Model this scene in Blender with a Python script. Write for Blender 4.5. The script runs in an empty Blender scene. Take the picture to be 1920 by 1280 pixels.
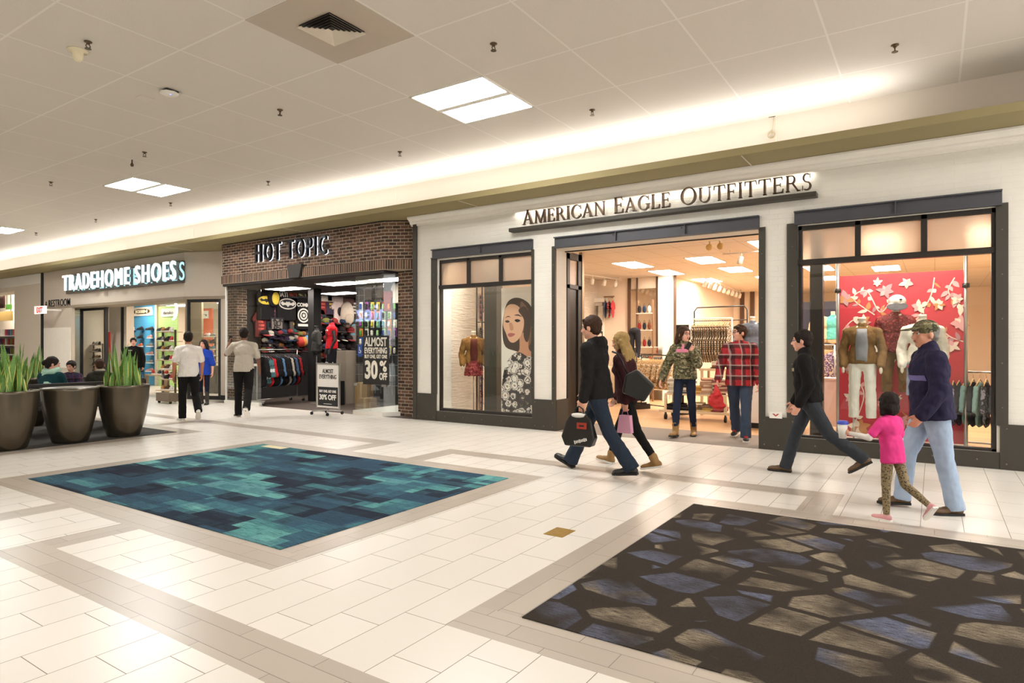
import bpy, bmesh, math, random
from mathutils import Vector, Matrix, Euler, Quaternion

sc = bpy.context.scene
C = sc.collection
rnd = random.Random(11)
rad = math.radians

# ------------------------------------------------------------------ camera
FPX = 1194.6
TH = math.atan2(792, FPX)
camd = bpy.data.cameras.new('camera')
camd.sensor_width = 36.0
camd.lens = FPX * 36 / 1920
camd.shift_y = 6.5 / 1920
camd.clip_end = 200
cam = bpy.data.objects.new('camera', camd)
cam.location = (0, 0, 1.5)
cam.rotation_euler = (rad(90), 0, TH)
C.objects.link(cam)
sc.camera = cam

# ------------------------------------------------------------------ exposure and world
sc.view_settings.view_transform = 'Standard'
sc.view_settings.look = 'None'
sc.view_settings.gamma = 1.0
sc.view_settings.use_curve_mapping = False
sc.view_settings.exposure = 0.56
sc.cycles.use_denoising = True
sc.cycles.max_bounces = 7
sc.cycles.diffuse_bounces = 4
sc.cycles.glossy_bounces = 3
sc.cycles.transparent_max_bounces = 14
sc.cycles.sample_clamp_indirect = 6.0
sc.cycles.caustics_reflective = False
sc.cycles.caustics_refractive = False

world = bpy.data.worlds.new('world')
sc.world = world
world.use_nodes = True
bg = world.node_tree.nodes['Background']
bg.inputs[0].default_value = (1.0, 0.985, 0.965, 1)
bg.inputs[1].default_value = 1.5

def area(name, loc, rot, sx, sy, power, col, spread=180):
    l = bpy.data.lights.new(name, 'AREA')
    l.shape = 'RECTANGLE'
    l.size = sx
    l.size_y = sy
    l.energy = power
    l.color = col
    l.spread = rad(spread)
    o = bpy.data.objects.new(name, l)
    o.location = loc
    o.rotation_euler = rot
    C.objects.link(o)
    return o

WARM = (1.0, 0.98, 0.95)
PEACH = (1.0, 0.92, 0.82)
CEIL = 4.78
# lamps in the cove over the shop fronts, shining up (they lie on the ledge)
for k in range(10):
    area('cove_lamp', (-2.4 - 4.0 * k, 9.16, 4.22), (rad(180 - 4), 0, 0), 3.9, 0.1, 24, WARM)
# lamps in the matching cove across the walkway behind the camera
for k in range(4):
    area('cove_lamp', (-24.0 + 8.0 * k, -6.6, 4.22), (rad(180 + 14), 0, 0), 7.8, 0.12, 60, WARM)
# ceiling panels (the glowing lenses are built with their frames below)
PANEL_X = [-30.65, -22.18, -13.65, -5.185, 3.28]
area('window_lamp', (-7.3, 10.2, 3.3), (rad(-6), 0, 0), 1.6, 0.15, 42, PEACH)
area('window_lamp', (-0.5, 10.1, 3.3), (rad(18), 0, 0), 1.9, 0.2, 85, (1.0, 0.9, 0.8))
# ------------------------------------------------------------------ helpers
def S(h):
    """sRGB hex -> linear"""
    h = h.lstrip('#')
    out = []
    for i in (0, 2, 4):
        c = int(h[i:i + 2], 16) / 255
        out.append(c / 12.92 if c <= 0.04045 else ((c + 0.055) / 1.055) ** 2.4)
    return (out[0], out[1], out[2], 1.0)

class NT:
    def __init__(s, m):
        s.t = m.node_tree
        s.n = s.t.nodes
    def node(s, typ, **kw):
        n = s.n.new(typ)
        for k, v in kw.items():
            setattr(n, k, v)
        return n
    def link(s, a, b):
        s.t.links.new(a, b)
    def put(s, n, key, val):
        if hasattr(val, 'is_output'):
            s.link(val, n.inputs[key])
        elif val is not None:
            n.inputs[key].default_value = val
    def math(s, op, a, b=None, c=None, clamp=False):
        n = s.node('ShaderNodeMath', operation=op, use_clamp=clamp)
        s.put(n, 0, a)
        s.put(n, 1, b)
        s.put(n, 2, c)
        return n.outputs[0]
    def mix(s, f, a, b, bt='MIX'):
        n = s.node('ShaderNodeMix', data_type='RGBA', blend_type=bt)
        s.put(n, 0, f)
        s.put(n, 6, a)
        s.put(n, 7, b)
        return n.outputs[2]
    def coord(s, which='Object'):
        return s.node('ShaderNodeTexCoord').outputs[which]
    def xyz(s, v):
        n = s.node('ShaderNodeSeparateXYZ')
        s.link(v, n.inputs[0])
        return n.outputs
    def vec(s, x=0.0, y=0.0, z=0.0):
        n = s.node('ShaderNodeCombineXYZ')
        s.put(n, 0, x)
        s.put(n, 1, y)
        s.put(n, 2, z)
        return n.outputs[0]
    def mapping(s, v, scale=(1, 1, 1), rot=(0, 0, 0), loc=(0, 0, 0)):
        n = s.node('ShaderNodeMapping')
        s.link(v, n.inputs[0])
        n.inputs[1].default_value = loc
        n.inputs[2].default_value = rot
        n.inputs[3].default_value = scale
        return n.outputs[0]
    def noise(s, v, scale=5.0, detail=3.0, rough=0.5, out=0):
        n = s.node('ShaderNodeTexNoise')
        s.link(v, n.inputs['Vector'])
        n.inputs['Scale'].default_value = scale
        n.inputs['Detail'].default_value = detail
        n.inputs['Roughness'].default_value = rough
        return n.outputs[out]
    def voronoi(s, v, scale=5.0, feature='F1', out=0, rand=1.0):
        n = s.node('ShaderNodeTexVoronoi', feature=feature)
        s.link(v, n.inputs['Vector'])
        n.inputs['Scale'].default_value = scale
        n.inputs['Randomness'].default_value = rand
        return n.outputs[out]
    def white(s, v):
        n = s.node('ShaderNodeTexWhiteNoise', noise_dimensions='3D')
        s.link(v, n.inputs[0])
        return n.outputs
    def ramp(s, f, stops, interp='LINEAR'):
        n = s.node('ShaderNodeValToRGB')
        cr = n.color_ramp
        cr.interpolation = interp
        while len(cr.elements) < len(stops):
            cr.elements.new(0.5)
        for e, (p, c) in zip(cr.elements, stops):
            e.position = p
            e.color = c
        s.link(f, n.inputs[0])
        return n.outputs[0]
    def bump(s, h, strength=0.2, dist=0.01):
        n = s.node('ShaderNodeBump')
        n.inputs['Strength'].default_value = strength
        n.inputs['Distance'].default_value = dist
        s.link(h, n.inputs['Height'])
        return n.outputs[0]

def newmat(name):
    m = bpy.data.materials.new(name)
    m.use_nodes = True
    t = NT(m)
    return m, t, m.node_tree.nodes['Principled BSDF']

_mc = {}
def mat(name, col, rough=0.6, metal=0.0, var=0.06, scale=8.0, bump=0.0, bscale=60.0, emit=None, estr=0.0, coat=0.0, spec=None):
    """plain procedural material: base colour with a little noise variation and optional bump"""
    if name in _mc:
        return _mc[name]
    m, t, p = newmat(name)
    c = S(col) if isinstance(col, str) else col
    co = t.coord()
    n = t.noise(co, scale, 3)
    dk = tuple(x * (1 - var) for x in c[:3]) + (1,)
    lt = tuple(min(1, x * (1 + var)) for x in c[:3]) + (1,)
    t.link(t.mix(n, dk, lt), p.inputs['Base Color'])
    p.inputs['Roughness'].default_value = rough
    p.inputs['Metallic'].default_value = metal
    if spec is not None:
        p.inputs['Specular IOR Level'].default_value = spec
    if coat:
        p.inputs['Coat Weight'].default_value = coat
        p.inputs['Coat Roughness'].default_value = 0.15
    if bump:
        t.link(t.bump(t.noise(co, bscale, 2), bump, 0.01), p.inputs['Normal'])
    if emit:
        p.inputs['Emission Color'].default_value = S(emit) if isinstance(emit, str) else emit
        p.inputs['Emission Strength'].default_value = estr
    _mc[name] = m
    return m

def cloth(name, col, var=0.12):
    """woven fabric with soft folds"""
    if name in _mc:
        return _mc[name]
    m, t, p = newmat(name)
    c = S(col)
    co = t.coord()
    n = t.noise(co, 14, 4)
    t.link(t.mix(n, tuple(x * (1 - var) for x in c[:3]) + (1,), tuple(min(1, x * (1 + var)) for x in c[:3]) + (1,)), p.inputs['Base Color'])
    p.inputs['Roughness'].default_value = 0.85
    p.inputs['Specular IOR Level'].default_value = 0.2
    fold = t.noise(t.mapping(co, (1, 1, 0.55)), 9, 2)
    t.link(t.bump(fold, 0.55, 0.05), p.inputs['Normal'])
    _mc[name] = m
    return m

def glass_mat(name, tint=(0.97, 0.985, 0.98, 1), refl=1.0):
    if name in _mc:
        return _mc[name]
    m = bpy.data.materials.new(name)
    m.use_nodes = True
    t = NT(m)
    t.n.clear()
    out = t.node('ShaderNodeOutputMaterial')
    tr = t.node('ShaderNodeBsdfTransparent')
    tr.inputs[0].default_value = tint
    gl = t.node('ShaderNodeBsdfGlossy')
    gl.inputs['Roughness'].default_value = 0.0
    lw = t.node('ShaderNodeLayerWeight')
    lw.inputs[0].default_value = 0.5
    f5 = t.math('POWER', lw.outputs['Facing'], 5.0)
    fr = t.math('MULTIPLY_ADD', f5, 0.95 * refl, 0.04 * refl, clamp=True)
    mx = t.node('ShaderNodeMixShader')
    t.link(fr, mx.inputs[0])
    t.link(tr.outputs[0], mx.inputs[1])
    t.link(gl.outputs[0], mx.inputs[2])
    t.link(mx.outputs[0], out.inputs[0])
    _mc[name] = m
    return m

def emat(name, col, strength):
    if name in _mc:
        return _mc[name]
    m, t, p = newmat(name)
    c = S(col)
    n = t.noise(t.coord(), 3, 1)
    p.inputs['Base Color'].default_value = c
    t.link(t.mix(n, tuple(x * 0.97 for x in c[:3]) + (1,), c), p.inputs['Emission Color'])
    p.inputs['Emission Strength'].default_value = strength
    _mc[name] = m
    return m

class MB:
    """collects shapes; build() links them as one mesh object"""
    def __init__(s):
        s.v, s.f, s.mi, s.sm = [], [], [], []
        s.cur = 0
    def add(s, vs, fs, smooth=False):
        o = len(s.v)
        s.v += [tuple(v) for v in vs]
        for f in fs:
            s.f.append(tuple(i + o for i in f))
            s.mi.append(s.cur)
            s.sm.append(smooth)
        return s
    def box(s, x0, x1, y0, y1, z0, z1):
        v = [(x0, y0, z0), (x1, y0, z0), (x1, y1, z0), (x0, y1, z0), (x0, y0, z1), (x1, y0, z1), (x1, y1, z1), (x0, y1, z1)]
        return s.add(v, [(0, 3, 2, 1), (4, 5, 6, 7), (0, 1, 5, 4), (1, 2, 6, 5), (2, 3, 7, 6), (3, 0, 4, 7)])
    def obox(s, c, size, rot=(0, 0, 0)):
        M = Matrix.Translation(c) @ Euler(rot).to_matrix().to_4x4()
        x, y, z = (k / 2 for k in size)
        v = [M @ Vector(p) for p in [(-x, -y, -z), (x, -y, -z), (x, y, -z), (-x, y, -z), (-x, -y, z), (x, -y, z), (x, y, z), (-x, y, z)]]
        return s.add(v, [(0, 3, 2, 1), (4, 5, 6, 7), (0, 1, 5, 4), (1, 2, 6, 5), (2, 3, 7, 6), (3, 0, 4, 7)])
    def quad(s, a, b, c, d):
        return s.add([a, b, c, d], [(0, 1, 2, 3)])
    def cyl(s, p0, p1, r0, r1=None, n=16, cap=True, smooth=True):
        r1 = r0 if r1 is None else r1
        return s.tube([p0, p1], [r0, r1], n, cap, smooth)
    def tube(s, pts, r, n=10, cap=True, smooth=True):
        pts = [Vector(p) for p in pts]
        rs = r if isinstance(r, (list, tuple)) else [r] * len(pts)
        vs = []
        up = None
        for i, p in enumerate(pts):
            d = (pts[min(i + 1, len(pts) - 1)] - pts[max(i - 1, 0)]).normalized()
            if up is None:
                up = Vector((0, 0, 1)) if abs(d.z) < 0.9 else Vector((1, 0, 0))
            a = d.cross(up).normalized()
            b = a.cross(d).normalized()
            up = b
            for k in range(n):
                t = 2 * math.pi * k / n
                vs.append(p + (a * math.cos(t) + b * math.sin(t)) * rs[i])
        fs = []
        for i in range(len(pts) - 1):
            for k in range(n):
                k2 = (k + 1) % n
                fs.append((i * n + k, i * n + k2, (i + 1) * n + k2, (i + 1) * n + k))
        s.add(vs, fs, smooth)
        if cap:
            o = len(s.v) - len(vs)
            for f in (tuple(o + k for k in reversed(range(n))), tuple(o + (len(pts) - 1) * n + k for k in range(n))):
                s.f.append(f)
                s.mi.append(s.cur)
                s.sm.append(False)
        return s
    def lathe(s, prof, c=(0, 0, 0), n=40, smooth=True):
        vs = []
        for (r, z) in prof:
            for k in range(n):
                t = 2 * math.pi * k / n
                vs.append((c[0] + r * math.cos(t), c[1] + r * math.sin(t), c[2] + z))
        fs = []
        for i in range(len(prof) - 1):
            for k in range(n):
                k2 = (k + 1) % n
                fs.append((i * n + k, i * n + k2, (i + 1) * n + k2, (i + 1) * n + k))
        return s.add(vs, fs, smooth)
    def ell(s, c, r, rot=None, nu=16, nv=10, smooth=True):
        M = Matrix.Translation(c) @ ((Euler(rot).to_matrix().to_4x4()) if rot else Matrix())
        vs = [M @ Vector((0, 0, -r[2]))]
        for j in range(1, nv):
            ph = -math.pi / 2 + math.pi * j / nv
            for i in range(nu):
                t = 2 * math.pi * i / nu
                vs.append(M @ Vector((r[0] * math.cos(ph) * math.cos(t), r[1] * math.cos(ph) * math.sin(t), r[2] * math.sin(ph))))
        vs.append(M @ Vector((0, 0, r[2])))
        fs = []
        for i in range(nu):
            fs.append((0, 1 + (i + 1) % nu, 1 + i))
            fs.append((len(vs) - 1, 1 + (nv - 2) * nu + i, 1 + (nv - 2) * nu + (i + 1) % nu))
        for j in range(nv - 2):
            for i in range(nu):
                i2 = (i + 1) % nu
                fs.append((1 + j * nu + i, 1 + j * nu + i2, 1 + (j + 1) * nu + i2, 1 + (j + 1) * nu + i))
        return s.add(vs, fs, smooth)
    def poly(s, pts):
        return s.add(pts, [tuple(range(len(pts)))])
    def prism(s, pts, mapf, d0, d1):
        """2D outline (ccw) extruded between depths d0,d1; mapf(u,v,d)->xyz"""
        n = len(pts)
        vs = [mapf(u, v, d0) for u, v in pts] + [mapf(u, v, d1) for u, v in pts]
        fs = [tuple(range(n)), tuple(reversed(range(n, 2 * n)))]
        for k in range(n):
            k2 = (k + 1) % n
            fs.append((k, k + n, k2 + n, k2))
        return s.add(vs, fs)
    def mesh(s, name, mats):
        me = bpy.data.meshes.new(name)
        me.from_pydata(s.v, [], s.f)
        for m in (mats if isinstance(mats, (list, tuple)) else [mats]):
            me.materials.append(m)
        me.polygons.foreach_set('material_index', s.mi)
        me.polygons.foreach_set('use_smooth', s.sm)
        me.update()
        return me
    def build(s, name, mats, parent=None, bevel=0.0, fix=True):
        me = s.mesh(name, mats)
        if fix:
            b = bmesh.new()
            b.from_mesh(me)
            bmesh.ops.recalc_face_normals(b, faces=b.faces)
            b.to_mesh(me)
            b.free()
        return link(name, me, parent, bevel)

def link(name, me, parent=None, bevel=0.0):
    o = bpy.data.objects.new(name, me)
    C.objects.link(o)
    if parent is not None:
        o.parent = parent
    if bevel:
        md = o.modifiers.new('bevel', 'BEVEL')
        md.width = bevel
        md.segments = 2
        md.limit_method = 'ANGLE'
    return o

def struct(o):
    o['kind'] = 'structure'
    return o

def tag(o, label, cat, group=None, kind=None):
    if label:
        o['label'] = label
    if cat:
        o['category'] = cat
    if group:
        o['group'] = group
    if kind:
        o['kind'] = kind
    return o

def thing(name, label, cat, loc=(0, 0, 0), rz=0.0, group=None):
    o = bpy.data.objects.new(name, None)
    o.empty_display_size = 0.1
    o.location = loc
    o.rotation_euler = (0, 0, rz)
    C.objects.link(o)
    return tag(o, label, cat, group)

def dup(root, loc, rz=0.0, label=None, group=None, scale=None):
    r = root.copy()
    C.objects.link(r)
    r.location = loc
    r.rotation_euler = (0, 0, rz)
    if scale:
        r.scale = scale
    if label:
        r['label'] = label
    if group:
        r['group'] = group
    for ch in list(root.children):
        c = ch.copy()
        C.objects.link(c)
        c.parent = r
        for g in list(ch.children):
            d = g.copy()
            C.objects.link(d)
            d.parent = c
    return r

def swapmat(o, m):
    """give a copy its own mesh data with another material"""
    o.data = o.data.copy()
    o.data.materials[0] = m
    return o

def text_mesh(txt, h, depth=0.0, xs=1.0, bold=0.0, align='CENTER', bevel=0.0, space=1.0):
    """text in the XZ plane, facing -Y, cap height h, baseline z=0"""
    cu = bpy.data.curves.new('txt', 'FONT')
    cu.body = txt
    cu.size = h / 0.69
    cu.align_x = align
    cu.extrude = depth / 2
    cu.offset = bold
    cu.space_character = space
    cu.resolution_u = 4
    cu.bevel_depth = bevel
    o = bpy.data.objects.new('txt', cu)
    C.objects.link(o)
    dg = bpy.context.evaluated_depsgraph_get()
    me = bpy.data.meshes.new_from_object(o.evaluated_get(dg))
    bpy.data.objects.remove(o)
    bpy.data.curves.remove(cu)
    me.transform(Matrix.Rotation(rad(90), 4, 'X') @ Matrix.Diagonal((xs, 1, 1, 1)))
    return me

def text(txt, h, m, parent, loc, name='lettering', depth=0.004, xs=1.0, bold=0.0, align='CENTER', rz=0.0, mirror=False):
    me = text_mesh(txt, h, depth, xs, bold, align)
    me.materials.clear()
    me.materials.append(m)
    o = link(name, me, parent)
    o.location = loc
    o.rotation_euler = (0, 0, rz)
    return o

def split_islands(me):
    """groups of faces that are connected, merged when they overlap in x (letters)"""
    b = bmesh.new()
    b.from_mesh(me)
    bmesh.ops.remove_doubles(b, verts=b.verts, dist=1e-5)
    b.verts.ensure_lookup_table()
    seen, isl = set(), []
    for v in b.verts:
        if v.index in seen:
            continue
        st, comp = [v], []
        seen.add(v.index)
        while st:
            a = st.pop()
            comp.append(a.index)
            for e in a.link_edges:
                w = e.other_vert(a)
                if w.index not in seen:
                    seen.add(w.index)
                    st.append(w)
        isl.append(comp)
    res = []
    for comp in isl:
        cs = set(comp)
        m2 = MB()
        idx = {vi: i for i, vi in enumerate(comp)}
        m2.add([b.verts[i].co[:] for i in comp], [tuple(idx[v.index] for v in f.verts) for f in b.faces if f.verts[0].index in cs])
        res.append(m2)
    b.free()
    res.sort(key=lambda q: min(v[0] for v in q.v))
    return res

_blobn = 0
def blob(name, prims, voxel, m, parent=None, smooth=3, disp=None, decim=None):
    """prims: ('c',p0,p1,r0,r1) tapered capsule; ('e',centre,radii[,rot]) ellipsoid; ('b',centre,size[,rot]) box. One continuous remeshed surface."""
    mb = MB()
    for q in prims:
        if q[0] == 'c':
            p0, p1, r0, r1 = Vector(q[1]), Vector(q[2]), q[3], q[4]
            mb.tube([p0, p1], [r0, r1], 14)
            mb.ell(p0, (r0,) * 3, None, 12, 8)
            mb.ell(p1, (r1,) * 3, None, 12, 8)
        elif q[0] == 'e':
            mb.ell(q[1], q[2], q[3] if len(q) > 3 else None, 20, 14)
        elif q[0] == 'b':
            mb.obox(q[1], q[2], q[3] if len(q) > 3 else (0, 0, 0))
        elif q[0] == 'm':
            mb.add(q[1], q[2])
    me = mb.mesh(name, m)
    t = bpy.data.objects.new('tmp', me)
    C.objects.link(t)
    md = t.modifiers.new('r', 'REMESH')
    md.mode = 'VOXEL'
    md.voxel_size = voxel
    md.use_smooth_shade = True
    if smooth:
        sm = t.modifiers.new('s', 'SMOOTH')
        sm.factor = 0.5
        sm.iterations = smooth
    if disp:
        tex = bpy.data.textures.new('folds', 'CLOUDS')
        tex.noise_scale = disp[1]
        tex.noise_depth = 1
        dm = t.modifiers.new('d', 'DISPLACE')
        dm.texture = tex
        dm.strength = disp[0]
        dm.mid_level = 0.5
    dg = bpy.context.evaluated_depsgraph_get()
    out = bpy.data.meshes.new_from_object(t.evaluated_get(dg))
    bpy.data.objects.remove(t)
    bpy.data.meshes.remove(me)
    out.materials.clear()
    for mm in (m if isinstance(m, (list, tuple)) else [m]):
        out.materials.append(mm)
    out.polygons.foreach_set('use_smooth', [True] * len(out.polygons))
    return link(name, out, parent)
# ------------------------------------------------------------------ structure materials
def floor_mats():
    # cream tiles 0.295 x 0.6 laid in columns stepping by a third
    m, t, p = newmat('cream_tiles')
    X, Y, Z = t.xyz(t.coord())
    u = t.math('DIVIDE', t.math('ADD', X, 3.37), 0.2975)
    col = t.math('FLOOR', u)
    fu = t.math('FRACT', u)
    v = t.math('DIVIDE', t.math('SUBTRACT', t.math('SUBTRACT', Y, 2.65), t.math('MULTIPLY', col, 0.2)), 0.6)
    fv = t.math('FRACT', v)
    row = t.math('FLOOR', v)
    du = t.math('MULTIPLY', t.math('MINIMUM', fu, t.math('SUBTRACT', 1.0, fu)), 0.2975)
    dv = t.math('MULTIPLY', t.math('MINIMUM', fv, t.math('SUBTRACT', 1.0, fv)), 0.6)
    d = t.math('MINIMUM', du, dv)
    j = t.math('LESS_THAN', d, 0.0022)
    w = t.white(t.vec(col, row, 0.0))
    base = t.mix(w[0], S('#ddd7cd'), S('#e6e0d7'))
    base = t.mix(t.noise(t.coord(), 2.5, 4), base, S('#e1dbd1'))
    t.link(t.mix(j, base, S('#857b6d')), p.inputs['Base Color'])
    t.link(t.math('MULTIPLY_ADD', j, 0.4, 0.3), p.inputs['Roughness'])
    t.link(t.bump(t.math('SUBTRACT', 1.0, j), 0.15, 0.002), p.inputs['Normal'])
    out = [m]
    for along in (0, 1):
        m, t, p = newmat('taupe_tiles')
        X, Y, Z = t.xyz(t.coord())
        a, b = (X, Y) if along == 0 else (Y, X)
        v = t.math('DIVIDE', t.math('ADD', b, 0.0 if along == 0 else 0.09), 0.151)
        row = t.math('FLOOR', v)
        fv = t.math('FRACT', v)
        u = t.math('DIVIDE', t.math('ADD', a, t.math('MULTIPLY', row, 0.23)), 0.575)
        fu = t.math('FRACT', u)
        du = t.math('MULTIPLY', t.math('MINIMUM', fu, t.math('SUBTRACT', 1.0, fu)), 0.575)
        dv = t.math('MULTIPLY', t.math('MINIMUM', fv, t.math('SUBTRACT', 1.0, fv)), 0.151)
        j = t.math('LESS_THAN', t.math('MINIMUM', du, dv), 0.002)
        w = t.white(t.vec(t.math('FLOOR', u), row, 3.0))
        base = t.mix(w[0], S('#aca194'), S('#b7ac9e'))
        t.link(t.mix(j, base, S('#756c60')), p.inputs['Base Color'])
        p.inputs['Roughness'].default_value = 0.3
        out.append(m)
    return out

def ceil_mat():
    m, t, p = newmat('ceiling_tiles')
    co = t.coord()
    X, Y, Z = t.xyz(co)
    fu = t.math('FRACT', t.math('DIVIDE', t.math('ADD', X, 3.37), 1.21))
    fv = t.math('FRACT', t.math('DIVIDE', t.math('SUBTRACT', Y, 6.27), 1.2))
    d = t.math('MINIMUM', t.math('MINIMUM', fu, t.math('SUBTRACT', 1.0, fu)), t.math('MINIMUM', fv, t.math('SUBTRACT', 1.0, fv)))
    j = t.math('LESS_THAN', d, 0.0095)
    n = t.noise(co, 90, 2)
    base = t.mix(n, S('#cfc7bc'), S('#dad2c7'))
    t.link(t.mix(j, base, S('#e2dcd2')), p.inputs['Base Color'])
    p.inputs['Roughness'].default_value = 0.9
    h = t.math('ADD', t.math('MULTIPLY', j, 1.5), t.math('MULTIPLY', n, 0.25))
    t.link(t.bump(h, 0.5, 0.012), p.inputs['Normal'])
    return m

def brick_mat(name, mode):
    """mode 0: running bond on (x+y, z); 1: soldier course"""
    m, t, p = newmat(name)
    co = t.coord()
    X, Y, Z = t.xyz(co)
    u = t.math('ADD', X, t.math('MULTIPLY', Y, 0.85))
    if mode == 0:
        row = t.math('FLOOR', t.math('DIVIDE', Z, 0.0685))
        fz = t.math('FRACT', t.math('DIVIDE', Z, 0.0685))
        ux = t.math('ADD', t.math('DIVIDE', u, 0.212), t.math('MULTIPLY', row, 0.5))
        a, b = 0.212, 0.0685
    else:
        row = t.math('MULTIPLY', Z, 0.0)
        fz = t.math('MULTIPLY_ADD', t.math('SUBTRACT', Z, 3.06), 1 / 0.235, 0.0)
        ux = t.math('DIVIDE', u, 0.0685)
        a, b = 0.0685, 0.235
    fx = t.math('FRACT', ux)
    dx = t.math('MULTIPLY', t.math('MINIMUM', fx, t.math('SUBTRACT', 1.0, fx)), a)
    dz = t.math('MULTIPLY', t.math('MINIMUM', fz, t.math('SUBTRACT', 1.0, fz)), b)
    wob = t.math('MULTIPLY', t.math('SUBTRACT', t.noise(co, 25, 3), 0.5), 0.006)
    d = t.math('ADD', t.math('MINIMUM', dx, dz), wob)
    j = t.math('LESS_THAN', d, 0.0062)
    w = t.white(t.vec(t.math('FLOOR', ux), row, 1.0))
    col = t.ramp(w[0], [(0.0, S('#33241d')), (0.3, S('#4b352a')), (0.6, S('#6b4a3a')), (1.0, S('#83604c'))])
    col = t.mix(t.math('MULTIPLY', t.noise(co, 60, 4), 0.6), col, S('#57463a'))
    t.link(t.mix(j, col, S('#b9aa94')), p.inputs['Base Color'])
    p.inputs['Roughness'].default_value = 0.9
    t.link(t.bump(t.math('MULTIPLY', t.math('MINIMUM', d, 0.012), 60.0), 0.7, 0.012), p.inputs['Normal'])
    return m

def painted_brick():
    m, t, p = newmat('white_painted_brick')
    co = t.coord()
    X, Y, Z = t.xyz(co)
    row = t.math('FLOOR', t.math('DIVIDE', Z, 0.075))
    fz = t.math('FRACT', t.math('DIVIDE', Z, 0.075))
    ux = t.math('ADD', t.math('DIVIDE', t.math('ADD', X, Y), 0.23), t.math('MULTIPLY', row, 0.5))
    fx = t.math('FRACT', ux)
    d = t.math('MINIMUM', t.math('MULTIPLY', t.math('MINIMUM', fx, t.math('SUBTRACT', 1.0, fx)), 0.23), t.math('MULTIPLY', t.math('MINIMUM', fz, t.math('SUBTRACT', 1.0, fz)), 0.075))
    h = t.math('ADD', t.math('MULTIPLY', t.math('MINIMUM', d, 0.008), 90.0), t.math('MULTIPLY', t.noise(co, 40, 3), 0.4))
    t.link(t.bump(h, 0.35, 0.006), p.inputs['Normal'])
    t.link(t.mix(t.noise(co, 4, 3), S('#d8d3c8'), S('#e2ddd2')), p.inputs['Base Color'])
    p.inputs['Roughness'].default_value = 0.7
    return m

def wood_floor():
    m, t, p = newmat('pale_wood_planks')
    co = t.coord()
    X, Y, Z = t.xyz(co)
    ux = t.math('DIVIDE', Y, 0.14)
    row = t.math('FLOOR', ux)
    fx = t.math('FRACT', ux)
    uy = t.math('ADD', t.math('DIVIDE', X, 1.3), t.math('MULTIPLY', row, 0.37))
    j = t.math('LESS_THAN', t.math('MINIMUM', fx, t.math('MULTIPLY', t.math('FRACT', uy), 9.0)), 0.03)
    w = t.white(t.vec(row, t.math('FLOOR', uy), 0.0))
    base = t.mix(w[0], S('#c99f74'), S('#dcb78c'))
    base = t.mix(t.math('MULTIPLY', t.noise(t.mapping(co, (1, 14, 1)), 4, 4), 0.5), base, S('#b98d62'))
    t.link(t.mix(j, base, S('#8d6a49')), p.inputs['Base Color'])
    p.inputs['Roughness'].default_value = 0.35
    return m

M_FLOOR = floor_mats()
M_CEIL = ceil_mat()
M_BRICK = brick_mat('brown_brick', 0)
M_SOLDIER = brick_mat('brown_brick_soldier', 1)
M_WBRICK = painted_brick()
M_WOOD = wood_floor()
M_STEEL = mat('dark_riveted_steel', '#3f3b33', 0.5, 0.25, 0.15, 3)
M_BEAM = mat('blue_grey_steel', '#4c4c51', 0.5, 0.3, 0.12, 3)
M_FRAME = mat('black_brown_frame', '#231d19', 0.4, 0.1)
M_BLACK = mat('black_paint', '#121110', 0.6)
M_PLASTER = mat('cream_plaster', '#d5c9b8', 0.85, var=0.03)
M_COVE = mat('white_cove_paint', '#c6bbac', 0.9, var=0.02)
M_OLIVE = mat('tan_soffit_paint', '#93865f', 0.8, var=0.03)
M_WHITE = mat('white_paint', '#e9e4da', 0.6, var=0.03)
M_PEACH = mat('peach_shop_wall', '#ecdcc6', 0.8, var=0.03)
M_GLASS = glass_mat('clear_glass')
M_GLASSR = glass_mat('shiny_glass', (0.93, 0.96, 0.95, 1), 2.2)
M_CHROME = mat('brushed_metal', '#b5b3ae', 0.3, 0.9)
M_LENS = emat('light_lens', '#fdfcfa', 34.0)
M_SHOPLENS = emat('shop_light_lens', '#fff1e0', 24.0)
M_RIVET = mat('rivet_metal', '#6d675b', 0.4, 0.5)

# ------------------------------------------------------------------ floor
XMIN, XMAX, YMIN, YFRONT = -41.0, 6.5, -8.0, 9.64
H_, V_ = 1, 2
bands = []
def ring(x0, x1, y0, y1, w=0.3):
    bands.extend([(x0, x1, y0, y0 + w, H_), (x0, x1, y1 - w, y1, H_), (x0, x0 + w, y0 + w, y1 - w, V_), (x1 - w, x1, y0 + w, y1 - w, V_)])
ring(-8.75, -3.69, 2.65, 6.25)
ring(-2.19, 2.86, 2.65, 6.25)
ring(-15.6, -10.56, 2.65, 6.25)
bands += [(-21, -6.86, 6.95, 7.25, H_), (-7.16, -6.86, 6.25, 6.95, V_), (-12.3, -12.0, 6.25, 6.95, V_),
          (-5.83, -0.75, 6.87, 7.17, H_), (-5.83, -5.53, 6.25, 6.87, V_), (-1.05, -0.75, 6.25, 6.87, V_),
          (-5.7, 2.5, 1.755, 2.06, H_), (-5.7, -5.4, 2.06, 2.65, V_), (-13, -6.65, 1.755, 2.06, H_), (-6.95, -6.65, 2.06, 2.65, V_)]
xs = sorted({XMIN, XMAX, *[b[0] for b in bands], *[b[1] for b in bands]})
ys = sorted({YMIN, YFRONT, *[b[2] for b in bands], *[b[3] for b in bands]})
mb = MB()
for i in range(len(xs) - 1):
    for j in range(len(ys) - 1):
        cx, cy = (xs[i] + xs[i + 1]) / 2, (ys[j] + ys[j + 1]) / 2
        mb.cur = 0
        for b in bands:
            if b[0] < cx < b[1] and b[2] < cy < b[3]:
                mb.cur = b[4]
        mb.quad((xs[i], ys[j], 0), (xs[i + 1], ys[j], 0), (xs[i + 1], ys[j + 1], 0), (xs[i], ys[j + 1], 0))
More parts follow.
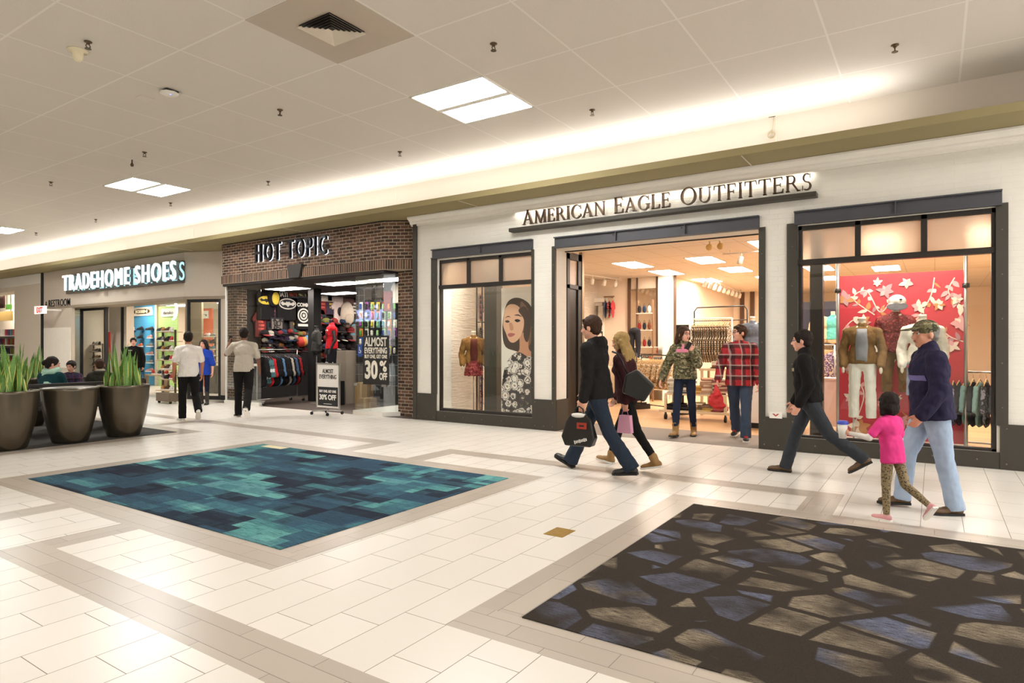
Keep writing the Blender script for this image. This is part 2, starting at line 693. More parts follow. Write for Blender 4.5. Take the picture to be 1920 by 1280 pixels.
struct(mb.build('floor', M_FLOOR, fix=False))

# carpets let into the floor
def carpet_teal():
    m, t, p = newmat('teal_patch_carpet')
    co = t.coord()
    def layer(ax, ay, seed, stag):
        X, Y, Z = t.xyz(co)
        row = t.math('FLOOR', t.math('DIVIDE', Y, ay))
        off = t.math('MULTIPLY', t.white(t.vec(row, seed, 0.0))[0], 3.0 * stag)
        cx = t.math('FLOOR', t.math('ADD', t.math('DIVIDE', X, ax), off))
        return t.white(t.vec(cx, row, seed))[0]
    a = layer(0.62, 0.24, 1.0, 1)
    b = layer(0.27, 0.13, 5.0, 1)
    c = layer(0.95, 0.4, 9.0, 1)
    v = t.math('ADD', t.math('MULTIPLY', a, 0.5), t.math('ADD', t.math('MULTIPLY', b, 0.24), t.math('MULTIPLY', c, 0.26)))
    st = t.noise(t.mapping(co, (2.0, 60, 1)), 3, 4)
    v2 = t.math('ADD', v, t.math('MULTIPLY', t.math('SUBTRACT', st, 0.5), 0.42))
    col = t.ramp(v2, [(0.0, S('#1d1e2a')), (0.3, S('#272f3d')), (0.43, S('#2d4250')), (0.52, S('#3a5562')), (0.6, S('#3f6b75')), (0.69, S('#55908f')), (0.85, S('#74adaa'))], 'LINEAR')
    hue = layer(0.5, 0.3, 17.0, 1)
    col = t.mix(t.math('MULTIPLY', t.math('GREATER_THAN', hue, 0.62), 0.45), col, S('#3a5f75'))
    ln = t.math('GREATER_THAN', t.noise(t.mapping(co, (4.0, 70, 1)), 2, 4), 0.57)
    col = t.mix(t.math('MULTIPLY', ln, 0.5), col, S('#1a222c'))
    sp = t.noise(co, 220, 2)
    col = t.mix(t.math('MULTIPLY', t.math('GREATER_THAN', sp, 0.58), 0.3), col, S('#10141a'))
    t.link(col, p.inputs['Base Color'])
    p.inputs['Roughness'].default_value = 0.95
    p.inputs['Specular IOR Level'].default_value = 0.1
    t.link(t.bump(sp, 0.5, 0.004), p.inputs['Normal'])
    return m

def carpet_dark():
    m, t, p = newmat('charcoal_hexagon_carpet')
    co = t.coord()
    warp = t.node('ShaderNodeVectorMath', operation='MULTIPLY_ADD')
    t.link(t.noise(co, 1.3, 2, out=1), warp.inputs[0])
    warp.inputs[1].default_value = (0.12, 0.12, 0)
    t.link(co, warp.inputs[2])
    cell = t.mapping(warp.outputs[0], (2.5, 3.3, 0), (0, 0, 0.35))
    edge = t.voronoi(cell, 1.0, 'DISTANCE_TO_EDGE', 0, 0.6)
    ccol = t.node('ShaderNodeSeparateColor')
    t.link(t.voronoi(cell, 1.0, 'F1', 1, 0.6), ccol.inputs[0])
    r1, r2, r3 = ccol.outputs
    inside = t.math('MULTIPLY', t.math('SUBTRACT', edge, t.math('MULTIPLY_ADD', r2, 0.1, 0.045)), 40.0, clamp=True)
    st = t.noise(t.mapping(co, (5, 60, 1)), 2.5, 5, 0.7)
    big = t.noise(t.mapping(co, (1.0, 1.0, 1), (0, 0, 0), (4, 2, 0)), 2.3, 2)
    # each patch fades across its own width, some stay dark
    dirx = t.math('MULTIPLY_ADD', big, 5.0, -1.85, clamp=True)
    lum = t.math('MULTIPLY', inside, dirx)
    lum = t.math('MULTIPLY', lum, t.math('MULTIPLY_ADD', t.math('SUBTRACT', st, 0.5), 4.5, 0.62, clamp=True))
    lum = t.math('MULTIPLY', lum, t.math('MULTIPLY_ADD', r3, 0.55, 0.5), clamp=True)
    hue = t.math('MULTIPLY', t.math('SUBTRACT', t.math('ADD', t.noise(co, 1.7, 2), t.math('MULTIPLY', r1, 0.5)), 0.76), 14.0, clamp=True)
    tone = t.mix(hue, S('#ab9c85'), S('#747b93'))
    col = t.mix(lum, S('#3a332d'), tone)
    sp = t.noise(co, 260, 2)
    col = t.mix(t.math('MULTIPLY', t.math('GREATER_THAN', sp, 0.55), 0.35), col, S('#1a1613'))
    t.link(col, p.inputs['Base Color'])
    p.inputs['Roughness'].default_value = 0.95
    p.inputs['Specular IOR Level'].default_value = 0.1
    t.link(t.bump(sp, 0.5, 0.004), p.inputs['Normal'])
    return m

def carpet_grey():
    m, t, p = newmat('grey_streak_carpet')
    co = t.coord()
    st = t.noise(t.mapping(co, (30, 2.0, 1)), 2, 4)
    big = t.noise(co, 1.5, 2)
    t.link(t.ramp(t.math('MULTIPLY_ADD', st, 0.5, t.math('MULTIPLY', big, 0.5)), [(0.35, S('#1c1a18')), (0.55, S('#3a3733')), (0.7, S('#615d56'))]), p.inputs['Base Color'])
    p.inputs['Roughness'].default_value = 0.95
    return m

o = MB().box(-8.45, -3.99, 2.95, 5.95, 0.0005, 0.006).build('carpet', carpet_teal())
tag(o, 'teal and navy patchwork carpet inlaid in the tiled floor', 'carpet')
o = MB().box(-1.89, 2.56, 2.95, 5.95, 0.0005, 0.006).build('carpet', carpet_dark())
tag(o, 'charcoal carpet with blue and beige hexagon shapes inlaid in the floor', 'carpet')
o = MB().box(-15.3, -10.86, 2.95, 5.95, 0.0005, 0.006).build('carpet', carpet_grey())
tag(o, 'dark grey streaked carpet under the planters and benches', 'carpet')
# brass floor plate
t_ = thing('floor_plate', 'square brass cover plate set in the cream tiles', 'floor plate', (-2.5, 4.46, 0.0))
mbr = mat('worn_brass', '#a8863f', 0.4, 0.8, 0.2, 20)
MB().box(-.085, .085, -.11, .11, .0005, .004).build('plate', mbr, t_)
for sy in (-1, 1):
    MB().cyl((0, sy * .055, .003), (0, sy * .055, .0055), .028, n=20).build('screw_cap', mbr, t_)
o = MB().box(-8.28, -7.82, 5.78, 5.93, .0062, .008).build('floor_plate', mat('pale_brass', '#d9cfa0', 0.4, 0.4))
tag(o, 'pale metal strip plate on far edge of the teal carpet', 'floor plate')

# ------------------------------------------------------------------ ceiling, cove, opposite side
mb = MB()
mb.quad((XMIN, YMIN, CEIL), (XMIN, 9.8, CEIL), (XMAX, 9.8, CEIL), (XMAX, YMIN, CEIL))
struct(mb.build('ceiling', M_CEIL, fix=False))
struct(MB().box(XMIN, XMAX, 9.72, 9.8, 4.135, CEIL).build('wall_cove', M_COVE))
struct(MB().box(XMIN, XMAX, 8.92, 10.5, 4.08, 4.13).build('trim_1', M_OLIVE))
mb = MB()
mb.box(XMIN, XMAX, 8.89, 8.92, 4.065, 4.17)
struct(mb.build('trim_2', M_OLIVE, bevel=0.004))
# seams on the cove wall and soffit
mb = MB()
for x in (-9.35, -5.6, -13.1, -16.9, -20.6, -1.9):
    mb.box(x, x + 0.012, 9.715, 9.722, 4.2, CEIL)
struct(mb.build('trim_3', M_PLASTER))
mb = MB()
for x in (-7.1, -12.0, -16.9, -2.2):
    mb.box(x, x + 0.014, 8.93, 9.7, 4.074, 4.081)
struct(mb.build('trim_4', M_PLASTER))
# side opposite the shop fronts (seen only as reflections)
struct(MB().box(XMIN, XMAX, YMIN - .1, YMIN, 0, CEIL).build('wall_opposite', M_PLASTER))
struct(MB().box(XMIN - .1, XMIN, YMIN, 11.6, 0, CEIL).build('wall_end', M_PLASTER))
struct(MB().box(XMIN, XMAX, -7.1, -6.25, 4.08, 4.13).build('trim_5', M_OLIVE))
mb = MB()
for x0 in (-31, -24.5, -13, -6, 1):
    mb.box(x0, x0 + 4.2, YMIN, YMIN + .02, 0.05, 2.9)
struct(mb.build('window_opposite', M_BLACK))
m = emat('blue_white_sign', '#b9c8ff', 4.0)
sg = thing('shop_sign', 'glowing white lower case sign on the opposite shop, seen mirrored in glass', 'sign', (-27.2, YMIN + .12, 2.95))
me = text_mesh('zumiez', 1.0, 0.05, 1.0, 0.012, space=1.12)
for q in split_islands(me):
    o = q.build('letter', m, sg)
    o.rotation_euler = (0, 0, math.pi)

# ------------------------------------------------------------------ ceiling fixtures
def panel_light(x, y, lab):
    t = thing('ceiling_light', lab, 'ceiling light', (x, y, CEIL))
    f = MB()
    for s in (-1, 1):
        f.box(-.605, .605, s * .59 - .012, s * .59 + .012, -.012, -.001)
        f.box(s * .59 - .012, s * .59 + .012, -.6, .6, -.012, -.001)
    f.box(-.6, .6, -.05, .05, -.016, -.001)
    f.build('frame', M_WHITE, t)
    for s in (-1, 1):
        MB().box(-.57, .57, s * .315 - .262, s * .315 + .262, -.008, -.002).build('lens', M_LENS, t)
    return t
panel_light(-5.185, 6.87, 'square two-panel ceiling light nearest the camera, beyond the air vent')
panel_light(-13.65, 6.87, 'square two-panel ceiling light above the brick shop front')
panel_light(-22.18, 6.87, 'small distant two-panel ceiling light at the left picture edge')
for x in PANEL_X:
    panel_light(x, -1.3, 'two-panel ceiling light behind the camera')['group'] = 'ceiling lights behind the camera'
panel_light(3.28, 6.87, 'two-panel ceiling light right of the dark carpet, outside the picture')

t = thing('air_vent', 'square louvred air diffuser in a ceiling tile', 'air vent', (-5.2, 4.47, CEIL))
MB().box(-.6, .6, -.6, .6, -.004, -.001).build('plate', mat('vent_plate', '#b9ab9a', 0.6, var=0.03), t)
MB().box(-.235, .235, -.235, .235, -.006, -.004).build('throat', M_BLACK, t)
for k in range(6):
    r0 = .245 - k * .038
    q = MB()
    h0, h1 = -.006 - .002, -.03
    a, b = r0, r0 - .026
    for s in range(4):
        c_, s_ = [(1, 0), (0, 1), (-1, 0), (0, -1)][s]
        def rt(x, y, z):
            return (x * c_ - y * s_, x * s_ + y * c_, z)
        q.quad(rt(a, -a, h1), rt(a, a, h1), rt(b, b, h0), rt(b, -b, h0))
    q.build('louvre', mat('vent_louvre', '#d8cbb8', 0.5), t, fix=False)

def sprinkler(x, y, lab, grp='ceiling sprinklers'):
    t = thing('sprinkler', lab, 'sprinkler', (x, y, CEIL), rnd.random() * 3, grp)
    br = mat('dark_brass', '#5b4a35', 0.35, 0.7)
    MB().lathe([(0, -.001), (.04, -.001), (.04, -.008), (.02, -.016), (.016, -.03), (0, -.03)], n=16).build('escutcheon', br, t)
    q = MB()
    q.tube([(-.012, 0, -.028), (-.024, 0, -.05), (-.006, 0, -.075)], .005, 6)
    q.tube([(.012, 0, -.028), (.024, 0, -.05), (.006, 0, -.075)], .005, 6)
    q.build('yoke', br, t)
    MB().cyl((0, 0, -.075), (0, 0, -.08), .032, n=14).build('deflector', br, t)
    return t
first = sprinkler(-4.0, 5.67, 'brass ceiling sprinkler between the air vent and nearest light')
for (x, y, lab) in [(-7.63, 3.21, 'brass ceiling sprinkler beside the white cone at upper left'),
                    (-7.61, 5.62, 'brass ceiling sprinkler left of the nearest ceiling light'),
                    (-3.98, 8.03, 'brass ceiling sprinkler right of the nearest ceiling light'),
                    (-0.36, 8.12, 'brass ceiling sprinkler at far right of the ceiling'),
                    (-7.56, 7.96, 'brass ceiling sprinkler in the row by the cove, above the white shop corner'),
                    (-11.2, 5.58, 'brass ceiling sprinkler just above the second ceiling light'),
                    (-14.82, 5.56, 'brass ceiling sprinkler left of the second ceiling light'),
                    (-14.69, 7.9, 'small ceiling sprinkler beyond the second ceiling light'),
                    (-11.14, 7.95, 'brass ceiling sprinkler above the brick shop sign'),
                    (-18.25, 7.86, 'far ceiling sprinkler above the shoe shop wall'),
                    (-21.87, 7.83, 'farthest ceiling sprinkler at left by the cove')]:
    dup(first, (x, y, CEIL), rnd.random() * 3, lab, 'ceiling sprinklers')
t = thing('ceiling_hook', 'tiny dark drop hook below the sprinkler at second light', 'hook', (-11.85, 5.69, CEIL))
MB().lathe([(0, -.001), (.012, -.001), (.012, -.05), (.03, -.09), (.02, -.12), (0, -.12)], n=10).build('drop', mat('dark_brass', '#5b4a35'), t)

t = thing('wifi_access_point', 'white rounded wireless access point on ceiling', 'access point', (-8.23, 4.41, CEIL))
MB().obox((0, 0, -.02), (.16, .16, .03)).build('bracket', M_BLACK, t)
MB().lathe([(0, -.055), (.09, -.055), (.115, -.045), (.12, -.03), (.0, -.03)], n=8).build('shell', M_WHITE, t)
MB().cyl((.03, 0, -.057), (.03, 0, -.0545), .007, n=8).build('led', emat('blue_led', '#5a78ff', 6), t)
t = thing('ceiling_speaker_cone', 'small off-white cone horn on ceiling at upper left', 'speaker', (-7.95, 3.24, CEIL))
MB().lathe([(0, -.001), (.1, -.001), (.1, -.015), (.055, -.02), (.05, -.09), (.03, -.12), (0, -.12)], n=20).build('cone', mat('ivory_plastic', '#e6dbb9', 0.5), t)
t = thing('ceiling_patch', 'small pale square cover plate on ceiling tile', 'cover plate', (-8.75, 4.36, CEIL))
MB().obox((0, 0, -.004), (.17, .17, .006)).build('plate', mat('patch_white', '#d8cdbf', 0.7), t)
t = thing('cove_wire', 'thin tangled wire and hook dangling on the cove wall', 'wire', (-1.9, 9.7, CEIL))
q = MB().tube([(-.02, 0, 0), (-.03, 0, -.1), (-.045, 0, -.24)], .004, 5)
for k in range(5):
    a = k * 1.3
    q.tube([(-.05 + .05 * math.cos(a + i * .9), -.01 - .008 * k, -.27 + .045 * math.sin(a + i * .9)) for i in range(7)], .0035, 5)
q.build('wire', mat('old_wire', '#b3a77f', 0.6), t)
MB().box(-.09, 0, -.01, 0, -.006, -.001).build('clip', M_BLACK, t)
# ------------------------------------------------------------------ where a picture point lies on a given upright plane / on the floor
_d = (-math.sin(TH), math.cos(TH))
_r = (math.cos(TH), math.sin(TH))
def W(px, py, Y):
    """world point on the plane y=Y for a photograph pixel"""
    u = (px - 960) / FPX
    t = Y / (_d[1] + _r[1] * u)
    return Vector(((_d[0] + _r[0] * u) * t, Y, 1.5 + (646.5 - py) / FPX * t))
def WX(px, Y):
    return W(px, 0, Y).x
def WZ(px, py, Y):
    return W(px, py, Y).z
def G(px, py, z=0.0):
    """world point on the floor for a photograph pixel"""
    t = (z - 1.5) / ((646.5 - py) / FPX)
    u = (px - 960) / FPX
    return Vector(((_d[0] + _r[0] * u) * t, (_d[1] + _r[1] * u) * t, z))

def xz(y0):
    return lambda u, v, d: (u, y0 + d, v)
def rivets(mb, pts, y, r=0.011):
    for (x, z) in pts:
        mb.ell((x, y, z), (r, r * .6, r), None, 8, 5)

# ================================================================== white clothing shop front
YF = 9.68
XR = 3.3
mb = MB()
for (a, b) in [(-8.71, -8.16), (-5.96, -5.51), (-2.09, -1.6), (0.63, XR)]:
    mb.box(a, b, YF, 10.08, 0, 3.17)
mb.box(-8.71, XR, YF, 10.08, 3.17, 4.08)
for (a, b) in [(-8.16, -5.96), (-1.6, .63)]:
    mb.box(a, b, YF, 10.08, 0, .2)
struct(mb.build('wall_front', M_WBRICK))
# steel plinth with rivets
mb = MB()
for (a, b, h) in [(-8.73, -8.2, .535), (-5.97, -5.49, .54), (-2.1, -1.6, .47), (.66, XR, .545)]:
    mb.cur = 0
    mb.box(a, b, YF - .03, YF + (.4 if a == -5.97 else .01), 0, h)
    mb.cur = 1
    w = b - a
    rivets(mb, [(a + .06, .07), (b - .06, .07), (a + .06, h - .05), (b - .06, h - .05), ((a + b) / 2, .07)], YF - .031)
for (a, b) in [(-8.2, -5.97), (-1.6, .66)]:
    mb.cur = 0
    mb.box(a, b, YF - .02, YF + .01, 0, .2)
    mb.cur = 1
    rivets(mb, [(a + (b - a) * (k + .5) / 5, .1) for k in range(5)], YF - .021)
mb.cur = 0
mb.box(-5.5, -5.485, YF, 10.09, 0, .54)
struct(mb.build('baseboard_front', [M_STEEL, M_RIVET]))
struct(MB().box(-8.80, -8.71, YF - .04, 9.9, 0, 4.06).build('trim_5', M_STEEL))
# cornice
prof = [(0, 0), (-.03, 0), (-.03, .03), (-.06, .04), (-.075, .07), (-.075, .09), (-.13, .125), (-.15, .15), (-.15, .175), (0, .175)]
mb = MB()
mb.prism([(p[0], p[1]) for p in prof], lambda u, v, d: (d, YF + u, 3.9 + v), -8.86, XR)
struct(mb.build('trim_6', M_WHITE))

def steel_upright(x0, x1, z0, z1, i):
    mb = MB()
    mb.cur = 0
    mb.box(x0, x1, YF - .025, YF + .02, z0, z1)
    mb.cur = 1
    n = 5
    rivets(mb, [((x0 + x1) / 2, z0 + (z1 - z0) * (k + .4) / n) for k in range(n)], YF - .026, .009)
    struct(mb.build('trim_%d' % i, [M_STEEL, M_RIVET]))
steel_upright(-8.33, -8.19, .53, 3.21, 7)
steel_upright(-5.99, -5.94, .53, 3.2, 8)
steel_upright(-5.57, -5.5, .53, 3.22, 9)
steel_upright(-2.12, -2.03, .0, 3.2, 10)
steel_upright(-1.74, -1.6, .46, 3.21, 11)
steel_upright(.62, .74, .53, 3.21, 12)

def beam(x0, x1, z0, z1, stiff, i):
    mb = MB()
    mb.box(x0, x1, YF - .03, YF + .02, z0, z1)
    mb.box(x0, x1, YF - .075, YF - .03, z0, z0 + .018)
    mb.box(x0, x1, YF - .075, YF - .03, z1 - .018, z1)
    for s in stiff:
        mb.box(s - .008, s + .008, YF - .07, YF - .03, z0 + .018, z1 - .018)
        mb.ell((s - .06, YF - .031, z1 - .06), (.012, .008, .012), None, 8, 5)
    struct(mb.build('trim_%d' % i, M_BEAM))
beam(-8.3, -5.96, 3.2, 3.385, [-7.1], 13)
beam(-5.51, -2.11, 3.18, 3.37, [-4.35, -3.2], 14)
beam(-1.64, .68, 3.18, 3.37, [-.42], 15)

def shop_window(x0, x1, z0, z1, zt, name, n=3):
    """shop window: frame with transom lights over one large pane"""
    mb = MB()
    y0, y1 = YF + .03, YF + .13
    fw = .06
    mb.box(x0, x0 + fw, y0, y1, z0, z1)
    mb.box(x1 - fw, x1, y0, y1, z0, z1)
    mb.box(x0, x1, y0, y1, z0, z0 + .055)
    mb.box(x0, x1, y0, y1, z1 - fw, z1)
    mb.box(x0, x1, y0 - .02, y1, zt, zt + .075)
    for k in range(1, n):
        xm = x0 + (x1 - x0) * k / n
        mb.box(xm - .035, xm + .035, y0, y1, zt + .075, z1)
    o = struct(mb.build(name, M_FRAME, bevel=.004))
    MB().box(x0 + fw, x1 - fw, YF + .075, YF + .083, z0 + .055, zt).build('pane', M_GLASS, o)
    for k in range(n):
        a = x0 + (x1 - x0) * k / n + .035
        b = x0 + (x1 - x0) * (k + 1) / n - .035
        MB().box(a, b, YF + .075, YF + .083, zt + .075, z1 - fw).build('transom_pane', M_FROST, o)
    return o
def frost():
    m, t, p = newmat('peach_frosted_glass')
    n = t.noise(t.coord(), 3, 3)
    t.link(t.mix(n, S('#eccdb0'), S('#f3dcc4')), p.inputs['Base Color'])
    p.inputs['Roughness'].default_value = 0.25
    p.inputs['Transmission Weight'].default_value = 0.55
    return m
M_FROST = frost()
shop_window(-8.2, -5.95, .2, 3.17, 2.6, 'window_1')
shop_window(-1.61, .64, .18, 3.17, 2.62, 'window_2')

# serif letters of the big sign -------------------------------------
def serif_glyph(ch):
    """polygons for one Roman capital, cap height 1; returns (list of closed outlines, width)"""
    T, t, sv, sh = .135, .05, .055, .034
    P = []
    def bar(x0, x1, y0, y1):
        P.append([(x0, y0), (x1, y0), (x1, y1), (x0, y1)])
    def stem(x, w=T, s=True, y0=0.0, y1=1.0, foot=True, head=True):
        bar(x, x + w, y0, y1)
        if s and foot:
            bar(x - sv, x + w + sv, y0, y0 + sh)
        if s and head:
            bar(x - sv, x + w + sv, y1 - sh, y1)
    def diag(x0, y0, x1, y1, w):
        P.append([(x0, y0), (x0 + w, y0), (x1 + w, y1), (x1, y1)])
    def arc(cx, cy, rx, ry, a0, a1, wx, wy, n=18):
        """ring segment: wx = stroke width at the sides, wy = at top and bottom"""
        for k in range(n):
            q = []
            for a in (a0 + (a1 - a0) * k / n, a0 + (a1 - a0) * (k + 1) / n):
                q.append(rad(a))
            o = [(cx + rx * math.cos(a), cy + ry * math.sin(a)) for a in q]
            i = [(cx + (rx - wx) * math.cos(a), cy + (ry - wy) * math.sin(a)) for a in q]
            P.append([o[0], o[1], i[1], i[0]] if a1 > a0 else [i[0], i[1], o[1], o[0]])
    if ch == 'A':
        w = .92
        diag(.06, 0, .40, 1, t)
        diag(.68, 0, .36, 1, T)
        bar(.2, .66, .3, .3 + t)
        bar(-.02, .2, 0, sh)
        bar(.6, .92, 0, sh)
    elif ch == 'M':
        w = 1.15
        diag(.09, 0, .14, 1, t)
        diag(.14, 1, .52, 0, T)
        diag(.55, 0, .9, 1, t)
        stem(.9, T)
        bar(0, .22, 0, sh)
        bar(.04, .24, 1 - sh, 1)
    elif ch == 'E':
        w = .7
        stem(.06)
        bar(.1, .62, 0, t * .8)
        bar(.1, .6, 1 - t * .8, 1)
        bar(.1, .48, .5, .5 + t * .8)
        P.append([(.54, 0), (.64, 0), (.66, .25), (.63, .25)])
        P.append([(.6, .78), (.62, .78), (.6, 1), (.5, 1)])
        bar(.46, .49, .4, .64)
    elif ch == 'R':
        w = .86
        stem(.06)
        arc(.36, .745, .25, .255, -90, 90, .12, t)
        bar(.18, .38, 1 - t, 1)
        bar(.18, .38, .49, .49 + t)
        diag(.7, 0, .36, .5, T)
        bar(.68, .9, 0, sh)
    elif ch == 'I':
        w = .32
        stem(.09)
    elif ch == 'C' or ch == 'G':
        w = .92 if ch == 'C' else .98
        arc(.5, .5, .47, .52, 42, 318, .14, .05, 30)
        bar(.83, .86, .68, .98)
        if ch == 'C':
            P.append([(.82, .13), (.87, .1), (.88, .3), (.85, .3)])
        else:
            bar(.74, .74 + T, .08, .42)
            bar(.64, .96, .42 - sh, .42)
    elif ch == 'N':
        w = .98
        bar(.12, .12 + t, 0, 1)
        diag(.74, 0, .1, 1, T * 1.1)
        bar(.8, .8 + t, 0, 1)
        bar(.02, .26, 0, sh)
        bar(.0, .2, 1 - sh, 1)
        bar(.7, .94, 1 - sh, 1)
    elif ch == 'L':
        w = .68
        stem(.06)
        bar(.1, .6, 0, t * .8)
        P.append([(.52, 0), (.62, 0), (.65, .28), (.62, .28)])
    elif ch == 'O':
        w = 1.06
        arc(.52, .5, .5, .52, 0, 360, .14, .05, 40)
    elif ch == 'U':
        w = .96
        bar(.08, .08 + T, .3, 1)
        bar(.76, .76 + t, .3, 1)
        arc(.445, .33, .365, .35, 180, 360, .1, .07)
        bar(.01, .3, 1 - sh, 1)
        bar(.66, .92, 1 - sh, 1)
    elif ch == 'T':
        w = .82
        stem(.34, head=False)
        bar(.02, .8, 1 - t * .8, 1)
        P.append([(.0, .74), (.03, .74), (.1, 1), (.02, 1)])
        P.append([(.79, .74), (.82, .74), (.8, 1), (.72, 1)])
    elif ch == 'F':
        w = .66
        stem(.06)
        bar(.1, .6, 1 - t * .8, 1)
        bar(.1, .46, .48, .48 + t * .8)
        P.append([(.58, .76), (.61, .76), (.6, 1), (.5, 1)])
        bar(.44, .47, .38, .62)
    elif ch == 'S':
        w = .66
        arc(.32, .745, .25, .265, 50, 270, .11, .05)
        arc(.32, .245, .28, .265, -130, 90, .12, .05)
        bar(.5, .53, .74, .99)
        bar(.06, .09, .01, .28)
    return P, w

def serif_sign(words, x0, x1, zb, h, y, depth, m, parent):
    """lay the words between x0 and x1; first letters a little taller"""
    seq = []
    cur = 0.0
    for wi, w in enumerate(words):
        if wi:
            cur += .62
        for i, ch in enumerate(w):
            k = 1.14 if i == 0 else 1.0
            P, ww = serif_glyph(ch)
            seq.append((P, cur, k))
            cur += ww * k + .10
    s = (x1 - x0) / (cur - .10)
    for (P, c, k) in seq:
        q = MB()
        for pl in P:
            a = sum(pl[i][0] * pl[(i + 1) % len(pl)][1] - pl[(i + 1) % len(pl)][0] * pl[i][1] for i in range(len(pl)))
            pl = pl if a > 0 else pl[::-1]
            q.prism([(x0 + (c + u * k) * s, zb + v * h * k) for u, v in pl], lambda u, v, d: (u, y + d, v), 0, depth)
        q.build('letter', m, parent)
sg = thing('shop_sign', 'bronze serif letter sign on dark bar above the clothing shop entrance', 'sign', (0, 0, 0))
M_BRONZE = mat('bronze_letters', '#5c4633', 0.45, 0.4)
MB().box(-6.38, -1.34, YF - .17, YF - .001, 3.53, 3.595).build('bar', M_STEEL, sg, bevel=.006)
serif_sign(['AMERICAN', 'EAGLE', 'OUTFITTERS'], -6.13, -1.4, 3.645, .225, YF - .1, .05, M_BRONZE, sg)
# lamp strip tucked under the cornice lights the letters
area('sign_lamp', (-3.86, YF - .05, 3.893), (rad(12), 0, 0), 4.9, .03, 11, (1.0, .93, .82))

# small notice on the right pillar
t = thing('notice_sticker', 'small white notice with red marks on the pillar beside the right shop window', 'sticker', (-1.885, YF - .036, .5))
MB().box(-.085, .085, 0, .004, -.045, .045).build('sheet', M_WHITE, t)
MB().poly([(-.05, -.001, .02), (0, -.001, -.02), (.05, -.001, .02), (.02, -.001, .02), (0, -.001, .0), (-.02, -.001, .02)]).build('mark', mat('notice_red', '#b0392f'), t)

# entrance reveal
mb = MB()
mb.box(-5.56, -5.5, 10.1, 10.2, 0, 3.18)
mb.box(-5.56, -5.5, 10.52, 10.66, 0, 3.18)
mb.box(-5.56, -5.5, 10.1, 10.66, 0, .12)
mb.box(-5.56, -5.5, 10.1, 10.66, 2.52, 2.6)
mb.box(-5.56, -5.5, 10.1, 10.66, 3.05, 3.18)
o = struct(mb.build('window_3', M_FRAME, bevel=.004))
MB().box(-5.535, -5.527, 10.2, 10.52, .12, 2.52).build('pane', mat('dark_inner_board', '#1a1512', .3), o)
MB().box(-5.535, -5.527, 10.2, 10.52, 2.6, 3.05).build('transom_pane', M_FROST, o)
struct(MB().box(-5.56, -5.49, 10.66, 10.74, 0, 3.3).build('trim_16', mat('champagne_aluminium', '#a58c72', .35, .7)))
struct(MB().box(-5.6, -2.05, 10.08, 10.2, 3.16, 3.44).build('trim_17', M_PEACH))
mb = MB()
mb.box(-5.5, -2.1, 10.0, 10.05, 3.155, 3.171)
mb.box(-5.5, -2.1, 10.2, 10.23, 3.39, 3.41)
struct(mb.build('trim_18', M_BLACK))

# shop shell
SC = 3.42
struct(MB().box(-8.75, XR, YF - .04, 11.05, -.02, .001).build('floor_threshold', mat('grey_entry_mat', '#8d8279', .9, var=.1, scale=60, bump=.4, bscale=200)))
struct(MB().box(-8.75, XR, 11.05, 26, -.02, .001).build('floor_shop', M_WOOD))
def shop_ceiling():
    m, t, p = newmat('peach_ceiling_grid')
    X, Y, Z = t.xyz(t.coord())
    fu = t.math('FRACT', t.math('DIVIDE', X, .61))
    fv = t.math('FRACT', t.math('DIVIDE', Y, 1.22))
    j = t.math('LESS_THAN', t.math('MINIMUM', t.math('MULTIPLY', t.math('MINIMUM', fu, fv), 1.0), 1.0), .025)
    t.link(t.mix(j, S('#e4dacd'), S('#c9bba9')), p.inputs['Base Color'])
    p.inputs['Roughness'].default_value = .9
    return m
struct(MB().box(-8.75, XR, 10.08, 26, SC, SC + .05).build('ceiling_shop', shop_ceiling()))
def rough_plaster():
    m, t, p = newmat('rough_white_brick')
    co = t.coord()
    h = t.noise(t.mapping(co, (1, 1.2, 9)), 3.2, 5, .65)
    t.link(t.bump(h, .9, .05), p.inputs['Normal'])
    t.link(t.mix(h, S('#d9cbb8'), S('#ece2d3')), p.inputs['Base Color'])
    p.inputs['Roughness'].default_value = .85
    return m
struct(MB().box(-8.75, -8.35, 10.08, 26, 0, SC).build('wall_shop_left', rough_plaster()))
struct(MB().box(XR - .1, XR, 10.08, 26, 0, SC).build('wall_shop_right', M_PEACH))
struct(MB().box(-8.75, XR, 26, 26.1, 0, SC).build('wall_shop_back', M_PEACH))
mb = MB()
mb.box(-8.4, -6.15, 17.2, 24, 0, SC)
struct(mb.build('wall_shop_inner', M_PEACH))
mb = MB()
mb.box(-8.4, -4.0, 24, 24.1, 0, SC)
struct(mb.build('wall_shop_inner_back', M_PEACH))
# recessed panels in the shop ceiling
first_lab = ['recessed ceiling panel inside the clothing shop, nearest the entrance', 'recessed ceiling panel in the clothing shop']
pl = None
for (x, y) in [(-6.0, 14.3), (-4.3, 14.4), (-2.6, 12.8), (-5.9, 16.3), (-4.2, 16.6), (-2.5, 15.2), (-.8, 13.4), (.8, 13.4), (-3.9, 19.2), (-5.6, 18.9), (-4.0, 21.6), (-2.4, 17.5), (-2.6, 20.2), (-.9, 15.8), (-1.0, 18.4), (.8, 16)]:
    if pl is None:
        pl = thing('ceiling_panel', 'rectangular glowing ceiling panel inside the clothing shop', 'ceiling light', (x, y, SC), 0, 'clothing shop ceiling panels')
        q = MB()
        q.box(-.31, .31, -.62, .62, -.012, -.001)
        q.build('frame', M_WHITE, pl)
        MB().box(-.28, .28, -.58, .58, -.016, -.012).build('lens', M_SHOPLENS, pl)
    else:
        dup(pl, (x, y, SC))

